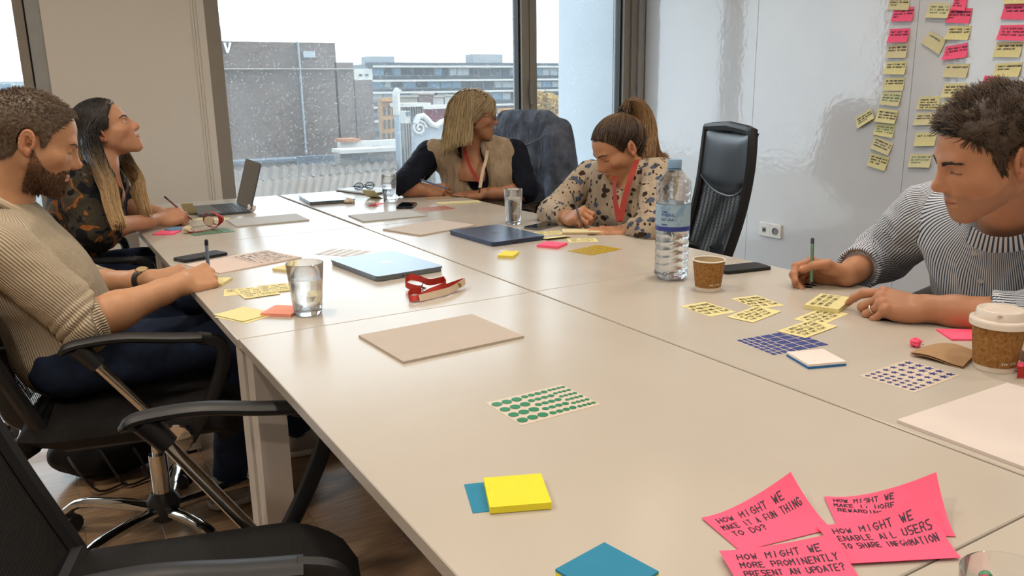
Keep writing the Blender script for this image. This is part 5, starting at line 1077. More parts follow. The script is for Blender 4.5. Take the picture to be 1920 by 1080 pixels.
def grow(roots, d0, steps, step, grav, pull=.25, coll=(), wig=.0, rng=None, comb=None, seed=0):
    """strands that start along d0, bend toward grav (or comb(p,k)) and stay outside ellipsoids coll=(centre, radii)"""
    rng = rng or np.random.default_rng(seed); p = roots.copy(); d = d0.copy(); out = [p.copy()]
    for k in range(steps):
        g = comb(p, k) if comb else np.broadcast_to(grav, p.shape); d = d * (1 - pull) + g * pull
        if wig: d = d + rng.normal(size=d.shape) * wig
        d /= np.linalg.norm(d, axis=1, keepdims=True) + 1e-9; st = step if np.isscalar(step) else step[:, None]; p = p + d * st
        for c, r in coll:
            q = (p - c) / r; n = np.linalg.norm(q, axis=1, keepdims=True); m = n[:, 0] < 1
            if m.any(): old = p[m]; p[m] = c + q[m] / n[m] * r
        d = p - out[-1]; d /= np.linalg.norm(d, axis=1, keepdims=True) + 1e-9; out.append(p.copy())
    return np.stack(out, 1)
def guided(roots, guides, radii, rng, M=20, twist=.6, tail=.13):
    """world strands that leave roots and follow a bundle of guide points"""
    S = len(roots); G = np.array(guides, float); K = len(G); ax = N(G[-1] - G[0]); e1 = N(np.cross(ax, (.2, .9, .3))); e2 = np.cross(ax, e1); a = rng.uniform(0, 6.28, S); r = np.sqrt(rng.random(S)); C = [roots]
    for k in range(K):
        b = a + twist * k / K + rng.normal(size=S) * .12; C.append(G[k] + ((np.cos(b) * r)[:, None] * e1 + (np.sin(b) * r)[:, None] * e2) * radii[k] + ax * (rng.random((S, 1)) - .5) * (tail if k == K - 1 else .01))
    C = np.stack(C, 1); C = np.concatenate([2 * C[:, :1] - C[:, 1:2], C, 2 * C[:, -1:] - C[:, -2:-1]], 1); out = []
    for m in range(M):
        x = m / (M - 1) * K * .9999; k = int(x); t = x - k; p0, p1, p2, p3 = (C[:, k + i] for i in range(4)); out.append(.5 * (2 * p1 + (p2 - p0) * t + (2 * p0 - 5 * p1 + 4 * p2 - p3) * t * t + (3 * p1 - p0 - 3 * p2 + p3) * t ** 3))
    return np.stack(out, 1)
def push_out(P, O, R, s, coll):
    L = (P - O) @ R / s
    for c, r in coll:
        q = (L - c) / r; n = np.linalg.norm(q, axis=2, keepdims=True); L = np.where(n < 1, c + q / np.maximum(n, 1e-6) * r, L)
    return O + (L * s) @ R.T
def arc_to(r0, tie, c, r, M=10):
    """strands that lie on an ellipsoid from roots to a point"""
    a = (r0 - c) / r; la = np.linalg.norm(a, axis=1, keepdims=True); a = a / la; b = (tie - c) / r; lb = np.linalg.norm(b); b = b / lb; w = np.arccos(np.clip(a @ b, -1, 1))[:, None] + 1e-4; out = []
    for m in range(M): t = m / (M - 1); q = (np.sin((1 - t) * w) * a + np.sin(t * w) * b) / np.sin(w); out.append(c + q * r * np.maximum(1., la + (lb - la) * t))
    return np.stack(out, 1)
def cap_shell(V, Q, depth, thick, rng_f=300., rough=.003):
    """hair cap: faces of the scalp pushed outward, tapering at the hair line"""
    n = vnormals(V, Q); t = thick * ss(depth, -.002, .018) + rough * (vnoise(V, rng_f) - .5) * ss(depth, 0, .01); keep = (depth[Q] > -.003).all(1); q = Q[keep]; u, inv = np.unique(q, return_inverse=True)
    return (V + n * (t - .0008)[:, None])[u], inv.reshape(-1, 4), n[u]
# ---- hands and arms
FB = {'i': (.088, .0265), 'm': (.092, .0065), 'r': (.087, -.0135), 'p': (.078, -.0315)}; FL = {'i': (.041, .025, .021), 'm': (.046, .029, .022), 'r': (.042, .027, .022), 'p': (.033, .020, .019)}
def hand_joints(wr, fwd, dorsal, side, curls, spread=(6, 1, -4, -10), thumb=None, size=1.):
    """joint chains in world space. side +1 right hand, -1 left; curls {finger: (a1,a2,a3)} degrees toward the palm"""
    f = N(fwd); z = N(np.array(dorsal, float) - f * (np.dot(dorsal, f))); y = np.cross(z, f) * side; B = np.stack([f, y, z], 1); W = lambda p: np.array(wr) + B @ (np.array(p, float) * size); ch = {}
    for k, key in enumerate('imrp'):
        x0, y0 = FB[key]; p = np.array([x0, y0, 0.]); pts = [p]; a = 0.; sp = math.radians(spread[k])
        for L, c in zip(FL[key], curls[key]): a += math.radians(c); p = p + L * np.array([math.cos(a) * math.cos(sp), math.cos(a) * math.sin(sp), -math.sin(a)]); pts.append(p)
        ch[key] = [W(q) for q in pts]
    ch['t'] = [W(q) for q in (thumb or [(.018, .022, -.008), (.050, .044, -.016), (.078, .052, -.022), (.102, .050, -.026)])]; ch['B'] = B; ch['W'] = W; ch['size'] = size; return ch
def arm_mesh(h, sh, el, wr, ch, o, skin, r=(.046, .040, .0425, .0265), trim=.55):
    sh, el, wr = map(np.array, (sh, el, wr)); s = ch['size']; a0 = el + (sh - el) * trim; pts = [a0, el, wr] + [p for k in 'imrpt' for p in ch[k]]; A = np.array(pts); F = Field(A.min(0) - .065, A.max(0) + .065, h); W = ch['W']; B = ch['B']
    m = el + (wr - el) * .30; F.cone(a0, el, r[0], r[1], k=0); F.cone(el, m, r[1], r[2], k=.02); q = el + (wr - el) * .78; F.cone(m, q, r[2], r[3] * 1.12, k=.02); F.cone(q, wr, r[3] * 1.12, r[3] * .98, k=.015)
    F.ell(wr, (.024 * s, .0300 * s, .0215 * s), B, k=.014)
    for key, r0 in zip('imrp', (.0128, .0130, .0125, .0115)):
        b = ch[key][0]; F.cone(W((.012, FB[key][1] * .62, 0)), b, .0135 * s, r0 * s, k=.012)
    for key in 'imrp': F.ell(ch[key][0] + B[:, 2] * .0040 * s, (.0105 * s,) * 3, k=.005)
    F.ell(W((.048, -.006, -.006)), (.046 * s, .032 * s, .0125 * s), B, k=.012); F.ell(W((.038, .026, -.012)), (.032 * s, .0155 * s, .0150 * s), B, k=.012); F.ell(W((.045, -.030, -.008)), (.036 * s, .012 * s, .0140 * s), B, k=.012)
    fr = o.get('finger', 1.)
    for key, rr in zip('imrp', (1., 1.02, .97, .86)):
        P = ch[key]; R = [.0105 * rr * s * fr, .0098 * rr * s * fr, .0088 * rr * s * fr, .0076 * rr * s * fr]
        for k in range(3): F.cone(P[k], P[k + 1], R[k] * .97, R[k + 1] * .97, k=.0030); F.ell(P[k], (R[k] * 1.07,) * 3, k=.003)
    P = ch['t']; R = [.0150 * s, .0122 * s, .0108 * s * fr, .0088 * s * fr]
    for k in range(3): F.cone(P[k], P[k + 1], R[k], R[k + 1], k=.006)
    V, Q = F.mesh(); C = np.tile(np.array(lin(skin)[:3]), (len(V), 1)); red = np.array(lin(o.get('blush', 'b5604a'))[:3])
    for key in 'imrpt':
        for k in (0, 1, 3):
            if key == 't' and k == 0: continue
            d = np.linalg.norm(V - ch[key][k], axis=1); w = .22 * np.exp(-(d / .012) ** 2)[:, None]; C = C * (1 - w) + red * w
        dr = N(ch[key][3] - ch[key][2]); dn = B[:, 2] if key != 't' else N(B[:, 1] * .6 + B[:, 2] * .6); up = N(np.cross(np.cross(dr, dn), dr)) if abs(dr @ dn) < .98 else dn
        nc = ch[key][3] + up * .0065 * s - dr * .001; w = .55 * ss(-np.linalg.norm(V - nc, axis=1), -.0062 * s, -.0050 * s)[:, None]; C = C * (1 - w) + np.array(lin(o.get('nail', 'd9a893'))[:3]) * w
    return V, Q, C
def axis_u(V, pts, ref, rad):
    """distance round a polyline axis (metres); the seam lies opposite ref"""
    P = [np.array(p, float) for p in pts]; best = np.full(len(V), 9.); U = np.zeros(len(V)); T_ = np.zeros(len(V)); acc = 0.
    for a, b in zip(P, P[1:]):
        d = b - a; L = np.linalg.norm(d); d = d / L; t = np.clip((V - a) @ d, 0 if a is not P[0] else -1, L if b is not P[-1] else L + 1); q = V - a - t[:, None] * d; dist = np.linalg.norm(q, axis=1); e1 = N(np.array(ref) - d * np.dot(ref, d)); e2 = np.cross(d, e1); m = dist < best
        U[m] = (np.arctan2(q @ e2, q @ e1) * rad)[m]; T_[m] = (acc + t)[m]; best[m] = dist[m]; acc += L
    return U, T_
def folds(V, Q, amp, sc=(12, 12, 12), ridge=True, seed=0.):
    n = vnormals(V, Q); w = vnoise(V * np.array(sc) + 7.3 + seed) * .65 + vnoise(V * np.array(sc) * 2.1 + 3.1 + seed) * .35; f = 1 - np.abs(w - .5) * 3.2 if ridge else w - .5; return V + n * (amp * f)[:, None]
# ------------------------------------------------------------------ people
def m_skin():
    M = Mat('skin', 'c08a68', .48, spec=.4); c = M.attr('col', 'Color'); n = M.noise(55, 4); v = M.mix(.35, c, M.mix(n, (.80,) * 3, (1.06,) * 3), 'MULTIPLY'); M.col(v)
    M.b.inputs['Subsurface Weight'].default_value = .12; M.b.inputs['Subsurface Radius'].default_value = (.012, .005, .003); M.b.inputs['Subsurface Scale'].default_value = .5
    M.bump(M.noise(700, 3), .12, .0008); return M.m
SKIN = m_skin()
def m_hair(name, root, tip, gloss=.42):
    M = Mat(name, root, gloss, spec=.45); t = M.attr('sv'); n = M.noise(140, 2); M.col(M.ramp(M.math('ADD', M.math('MULTIPLY', t, .8), M.math('MULTIPLY', M.math('SUBTRACT', n, .5), .5)), [(.0, root), (.85, tip)])); return M.m
def m_cloth(name, col, stops=None, scale=40, bump=.3, bs=500, rough=.85, drape=0.):
    M = Mat(name, col, rough, spec=.2)
    M.col(M.ramp(M.noise(scale, 5), stops or [(.3, col), (.7, col)])); h = M.noise(bs, 2)
    if drape: h = M.math('ADD', M.math('MULTIPLY', h, .08), M.math('MULTIPLY', M.noise(1., 3, M.coord('Object', (38, 38, 7)), .5, .8), 2.)); bump, d = drape, .012
    else: d = .0012
    M.bump(h, bump, d); return M.m
DENIM = m_cloth('dark_denim', '1c2536', [(.25, '151c29'), (.55, '243048'), (.85, '3d4d6c')], 9, .5, 900)
def eyes(par, O, R, s, gaze=(1, 0, 0), iris='5b4330'):
    M = mat_eye(iris)
    for sd in (-1, 1):
        mb = MB().lathe([(.0118 * math.sin(a), -.0118 * math.cos(a)) for a in np.linspace(0.02, 3.12, 13)], 16, caps=False); c = O + R @ (np.array((.0795, sd * .031, -.0015)) * s)
        o = obj('eye', mb, M, par, True, None); B = R @ frame(gaze); o.matrix_local = Matrix.Translation(Vector(c - parent_base(par))) @ Matrix([[B[i][1] * s, B[i][2] * s, B[i][0] * s, 0] for i in range(3)] + [[0, 0, 0, 1]])
def mat_eye(iris):
    nm = 'eye_' + iris
    if nm in MATS: return MATS[nm]
    M = Mat(nm, 'e8e0d8', .12); sp = M.n('ShaderNodeSeparateXYZ'); M.l(M.coord('Object'), sp.inputs[0]); M.col(M.ramp(M.math('MULTIPLY', sp.outputs[2], 80.), [(0., 'e4dcd4'), (.74, 'd8cfc6'), (.80, iris), (.90, iris), (.915, '0b0808')], 'LINEAR')); MATS[nm] = M.m; return M.m
def toW(V, O, R, s): return O + (V * s) @ R.T
def brow_strands(V, Q, n=80, up=0., thick=.0011, half=.0030, ln=.0085):
    rng = np.random.default_rng(2); x, y, z = V.T; a = np.abs(y); t = (a - .010) / .038; zb = .0150 + up + .0065 * np.sin(np.clip(t, 0, 1) * 2.3)
    c = np.where((x > .066) & (t > 0) & (t < 1) & (np.abs(z - zb) < half * (1.1 - .6 * t)))[0]; i = rng.choice(c, n * 2); nn = vnormals(V, Q)[i]; sg = np.sign(y[i]); d = np.stack([-.25 - .2 * t[i], sg * .9, .45 - .8 * t[i]], 1); d -= nn * (d * nn).sum(1, keepdims=True); d /= np.linalg.norm(d, axis=1, keepdims=True)
    p = V[i] + nn * .0004; L = ln * rng.uniform(.6, 1.1, (len(i), 1)); return np.stack([p, p + d * L * .5 + nn * .0007, p + d * L], 1), thick
def put_strands(parts, P, rad, O, R, s, t0=0., t1=1., taper=.35, rng=None):
    S, M, _ = P.shape; r = rad * np.linspace(1, taper, M); V, Q = tubes(P, r); rr = (rng or RNG).random(S)
    sv = np.repeat((t0 + (t1 - t0) * np.linspace(0, 1, M))[None, :, None] + (rr[:, None, None] - .5) * .35, 3, 2).reshape(-1) if False else (np.broadcast_to((t0 + (t1 - t0) * np.linspace(0, 1, M))[None, :, None] + (rr[:, None, None] - .5) * .4, (S, M, 3))).reshape(-1)
    parts.append((toW(V, O, R, s), Q, {'sv': sv}))
def torso(F, S, g=0., k=.06):
    pel, nb, r, l = [np.array(S[q], float) for q in ('pel', 'neck', 'shR', 'shL')]; up = N(nb - pel); left = N(l - r); left = N(left - up * (left @ up)); fw = np.cross(left, up); B = np.stack([fw, left, up], 1); w, d = S.get('w', 1.), S.get('d', 1.)
    ms = (r + l) / 2; cc = ms - up * .10 + fw * .015; bc = pel * .5 + cc * .5 + fw * S.get('belly', .01)
    F.ell(cc, (.112 * d + g, .168 * w + g, .165 + g), B, k=0); F.ell(bc, (.112 * d + g, .150 * w + g, .17 + g), B, k=k); F.ell(pel, (.120 * d + g, .165 * w + g, .12 + g), B, k=k)
    for q in (r, l): F.cone(nb - up * .025, q + (ms - q) * .12, .050 + g, .056 + g, k=.05)
    if S.get('bust'):
        for sd in (-1, 1): F.ell(cc + fw * .075 * d + left * sd * .075 * w - up * .03, (.062 + g, .07 + g, .068 + g), B, k=.05)
    return B, cc, bc, up
def press(V):
    """flesh and cloth flatten where they rest on the table top"""
    V = V.copy(); m = (V[:, 0] > XE - .012) & (V[:, 0] < XW + .012) & (V[:, 2] < TZ + .0007) & (V[:, 2] > TZ - .09); V[m, 2] = TZ + .0007; return V
def bbox(pts, m): A = np.array([np.array(p, float) for p in pts]); return A.min(0) - m, A.max(0) + m
def make_person(label, floor_xy, O, R, s, ho, neckW, arms, S, h=.0027, hh=.0027):
    p = thing('person', label, 'person', (floor_xy[0], floor_xy[1], 0)); loc = lambda q: (R.T @ (np.array(q, float) - O)) / s
    V, Q, C = head_mesh(hh / s, ho, [(tuple(loc(q)), r / s) for q, r in neckW]); parts = [(toW(V, O, R, s), Q, {'col': C})]
    for a in arms:
        v, q, c = arm_mesh(a.get('h', h), a['sh'], a['el'], a['wr'], a['ch'], a.get('o', {}), ho['skin'], a.get('r', (.046, .040, .0425, .0265)), a.get('trim', .55)); parts.append((v, q, {'col': c}))
    lo, hi = bbox([S['pel'], S['neck'], S['shR'], S['shL']], .24); F = Field(lo, hi, .014); torso(F, S, -.022); v, q = F.mesh(); parts.append((v, q, {'col': np.tile(np.array(lin(ho['skin'])[:3]), (len(v), 1))}))
    Vb, Qb, A = join(parts); npmesh('body', press(Vb), Qb, SKIN, p, attrs=A); return p, (V, Q)
def sleeve(sh, el, end, r, h=.005, amp=.004, seed=0., endr=None, ref=(0, 1, 0), rings=0., sc=(26, 26, 26), cutr=.09):
    sh, el, end = [np.array(q, float) for q in (sh, el, end)]; lo, hi = bbox([sh, el, end], .10); F = Field(lo, hi, h); F.cone(sh, el, r[0], r[1], k=0); d = N(end - el); F.cone(el, end + d * .01, r[1], r[2], k=.03); F.cutcyl(end, d, .12, cutr)
    V, Q = F.mesh(); U, T_ = axis_u(V, [sh, el, end], ref, r[0]); L = np.linalg.norm(el - sh) + np.linalg.norm(end - el)
    if rings: n = vnormals(V, Q); V = V + n * (rings * (np.sin(T_ * 2 * math.pi / .022 + 2.5 * vnoise(V, 22)) * ss(T_, L - .12, L - .03)))[:, None]
    return folds(V, Q, amp, sc, True, seed), Q, {'u': U, 't': T_}
def torso_piece(S, h=.006, g=0., amp=.004, extra=None, ref=None, seed=0., sc=(9, 9, 5)):
    lo, hi = bbox([S['pel'], S['neck'], S['shR'], S['shL']], .26); F = Field(lo, hi, h); B, cc, bc, up = torso(F, S, g)
    if extra: extra(F, B, cc, bc, up)
    V, Q = F.mesh(); U, T_ = axis_u(V, [S['pel'], S['neck']], B[:, 0] if ref is None else ref, .16); return folds(V, Q, amp, sc, True, seed), Q, {'u': U, 't': T_}
def pants(par, hips, knees, ankles, m, h=.008, r=(.092, .066, .062, .05), amp=.006):
    ps = []
    for a, k, f in zip(hips, knees, ankles):
        a, k, f = [np.array(q, float) for q in (a, k, f)]; lo, hi = bbox([a, k, f], .13); F = Field(lo, hi, h); F.cone(a, k, r[0], r[1], k=0); F.cone(k, f, r[2], r[3], k=.04); F.cutcyl(f - N(f - k) * .0, f - k, .12, .1); V, Q = F.mesh(); ps.append((folds(V, Q, amp, (14, 14, 14)), Q, {}))
    V, Q, A = join(ps); hx = np.array(hips[0][:2]); k2 = np.array(knees[0][:2]); near = ((V[:, :2] - hx) @ N(k2 - hx) < .26) & (V[:, 2] < .489); V[near, 2] = .489; return npmesh('jeans', V, Q, m, par)
def shoe(par, toe, heel, m):
    toe, heel = np.array(toe, float), np.array(heel, float); lo, hi = bbox([toe, heel], .12); F = Field(lo, hi, .005); d = N(toe - heel); F.cone(heel + (0, 0, .045), toe + (0, 0, .032), .040, .034, k=0); F.cone(heel + (0, 0, .05), heel + d * .03 + (0, 0, .10), .040, .036, k=.03); F.cutcyl(heel + (0, 0, .012), (0, 0, -1), .12, .4) ; V, Q = F.mesh(); o = npmesh('shoe', V, Q, m, par)
    F = Field(lo, hi, .005); F.cone(heel + (0, 0, .02), toe + (0, 0, .02), .046, .042, k=0); F.cutcyl(heel + d * .1 + (0, 0, .026), (0, 0, 1), .2, .4); F.cutcyl(heel + d * .1 + (0, 0, .002), (0, 0, -1), .2, .4); V, Q = F.mesh(); npmesh('sole', V, Q, mat('shoe_sole', 'c9c6c0', .6, vary=.03), o)
def lanyard_on(par, pts, wid, w=.018, badge=None):
    mb = MB(); ribbon(mb, pts, wid, w, n=6); return obj('lanyard_strap', mb, mat('lanyard_orange', '93261a', .7, vary=.06, vscale=300), par, True, world=True)
def anchor(px, py, dep, local, R, s): return at(px, py, dep) - R @ (np.array(local) * s)
GR = {'grip': dict(i=(48, 55, 25), m=(58, 68, 30), r=(68, 76, 38), p=(72, 76, 38)), 'fist': dict(i=(58, 80, 40), m=(66, 84, 42), r=(70, 86, 44), p=(72, 84, 42)), 'flat': dict(i=(4, 8, 6), m=(6, 8, 6), r=(8, 10, 6), p=(8, 12, 8)), 'loose': dict(i=(30, 38, 18), m=(36, 44, 22), r=(40, 48, 24), p=(42, 48, 24)), 'point': dict(i=(22, 26, 14), m=(48, 76, 32), r=(54, 80, 36), p=(56, 80, 36))}
TG = [(.018, .022, -.008), (.048, .040, -.026), (.076, .034, -.044), (.096, .016, -.052)]

def finish_hair(par, hp, name, m): Vh, Qh, A = join(hp); return npmesh(name, Vh, Qh, m, par, attrs=A)
def brows(par, hm, O, R, s, m, **k):
    B_, th = brow_strands(hm[0], hm[1], **k)
    for sd in (-1, 1): hp = []; put_strands(hp, B_[B_[:, 0, 1] * sd > 0], th, O, R, s, 0, .3); finish_hair(par, hp, 'eyebrow', m)
# ================= man in the ribbed sweater
def man_sweater():
    R = frame((.94, .03, -.34)); s = 1.0; O = anchor(51, 267, 1.95, (-.008, -.0775, -.006), R, s)
    ho = dict(skin='c4936f', jaw=1.05, nose=1.08, stubble=.6, stubcol='4a3529', scalp='4a382c', hairline='crew', lips='a5675a'); nb = at(10, 386, 2.03)
    shR = at(8, 470, 1.90); S = dict(pel=np.array((.03, 2.40, .575)), neck=nb + np.array((-.0, 0, -.02)), shR=shR, shL=shR + np.array((.0, .37, .01)), w=1.02, d=1.08, belly=.02)
    elR = at(166, 604, 1.97); wrR = at(341, 533, 2.10); elL = at(165, 540, 2.42); wrL = at(283, 524, 2.28)
    chR = hand_joints(wrR, (.88, .40, .10), (-.15, -.75, .62), 1, GR['grip'], thumb=TG, size=.98); chL = hand_joints(wrL, (.86, -.30, .12), (-.1, -.30, .95), -1, GR['loose'], thumb=TG)
    p, hm = make_person('bearded man in a beige ribbed sweater writing with a blue pen', (0, 2.4), O, R, s, ho, [(nb, .060), (nb + np.array((.0, .02, -.09)), .085)],
        [dict(sh=S['shR'], el=elR, wr=wrR, ch=chR, r=(.050, .046, .0465, .0285)), dict(sh=S['shL'], el=elL, wr=wrL, ch=chL, r=(.05, .044, .045, .028))], S)
    M = Mat('ribbed_knit', 'b5a48c', .9, spec=.15); u = M.attr('u'); wv = M.math('SINE', M.math('MULTIPLY', u, 2 * math.pi / .0072)); M.col(M.mix(M.math('MULTIPLY_ADD', wv, .5, .5), 'b3a38b', 'c9baa3')); M.bump(M.math('ADD', wv, M.math('MULTIPLY', M.noise(700, 2), .5)), .8, .0022); KN = M.m
    pr = [torso_piece(S, .006, .004, .007, ref=(.3, -1, 0), sc=(5, 5, 11)), sleeve(S['shR'] + np.array((0, 0, -.005)), elR, elR + (wrR - elR) * .13, (.072, .062, .054), .004, .004, 1., ref=(-.3, -1, .3), rings=.0035, sc=(14, 14, 14)), sleeve(S['shL'], elL, elL + (wrL - elL) * .25, (.070, .058, .052), .006, .004, 2., ref=(0, 1, 0))]
    V, Q, A = join(pr); sw = npmesh('sweater', press(V), Q, KN, p, attrs=A)
    ax = N(O + R @ np.array((-.02, 0, -.06)) - nb); e1 = N(np.array((1, 0, 0)) - ax * ax[0]); e2 = np.cross(ax, e1); ring = [nb + ax * (.016 - .026 * math.cos(a)) + (e1 * (.074 * math.cos(a) + .006) + e2 * .074 * math.sin(a)) for a in np.linspace(0, 2 * math.pi, 40)]
    obj('collar_band', MB().tube(ring, .0105, 8), KN, sw, True, world=True)
    pants(p, [(.02, 2.31, .565), (.02, 2.49, .565)], [(.46, 2.26, .575), (.44, 2.52, .585)], [(.41, 2.42, .10), (.70, 2.66, .10)], DENIM)
    SH = mat('grey_sneaker', '9a968f', .7, vary=.06); shoe(p, (.54, 2.43, 0), (.38, 2.42, 0), SH); shoe(p, (.84, 2.64, 0), (.68, 2.66, 0), SH)
    V, Q = hm; dp = hair_depth(V, 'crew') + (vnoise(V, 160.) - .5) * .006; hp = []; cv, cq, cn = cap_shell(V, Q, dp, .005); hp.append((toW(cv, O, R, s), cq, {'sv': vnoise(cv, 400.)})); rng = np.random.default_rng(11); n = vnormals(V, Q)
    idx = rng.choice(np.where(dp > -.001)[0], 5200); L = .003 + .009 * ss(V[idx, 2], .02, .09); d0 = n[idx] * .75 + np.array((.35, 0, -.1)) + rng.normal(size=(len(idx), 3)) * .28; d0 /= np.linalg.norm(d0, axis=1, keepdims=True); r0 = V[idx] + n[idx] * .002
    put_strands(hp, np.stack([r0, r0 + d0 * L[:, None] * .5, r0 + d0 * L[:, None] + np.array((.001, 0, -.001))], 1), .0008, O, R, s, .1, .9); finish_hair(p, hp, 'hair', m_hair('short_brown_hair', '2e231b', '7d6a56'))
    bm = beard_mask(V); idx = rng.choice(np.where(bm > .35)[0], 3600); d0 = n[idx] * .42 + np.array((.30, 0, -.75)) + rng.normal(size=(len(idx), 3)) * .22; d0 /= np.linalg.norm(d0, axis=1, keepdims=True); Lb = (.0032 + .0075 * ss(-V[idx, 2], .06, .11)) * rng.uniform(.5, 1.1, len(idx)); r0 = V[idx]
    hp = []; put_strands(hp, np.stack([r0, r0 + d0 * Lb[:, None] * .5, r0 + d0 * Lb[:, None] + np.array((0, 0, -.002))], 1), .0007, O, R, s, .0, .9); bh = m_hair('beard_hair', '2a1d15', '7d5a40'); finish_hair(p, hp, 'beard', bh)
    brows(p, hm, O, R, s, bh, n=110, up=-.003)
    d = N(wrL - elL); c = wrL - d * .030; e1 = N(np.cross(d, (0, 0, 1))); e2 = np.cross(e1, d); mb = MB()
    w1 = [c - d * .011 + (e1 * .0335 * math.cos(a) + e2 * .0325 * math.sin(a)) for a in np.linspace(0, 2 * math.pi, 28)]; w2 = [q + d * .022 for q in w1]; mb.add(w1[:-1] + w2[:-1], [(i, (i + 1) % 27, 27 + (i + 1) % 27, 27 + i) for i in range(27)]); obj('watch_strap', mb, mat('watch_strap', '1c1815', .6, vary=.05), p, True, world=True)
    nn = N(np.array((-.1, -.30, 1))); q = c + nn * .033; obj('watch_case', MB().tube([q - nn * .004, q + nn * .004], .0175, 20), CHR, p, True, 40, world=True); obj('watch_dial', MB().tube([q + nn * .004, q + nn * .0045], .0145, 20), mat('watch_dial', 'b59a6d', .3, vary=.03), p, world=True)
    pen('blue barrelled felt pen in the sweater man\'s hand', T(392, 523, .004), at(386.5, 449, 2.19), .0048, (mat('pen_blue_grey', '6d86ab', .4, vary=.03), BLK)); return p
man_sweater()
# ================= long haired woman
def woman_long():
    R = frame((.882, -.236, .407)); s = .95; O = anchor(187, 252, 2.93, (-.008, -.0775, -.006), R, s); DOWN = R.T @ np.array((0, 0, -1.))
    ho = dict(skin='c08d6c', fem=1., jaw=.92, nose=.92, eye=1, lips='a8594f', scalp='2a1f1b', hairline='f', blush='b8634e'); nb = at(193, 312, 2.99)
    shR = at(142, 338, 2.80); shL = at(196, 330, 3.17); S = dict(pel=np.array((.02, 3.35, .57)), neck=nb + np.array((-.01, .0, -.015)), shR=shR, shL=shL, w=.92, d=.92, bust=True)
    elR = at(178, 432, 2.80); wrR = at(300, 411, 3.14); elL = at(228, 387, 3.34); wrL = at(298, 399, 3.34)
    chR = hand_joints(wrR, (.93, .10, .12), (-.1, -.55, .8), 1, GR['grip'], thumb=TG, size=.92); chL = hand_joints(wrL, (.95, -.2, -.05), (0, -.3, .95), -1, GR['loose'], size=.9)
    ar = (.040, .036, .037, .024); p, hm = make_person('woman with long ombre hair in a dark floral shirt looking up', (.05, 3.35), O, R, s, ho, [(nb, .050), (nb + np.array((-.01, .02, -.10)), .075)], [dict(sh=shR, el=elR, wr=wrR, ch=chR, r=ar), dict(sh=shL, el=elL, wr=wrL, ch=chL, r=ar)], S, h=.003, hh=.0026)
    M = Mat('dark_floral', '2a2622', .85, spec=.2); co = M.coord(); n1 = M.noise(15, 2, co, .5, .6); v = M.n('ShaderNodeTexVoronoi', Scale=17.); M.l(co, v.inputs['Vector']); c1 = M.ramp(n1, [(.0, '14161c'), (.42, '14161c'), (.43, '39342b'), (.53, '39342b'), (.54, '8a5528'), (.60, '8a5528'), (.61, '4a4338'), (1., '4a4338')], 'CONSTANT'); c2 = M.ramp(v.outputs['Distance'], [(0., '2b2822'), (.34, '5a5142'), (.40, '15161a')], 'CONSTANT')
    M.col(M.mix(M.math('GREATER_THAN', M.noise(9, 2), .56), c1, c2)); M.bump(M.noise(600, 2), .3, .001); FM = M.m
    def neckhole(F, B, cc, bc, up): F.cone(nb + up * .12, nb - up * .02 + B[:, 0] * .05, .065, .045, k=.01, op='-')
    pr = [torso_piece(S, .0065, .006, .008, neckhole, sc=(9, 9, 9)), sleeve(shR, elR, elR + (wrR - elR) * .12, (.068, .066, .070), .005, .006, 1., cutr=.12), sleeve(shL, elL, elL + (wrL - elL) * .25, (.066, .062, .064), .006, .006, 2., cutr=.12)]
    V, Q, A = join(pr); npmesh('shirt', press(V), Q, FM, p, attrs=A)
    pants(p, [(.04, 3.26, .565), (.04, 3.42, .565)], [(.45, 3.26, .575), (.45, 3.46, .58)], [(.40, 3.42, .08), (.5, 3.6, .08)], DENIM)
    SHW = mat('white_trainer', 'c7c4bd', .7, vary=.04); shoe(p, (.54, 3.42, 0), (.38, 3.42, 0), SHW); shoe(p, (.64, 3.6, 0), (.48, 3.6, 0), SHW)
    eyes(p, O, R, s, (1, .25, -.05))
    V, Q = hm; dp = hair_depth(V, 'f') + (vnoise(V, 160.) - .5) * .010; n = vnormals(V, Q); rng = np.random.default_rng(21); hp = []; cv, cq, cn = cap_shell(V, Q, dp, .010, 200., .003); hp.append((toW(cv, O, R, s), cq, {'sv': vnoise(cv, 300.) * .3})); HM = m_hair('ombre_hair', '1c1512', 'c4a274', .45)
    I3, Z3 = np.eye(3), np.zeros(3); coll = [(np.array((-.008, 0, .034)), np.array((.111, .0885, .097))), (np.array((.03, 0, -.03)), np.array((.060, .069, .085))), (np.array((-.02, 0, -.13)), np.array((.050, .052, .12)))]
    for sd, cnt, G, rd in ((-1, 1350, [at(168, 262, 2.90), at(178, 296, 2.84), at(196, 332, 2.77), at(208, 372, 2.74), at(215, 402, 2.73)], (.030, .034, .030, .028, .024)), (1, 1000, [at(206, 262, 3.12), at(226, 290, 3.14), at(244, 315, 3.10), at(258, 346, 3.07), at(264, 382, 3.05)], (.03, .03, .028, .028, .022)), (-1, 700, [at(160, 262, 2.92), at(160, 300, 2.90), at(166, 330, 2.86)], (.035, .04, .04))):
        c_ = np.where((dp > .0) & (V[:, 1] * sd > -.012) & (V[:, 0] < .075))[0]; idx = rng.choice(c_, cnt); r0 = toW(V[idx] + n[idx] * .009, O, R, s); P = push_out(guided(r0, G, rd, rng, 17), O, R, s, coll); P[:, 6:] += (np.sin(np.arange(11) * 1.3 + rng.uniform(0, 1, (cnt, 1)) * 1.5) * .003)[..., None] * np.array((.7, -.5, 0)); put_strands(hp, P, .0017, Z3, I3, 1., -.75, 1.1, .5, rng)
    finish_hair(p, hp, 'hair', HM)
    brows(p, hm, O, R, s, m_hair('dark_brow', '1d1410', '3a2a20'), n=90, thick=.0012)
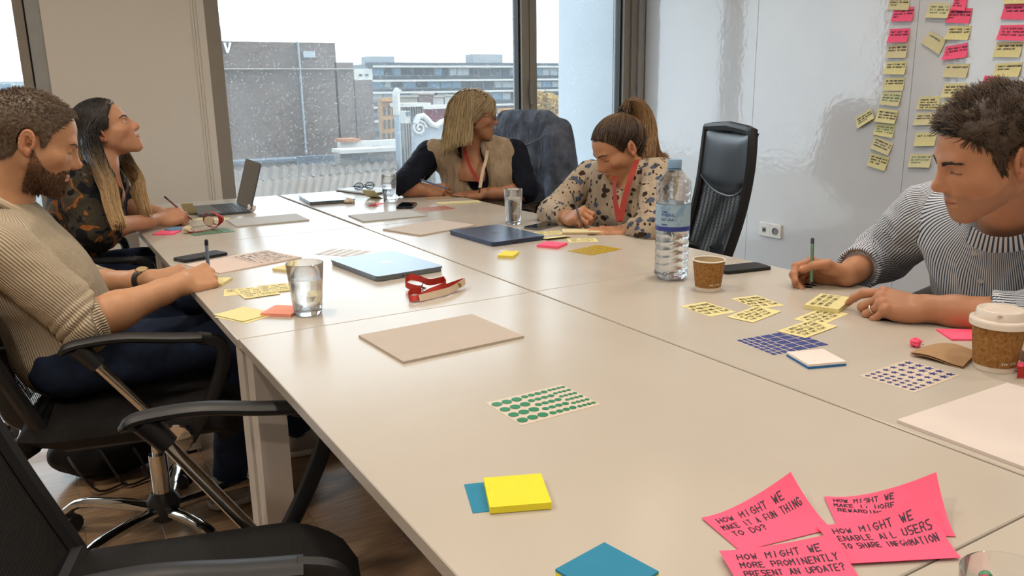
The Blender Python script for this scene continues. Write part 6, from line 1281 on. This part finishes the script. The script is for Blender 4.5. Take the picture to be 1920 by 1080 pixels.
    pen('slim red topped pencil in the long haired woman\'s hand', at(361, 413, 3.22), at(308, 368, 3.20), .0038, (mat('pencil_maroon', '7a3540', .4, vary=.05), BLK), 'pencil')
woman_long()
# ================= blonde woman
def woman_blonde():
    R = frame((.91, -.40, -.07)); s = .96; O = anchor(934, 231, 3.95, (.124, 0, -.034), R, s); DOWN = R.T @ np.array((0, 0, -1.))
    ho = dict(skin='b27f5f', fem=1., jaw=1.04, nose=1., eye=1, lips='985448', scalp='8a7352', hairline='f', blush='a8583f'); nb = at(886, 287, 4.02); rt = np.array((.87, -.5, 0)); tc = np.array((-.5, -.87, 0))
    shR = at(806, 290, 4.06); shL = at(962, 288, 4.06); S = dict(pel=np.array((2.12, 3.62, .56)), neck=nb + np.array((0, 0, -.02)), shR=shR, shL=shL, w=1.10, d=1.12, bust=True, belly=.03)
    elR = T(762, 352, .045); wrR = at(800, 357, 3.95); elL = at(984, 361, 4.00); wrL = at(906, 363, 3.96)
    chR = hand_joints(wrR, rt * .95 + tc * .25 + np.array((0, 0, .05)), tc * .75 + np.array((0, 0, .6)) - rt * .1, 1, GR['fist'], thumb=TG, size=.95); chL = hand_joints(wrL, -rt * .95 + tc * .1 + np.array((0, 0, -.06)), (-.05, -.25, 1), -1, GR['flat'], size=.93)
    ar = (.047, .042, .042, .027); p, hm = make_person('blonde woman with glasses in a navy top and beige vest', (2.1, 3.6), O, R, s, ho, [(nb, .052), (nb + tc * .03 + np.array((0, 0, -.10)), .085)], [dict(sh=shR, el=elR, wr=wrR, ch=chR, r=ar), dict(sh=shL, el=elL, wr=wrL, ch=chL, r=ar)], S, h=.003, hh=.0028)
    NV = m_cloth('navy_jersey', '10131f', [(.3, '0d101a'), (.7, '151a29')], 30, .2, 500)
    def vneck(F, B, cc, bc, up): F.cone(nb + up * .13, nb - up * .035 + B[:, 0] * .085, .072, .045, k=.01, op='-'); F.cone(nb + B[:, 0] * .06, cc + B[:, 0] * .19 + up * .06, .042, .018, k=.02, op='-')
    pr = [torso_piece(S, .007, .0, .004, vneck), sleeve(shR, elR + np.array((0, 0, .02)), elR + (wrR - elR) * .16, (.070, .062, .058), .006, .004, 1., cutr=.11), sleeve(shL, elL + np.array((0, 0, .015)), elL + (wrL - elL) * .12, (.072, .062, .058), .006, .004, 2., cutr=.11)]
    V, Q, A = join(pr); npmesh('navy_top', press(V), Q, NV, p, attrs=A)
    def vest(F, B, cc, bc, up):
        f, l = B[:, 0], B[:, 1]
        for q, sd in ((shR, -1), (shL, 1)): F.cone(q + l * sd * .09 + up * .05, q + l * sd * .10 - up * .16, .075, .075, k=.02, op='-')
        F.cone(nb + up * .14, nb - up * .02 + f * .07, .078, .060, k=.015, op='-'); F.cone(nb + f * .10 - up * .02, cc + f * .22 - up * .02, .066, .075, k=.015, op='-'); F.cone(cc + f * .22, bc + f * .25 - up * .12, .075, .085, k=.015, op='-')
    V, Q, A = torso_piece(S, .006, .013, .013, vest, sc=(16, 16, 3.5)); npmesh('beige_vest', V, Q, m_cloth('beige_viscose', 'a39078', [(.3, '99866d'), (.7, 'ad9a82')], 30, .3, 500, drape=.7), p, attrs=A)
    pants(p, [(2.10, 3.66, .56), (2.12, 3.48, .56)], [(1.72, 3.55, .56), (1.74, 3.36, .56)], [(1.75, 3.6, .06), (1.75, 3.4, .06)], DENIM, .012)
    eyes(p, O, R, s, (1, .1, -.05), '50626a')
    # hair: chin length bob with fringe
    V, Q = hm; dp = hair_depth(V, 'f') + (vnoise(V, 160.) - .5) * .010; n = vnormals(V, Q); rng = np.random.default_rng(31); hp = []; cv, cq, cn = cap_shell(V, Q, dp, .014, 150., .004); hp.append((toW(cv, O, R, s), cq, {'sv': .3 + .5 * vnoise(cv, 260.)})); HM = m_hair('blonde_hair', '84704f', 'd8c49c', .42)
    coll = [(np.array((-.010, 0, .034)), np.array((.116, .094, .102))), (np.array((.008, 0, -.05)), np.array((.062, .083, .085)))]
    idx = rng.choice(np.where((dp > .0) & (V[:, 2] > -.03))[0], 2000); r0 = V[idx] + n[idx] * .010; part = np.sign(r0[:, 1] + .012); d0 = n[idx] * .6 + np.stack([np.where(r0[:, 0] > .06, .5, -.25), part * .8, 0 * part], 1)
    def comb(pp, k): g = np.tile(DOWN, (len(pp), 1)); g[:, 1] += np.sign(pp[:, 1]) * (.45 if k < 4 else .0); side = np.abs(pp[:, 1]) > .045; g[:, 0] += np.where(side & (pp[:, 0] > -.01), -1.1, np.where(pp[:, 0] > .05, -.05, -.12)); return g
    hgt = (r0[:, 2] + .125) ; L = np.clip((hgt + np.abs(.09 - np.abs(r0[:, 1])) * .9) / 15, .006, .02) * rng.uniform(.9, 1.08, len(idx)); fr = (r0[:, 0] > .055); L[fr] *= np.where(np.abs(r0[fr, 1]) < .052, .36, .75); P = grow(r0, d0 / np.linalg.norm(d0, axis=1, keepdims=True), 15, L, DOWN, .42, coll, .05, rng, comb); put_strands(hp, P, .0022, O, R, s, .1, .9, .5, rng); finish_hair(p, hp, 'hair', HM)
    brows(p, hm, O, R, s, HM, n=60)
    # spectacles and earrings
    GF = mat('thin_gold_frame', '6b5a45', .3, .8, vary=.05); LZ = m_glass('spectacle_lens', 1.3, tr=.75); g = thing_part('spectacles', p); W = lambda q: O + R @ (np.array(q) * s)
    for sd in (-1, 1):
        ring = [W((.106 - .10 * abs(.030 * math.cos(a)) * .35, sd * .032 + .021 * math.cos(a), -.004 + .0155 * math.sin(a))) for a in np.linspace(0, 2 * math.pi, 22)]; obj('spectacle_rim', MB().tube(ring, .0017, 6), GF, g, True, world=True); obj('lens', MB().add(ring[:-1], [tuple(range(21))]), LZ, g, world=True); obj('temple_arm', MB().tube([W((.100, sd * .054, .001)), W((.05, sd * .074, .002)), W((-.005, sd * .082, .0))], .0017, 6), GF, g, True, world=True)
        ec = W((-.004, sd * .086, -.060)); obj('earring', MB().tube([ec + R @ np.array((.0, 0, .018)) * s, ec], .0006, 5).lathe([(0, .014), (.006, .006), (.0075, -.004), (.005, -.013), (0, -.016)], 12, tuple(ec), caps=False), mat('bronze_earring', '5c4a37', .35, .6, vary=.05), p, True, world=True)
    obj('spectacle_bridge', MB().tube([W((.110, -.011, .0)), W((.1125, 0, .003)), W((.110, .011, .0))], .0011, 6), GF, g, True, world=True)
    # lanyard, necklace
    f3 = -tc; q0, q1, q2, q3 = at(869, 268, 3.98), at(874, 292, 3.90), at(884, 318, 3.86), at(899, 342, 3.85); lanyard_on(p, [q0, q1, q2, q3], [rt, rt, rt * .9 + np.array((0, 0, .3)), rt], .016); mb = MB(); ribbon(mb, [at(916, 268, 3.99), at(911, 300, 3.89), at(905, 322, 3.86), at(900, 352, 3.845)], [rt, rt, rt, rt], .016, n=6); obj('cream_strap', mb, LANW, p, True, world=True); obj('badge_clip', MB().tube([at(899, 352, 3.845), at(899, 362, 3.845)], .004, 8), BLK, p, True, world=True)
    obj('necklace', MB().tube(bez([at(872, 291, 3.95), at(884, 303, 3.90), at(892, 306, 3.89), at(901, 303, 3.90), at(908, 291, 3.96)], 6), .0009, 5), mat('gold', 'b08a4a', .25, 1., vary=.03), p, True, world=True)
    pen('blue ballpoint pen held by the blonde woman', at(845, 356, 3.86), at(783, 335, 3.93), .0042, (mat('pen_pale_blue', '5a6f9c', .35, vary=.03), BLK))
woman_blonde()
# ================= ponytail woman
def woman_pony():
    R = frame((-.857, .119, -.50)); s = .95; O = anchor(1184, 278, 2.93, (-.008, .0775, -.006), R, s); DOWN = R.T @ np.array((0, 0, -1.)); rt = np.array((.81, -.59, 0)); tc = np.array((-.6, -.8, 0))
    ho = dict(skin='bd8967', fem=1., jaw=.93, nose=.95, lips='a55a4c', scalp='33261d', hairline='f', blush='b8634e'); nb = at(1186, 318, 3.02)
    shR = at(1108, 330, 3.22); shL = at(1238, 330, 2.94); S = dict(pel=np.array((2.10, 2.42, .56)), neck=nb + np.array((.01, .01, -.02)), shR=shR, shL=shL, w=.92, d=.92, bust=True)
    elR = at(1038, 402, 3.18); wrR = at(1066, 408, 3.02); elL = at(1224, 432, 2.80); wrL = at(1172, 433, 2.88)
    chR = hand_joints(wrR, rt * .45 + tc * .65 + np.array((0, 0, .25)), -rt * .55 + tc * .25 + np.array((0, 0, .75)), 1, GR['fist'], thumb=TG, size=.92); chL = hand_joints(wrL, -rt * .98 + tc * .1 + np.array((0, 0, -.02)), (-.05, -.2, 1), -1, GR['flat'], size=.92)
    ar = (.040, .036, .036, .0245); p, hm = make_person('woman with a ponytail in a cream floral blouse writing', (2.1, 2.4), O, R, s, ho, [(nb, .049), (nb + tc * .015 + np.array((0, 0, -.11)), .055)], [dict(sh=shR, el=elR, wr=wrR, ch=chR, r=ar), dict(sh=shL, el=elL, wr=wrL, ch=chL, r=ar)], S, h=.0028, hh=.0026)
    M = Mat('cream_floral', 'b7a68f', .8, spec=.2); co = M.coord('Object', (1, 1, 1)); v = M.n('ShaderNodeTexVoronoi', Scale=21.); M.l(M.coord('Object', (1, 1, 1.5)), v.inputs['Vector']); nn = M.noise(60, 2); d = M.math('ADD', v.outputs['Distance'], M.math('MULTIPLY', nn, .55)); v2 = M.n('ShaderNodeTexVoronoi', Scale=44.); M.l(M.coord('Object', (1.7, 1, .8)), v2.inputs['Vector'])
    base = M.ramp(M.noise(6, 3), [(.3, 'a3937f'), (.7, 'b9ab97')]); sp = M.n('ShaderNodeSeparateXYZ'); M.l(v.outputs['Color'], sp.inputs[0]); fl = M.mix(M.math('GREATER_THAN', sp.outputs[0], .55), '4a5468', '3a2c24'); m1 = M.math('MULTIPLY', M.math('LESS_THAN', d, .60), M.math('GREATER_THAN', sp.outputs[1], .15)); leaf = M.math('LESS_THAN', M.math('ADD', v2.outputs['Distance'], M.math('MULTIPLY', M.noise(40, 2), .4)), .44)
    M.col(M.mix(leaf, M.mix(m1, base, fl), '33261f')); M.bump(M.noise(1., 3, M.coord('Object', (42, 42, 9)), .5, .8), .6, .012); FM = M.m
    def vneck(F, B, cc, bc, up): F.cone(nb + up * .13, nb - up * .01 + B[:, 0] * .06, .062, .042, k=.01, op='-'); F.cone(nb + B[:, 0] * .06, cc + B[:, 0] * .17 + up * .05, .022, .010, k=.02, op='-')
    pr = [torso_piece(S, .007, .006, .008, vneck, sc=(18, 18, 5)), sleeve(shR, elR, elR + (wrR - elR) * .80, (.060, .054, .038), .005, .007, 1., cutr=.1), sleeve(shL, elL, elL + (wrL - elL) * .72, (.062, .056, .040), .005, .007, 2., cutr=.1)]
    V, Q, A = join(pr); bl = npmesh('blouse', press(V), Q, FM, p, attrs=A)
    pants(p, [(2.08, 2.5, .56), (2.08, 2.34, .56)], [(1.70, 2.5, .56), (1.70, 2.32, .56)], [(1.75, 2.5, .06), (1.75, 2.3, .06)], DENIM, .012)
    V, Q = hm; dp = hair_depth(V, 'f') + (vnoise(V, 160.) - .5) * .010; n = vnormals(V, Q); rng = np.random.default_rng(41); hp = []; cv, cq, cn = cap_shell(V, Q, dp, .0045, 300., .001); hp.append((toW(cv, O, R, s), cq, {'sv': .05 + .2 * vnoise(cv * np.array((.3, 3, 1)), 200.)})); HM = m_hair('honey_brown_hair', '231812', 'a67f52', .38)
    cc_, cr_ = np.array((-.008, 0, .034)), np.array((.1045, .082, .0905)); tl = R.T @ (at(1168, 206, 3.0) - O) / s; tie = cc_ + cr_ * N((tl - cc_) / cr_) * 1.02; idx = rng.choice(np.where(dp > .001)[0], 2100); r0 = V[idx] + n[idx] * .004
    P = arc_to(r0, tie, cc_, cr_, 10); put_strands(hp, P, .0014, O, R, s, -.05, .5, .8, rng); I3, Z3 = np.eye(3), np.zeros(3); tw = toW(tie[None], O, R, s)[0]
    r0 = tw + rng.normal(size=(1700, 3)) * .008; P = guided(r0, [at(1178, 191, 3.02), at(1194, 200, 3.04), at(1206, 226, 3.05), at(1212, 260, 3.04), at(1208, 292, 3.01)], (.022, .036, .044, .042, .034), rng, 16, 1.0, .08); put_strands(hp, P, .0018, Z3, I3, 1., .1, 1., .5, rng)
    r0 = tw + rng.normal(size=(160, 3)) * .007; P = guided(r0, [at(1182, 187, 3.03), at(1206, 198, 3.06), at(1222, 240, 3.08), at(1232, 285, 3.05), at(1250, 300, 3.02)], (.012, .016, .018, .016, .02), rng, 16, 1.0, .05); put_strands(hp, P, .0012, Z3, I3, 1., .3, 1.1, .5, rng); finish_hair(p, hp, 'hair', HM)
    ring = [toW((tie + np.array((.5, 0, .86)) * .019 * math.cos(a) + np.array((0, 1, 0)) * .019 * math.sin(a))[None], O, R, s)[0] for a in np.linspace(0, 6.283, 20)]; obj('hair_tie', MB().tube(ring, .006, 8), BLK, p, True, world=True)
    brows(p, hm, O, R, s, m_hair('brown_brow', '2e2018', '4a3526'), n=80, thick=.001); ec = O + R @ (np.array((.0, .083, -.033)) * s); obj('earring', MB().tube([ec, ec + np.array((0, 0, -.008))], .0028, 8), bpy.data.materials['gold'], p, True, world=True)
    lanyard_on(p, [at(1194, 300, 2.92), at(1184, 330, 2.86), at(1172, 370, 2.84), at(1163, 414, 2.83)], [rt * .9 + np.array((0, 0, .25)), rt, rt, rt], .021); lanyard_on(p, [at(1153, 330, 2.95), at(1152, 350, 2.90), at(1155, 385, 2.86), at(1162, 416, 2.835)], [rt * .4 + tc * .6, rt * .4 + tc * .7, rt * .6 + tc * .4, rt], .021)
    pen('dark slim pen held by the ponytail woman', at(1092, 428, 2.90), at(1073, 362, 2.97), .0036, (mat('pen_dark', '3b3c40', .35, .5, vary=.03), BLK))
woman_pony()
# ================= man in the striped shirt
def man_shirt():
    R = frame((-.785, .54, -.303), roll=-.12); s = .99; O = anchor(1748, 354, 1.57, (.124, 0, -.034), R, s); rt = np.array((.52, -.855, 0)); tc = np.array((-.86, -.5, 0))
    ho = dict(skin='b98463', jaw=1.08, nose=1.06, stubble=.30, stubcol='5a453a', lips='9a5a4a', scalp='33261d', hairline='m', blush='a8563f'); nb = at(1898, 402, 1.72)
    shR = at(1742, 402, 1.98); shL = at(2060, 440, 1.66); S = dict(pel=np.array((2.10, 1.0, .57)), neck=nb + np.array((.03, .02, -.01)), shR=shR, shL=shL, w=1.06, d=1.12, belly=.02)
    elR = at(1655, 478, 2.22); wrR = at(1586, 516, 2.06); elL = at(1985, 604, 1.62); wrL = at(1738, 578, 1.735)
    chR = hand_joints(wrR, -rt * .92 + tc * .1 + np.array((0, 0, .14)), -tc * .75 + np.array((0, 0, .65)), 1, dict(i=(38, 52, 20), m=(50, 64, 26), r=(56, 70, 30), p=(60, 70, 30)), thumb=[(.018, .022, -.006), (.050, .046, -.012), (.080, .044, -.024), (.102, .030, -.034)], size=1.02); chL = hand_joints(wrL, -rt * .97 + tc * .06 + np.array((0, 0, .10)), tc * .45 + np.array((0, 0, .9)), -1, GR['point'], thumb=TG, size=1.02)
    ar = (.050, .044, .043, .029); p, hm = make_person('dark haired man in a blue striped shirt pointing at notes', (2.05, 1.0), O, R, s, ho, [(nb, .062), (nb + np.array((.08, .02, -.06)), .055)], [dict(sh=shR, el=elR, wr=wrR, ch=chR, r=ar), dict(sh=shL, el=elL, wr=wrL, ch=chL, r=ar)], S)
    M = Mat('striped_cotton', 'c9c9c9', .8, spec=.2); u = M.attr('u'); fr = M.math('FRACT', M.math('MULTIPLY', u, 1 / .0068)); M.col(M.mix(M.math('LESS_THAN', fr, .42), 'd2d6dc', '36465f')); M.bump(M.noise(400, 2), .2, .001); ST = M.m
    def opening(F, B, cc, bc, up): F.cone(nb + N(O - nb) * .12, nb + N(O - nb) * .02, .070, .058, k=.008, op='-')
    fwd = N(np.cross(N(np.array(shL) - np.array(shR)), (0, 0, 1.)));
    pr = [torso_piece(S, .0065, .008, .008, opening, sc=(10, 10, 7)), sleeve(shR, elR, elR + (wrR - elR) * .62, (.076, .066, .050), .0045, .007, 1., ref=tc, cutr=.12, sc=(20, 20, 20)), sleeve(shL, elL, elL + (wrL - elL) * .46, (.076, .062, .046), .0045, .005, 2., ref=tc + np.array((0, 0, .5)), cutr=.12)]
    V, Q, A = join(pr); sh = npmesh('shirt', press(V), Q, ST, p, attrs=A)
    # rolled cuffs
    for el, wr, a0, a1, rr in ((elR, wrR, .50, .68, .058), (elL, wrL, .30, .50, .053)):
        d = N(wr - el); L = np.linalg.norm(wr - el); b0, b1 = el + d * L * a0, el + d * L * a1; lo, hi = bbox([b0, b1], .1); F = Field(lo, hi, .0035); F.cone(b0 - d * .03, b1 + d * .03, rr, rr * .92, k=0); F.cutcyl(b1, d, .1, .1); F.cutcyl(b0, -d, .1, .1); F.cone(b1 - d * .02, b1 + d * .05, rr * .86, rr * .86, k=.002, op='-'); V, Q = F.mesh(); U, T_ = axis_u(V, [b0, b1], tc, rr); V = folds(V, Q, .004, (30, 30, 30)); npmesh('cuff', press(V), Q, ST, sh, attrs={'u': U, 't': T_})
    # collar: two folded wings round the neck
    ax = N(O + R @ np.array((-.02, 0, -.07)) - nb); f0 = N(np.array((-.86, .25, 0)) - ax * (np.array((-.86, .25, 0)) @ ax)); l0 = np.cross(ax, f0)
    for sd in (-1, 1):
        def wing(u_, v_): a = .22 + u_ * 2.95; rr = .072 + .018 * v_; dn = .078 - .020 * math.cos(a) - (.046 + .030 * max(0, 1 - u_ * 3.2)) * v_; return nb + ax * dn + (f0 * math.cos(a) * (rr + .012 * (1 - u_)) + l0 * sd * math.sin(a) * rr)
        mb = MB().grid(wing, 20, 6, thick=.002, flip=sd > 0); o = obj('collar', mb, ST, sh, True, 60, world=True); at_ = o.data.attributes.new('u', 'FLOAT', 'POINT'); at_.data.foreach_set('value', [float((i % 147) % 21) / 21 * .2 for i in range(len(o.data.vertices))])
    BT = mat('shirt_button', 'b9b4ad', .35, vary=.03)
    TV = pr[0][0]; q_ = (TV - EYE) @ ROT; sx, sy = 960 - FOC * q_[:, 0] / q_[:, 2], 540 + FOC * q_[:, 1] / q_[:, 2]
    for px, py in ((1842, 414), (1825, 480), (1834, 532)):
        c_ = np.where(np.hypot(sx - px, sy - py) < 7)[0]
        if len(c_): q = TV[c_[np.argmax(q_[c_, 2])]]; obj('button', MB().tube([q - N(EYE - q) * .002, q + N(EYE - q) * .003], .0058, 14), BT, sh, True, 40, world=True)
    pants(p, [(2.10, 1.09, .56), (2.10, .91, .56)], [(1.66, 1.12, .56), (1.66, .9, .56)], [(1.7, 1.15, .06), (1.7, .88, .06)], DENIM, .012)
    # hair
    V, Q = hm; dp = hair_depth(V, 'm') + (vnoise(V, 160.) - .5) * .006; n = vnormals(V, Q); rng = np.random.default_rng(51); hp = []; cv, cq, cn = cap_shell(V, Q, dp, .009, 70., .006); hp.append((toW(cv, O, R, s), cq, {'sv': vnoise(cv, 300.) * .6})); HM = m_hair('dark_brown_hair', '21160e', '5c452f', .55)
    idx = rng.choice(np.where(dp > .0)[0], 5000); top = ss(V[idx, 2], .02, .085); d0 = n[idx] * (.20 + .15 * top)[:, None] + np.stack([-.05 * top - .25 * (1 - top), -.55 * top, -.75 * (1 - top)], 1) + rng.normal(size=(len(idx), 3)) * .12; d0 /= np.linalg.norm(d0, axis=1, keepdims=True); r0 = V[idx] + n[idx] * (.002 + .006 * ss(dp[idx], 0, .02))[:, None]; wv = np.array((-.25, -.5, -.25)) + 1.8 * (np.stack([vnoise(r0 + 3, 45.), vnoise(r0 + 7, 45.), vnoise(r0 + 11, 45.)], 1) - .5); L = .0020 + .0030 * top
    P = grow(r0, d0, 6, L, DOWN_ := R.T @ np.array((0, 0, -1.)), .18, [(np.array((-.008, 0, .034)), np.array((.105, .083, .092)))], .03, rng, lambda pp, k: wv); put_strands(hp, P, .00105, O, R, s, .0, 1., .4, rng); finish_hair(p, hp, 'hair', HM)
    brows(p, hm, O, R, s, m_hair('dark_brow2', '1c130d', '3d2c20'), n=150, thick=.0012, half=.0036, up=-.0035)
    c = ch = chL['r'][0] * .45 + chL['r'][1] * .55; d = N(chL['r'][1] - chL['r'][0]); e1 = N(np.cross(d, (0, 0, 1))); e2 = np.cross(d, e1); obj('wedding_ring', MB().tube([c + (e1 * math.cos(a) + e2 * math.sin(a)) * .0112 for a in np.linspace(0, 6.283, 24)], .0018, 8, flat=1.4), mat('ring_silver', 'c9c4bb', .2, 1., vary=.02), p, True, world=True)
    pen('green and grey fineliner in the striped shirt man\'s hand', at(1521, 540, 2.03), at(1523.5, 446, 2.05), .0042, (mat('pen_green_grey', '5d7d62', .35, .2, vary=.1, vscale=60), BLK))
man_shirt()
# ------------------------------------------------------------------ jacket, bag
def jacket():
    c = np.array(CH['blonde'].location); rz = math.pi + .30; f = np.array((math.cos(rz), math.sin(rz), 0)); l = np.array((-f[1], f[0], 0)); bk = c - f * .30; t = thing('denim_jacket', 'blue-grey denim jacket hung over the chair behind the blonde woman', 'jacket', (bk[0], bk[1], .45)); Z = np.array((0, 0, 1.)); q = lambda a, b, z: bk + f * a + l * b + Z * z
    F = Field(np.array((bk[0] - .45, bk[1] - .45, .42)), np.array((bk[0] + .45, bk[1] + .45, 1.2)), .007); B = np.stack([f, l, Z], 1)
    F.cone(q(-.005, -.15, 1.065), q(-.005, .15, 1.065), .052, k=0); F.ell(q(.0, 0, .86), (.075, .245, .25), B, k=.05); F.cone(q(-.03, -.20, 1.02), q(-.05, -.25, .62), .058, .075, k=.04); F.cone(q(-.03, .20, 1.02), q(-.05, .24, .66), .058, .07, k=.04); F.cone(q(.015, .21, .98), q(.02, .235, .60), .055, .06, k=.03); F.cone(q(.015, -.21, .98), q(.02, -.24, .58), .055, .06, k=.03)
    V, Q = F.mesh(); V = folds(V, Q, .012, (11, 11, 6)); V = folds(V, Q, .004, (30, 30, 18), True, 3.); DJ = m_cloth('washed_denim', '555d6c', [(.25, '3c424e'), (.5, '596170'), (.8, '788190')], 14, .5, 900, drape=.6); npmesh('jacket_body', V, Q, DJ, t)
    ST_ = mat('seam_thread', '8a8f99', .8, vary=.05)
    def surf(b, z):
        m = np.where((np.abs((V - bk) @ l - b) < .015) & (np.abs(V[:, 2] - z) < .015))[0]; return V[m[np.argmax((V[m] - bk) @ f)]] + f * .002 if len(m) else None
    for pts in ([(-.19, 1.02), (-.12, .98), (-.05, .96), (.05, .96), (.12, .98), (.19, 1.02)], [(-.16, .98), (-.155, .9), (-.15, .82), (-.15, .72)], [(.15, .98), (.15, .9), (.15, .82)]):
        P = [surf(*x) for x in pts]; P = [x for x in P if x is not None]
        if len(P) > 2: obj('seam', MB().tube(P, .0018, 5), ST_, t, True, world=True)
    for z in (.66, .74):
        x = surf(-.2, z)
        if x is not None: obj('button', MB().tube([x - f * .003, x + f * .004], .009, 12), CHR, t, True, 40, world=True)
jacket()
def bag():
    c = onz(205, 852, .06); t = thing('backpack', 'black backpack with straps on the floor behind the chairs', 'bag', (c[0], c[1], 0)); F = Field(c - np.array((.25, .2, .12)), c + np.array((.25, .2, .2)), .008); F.ell(c + np.array((0, 0, .03)), (.17, .11, .085), k=0); F.ell(c + np.array((.08, -.03, .05)), (.09, .08, .07), k=.03); F.cutcyl(np.array((c[0], c[1], .004)), (0, 0, -1), .2, .5); V, Q = F.mesh(); V = folds(V, Q, .012, (14, 14, 14)); V[:, 2] = np.maximum(V[:, 2], .003); npmesh('bag_body', V, Q, m_cloth('bag_nylon', '131417', None, 30, .4, 300, .6), t)
    for k in range(3): obj('strap', MB().tube(bez([c + np.array((-.12 + k * .09, -.10, .06)), c + np.array((-.10 + k * .09, -.15, .03)), c + np.array((-.05 + k * .08, -.17, -.045)), c + np.array((.03 + k * .07, -.15, -.048))], 5), .008, 6, flat=.4), BLK, t, True, world=True)
bag()
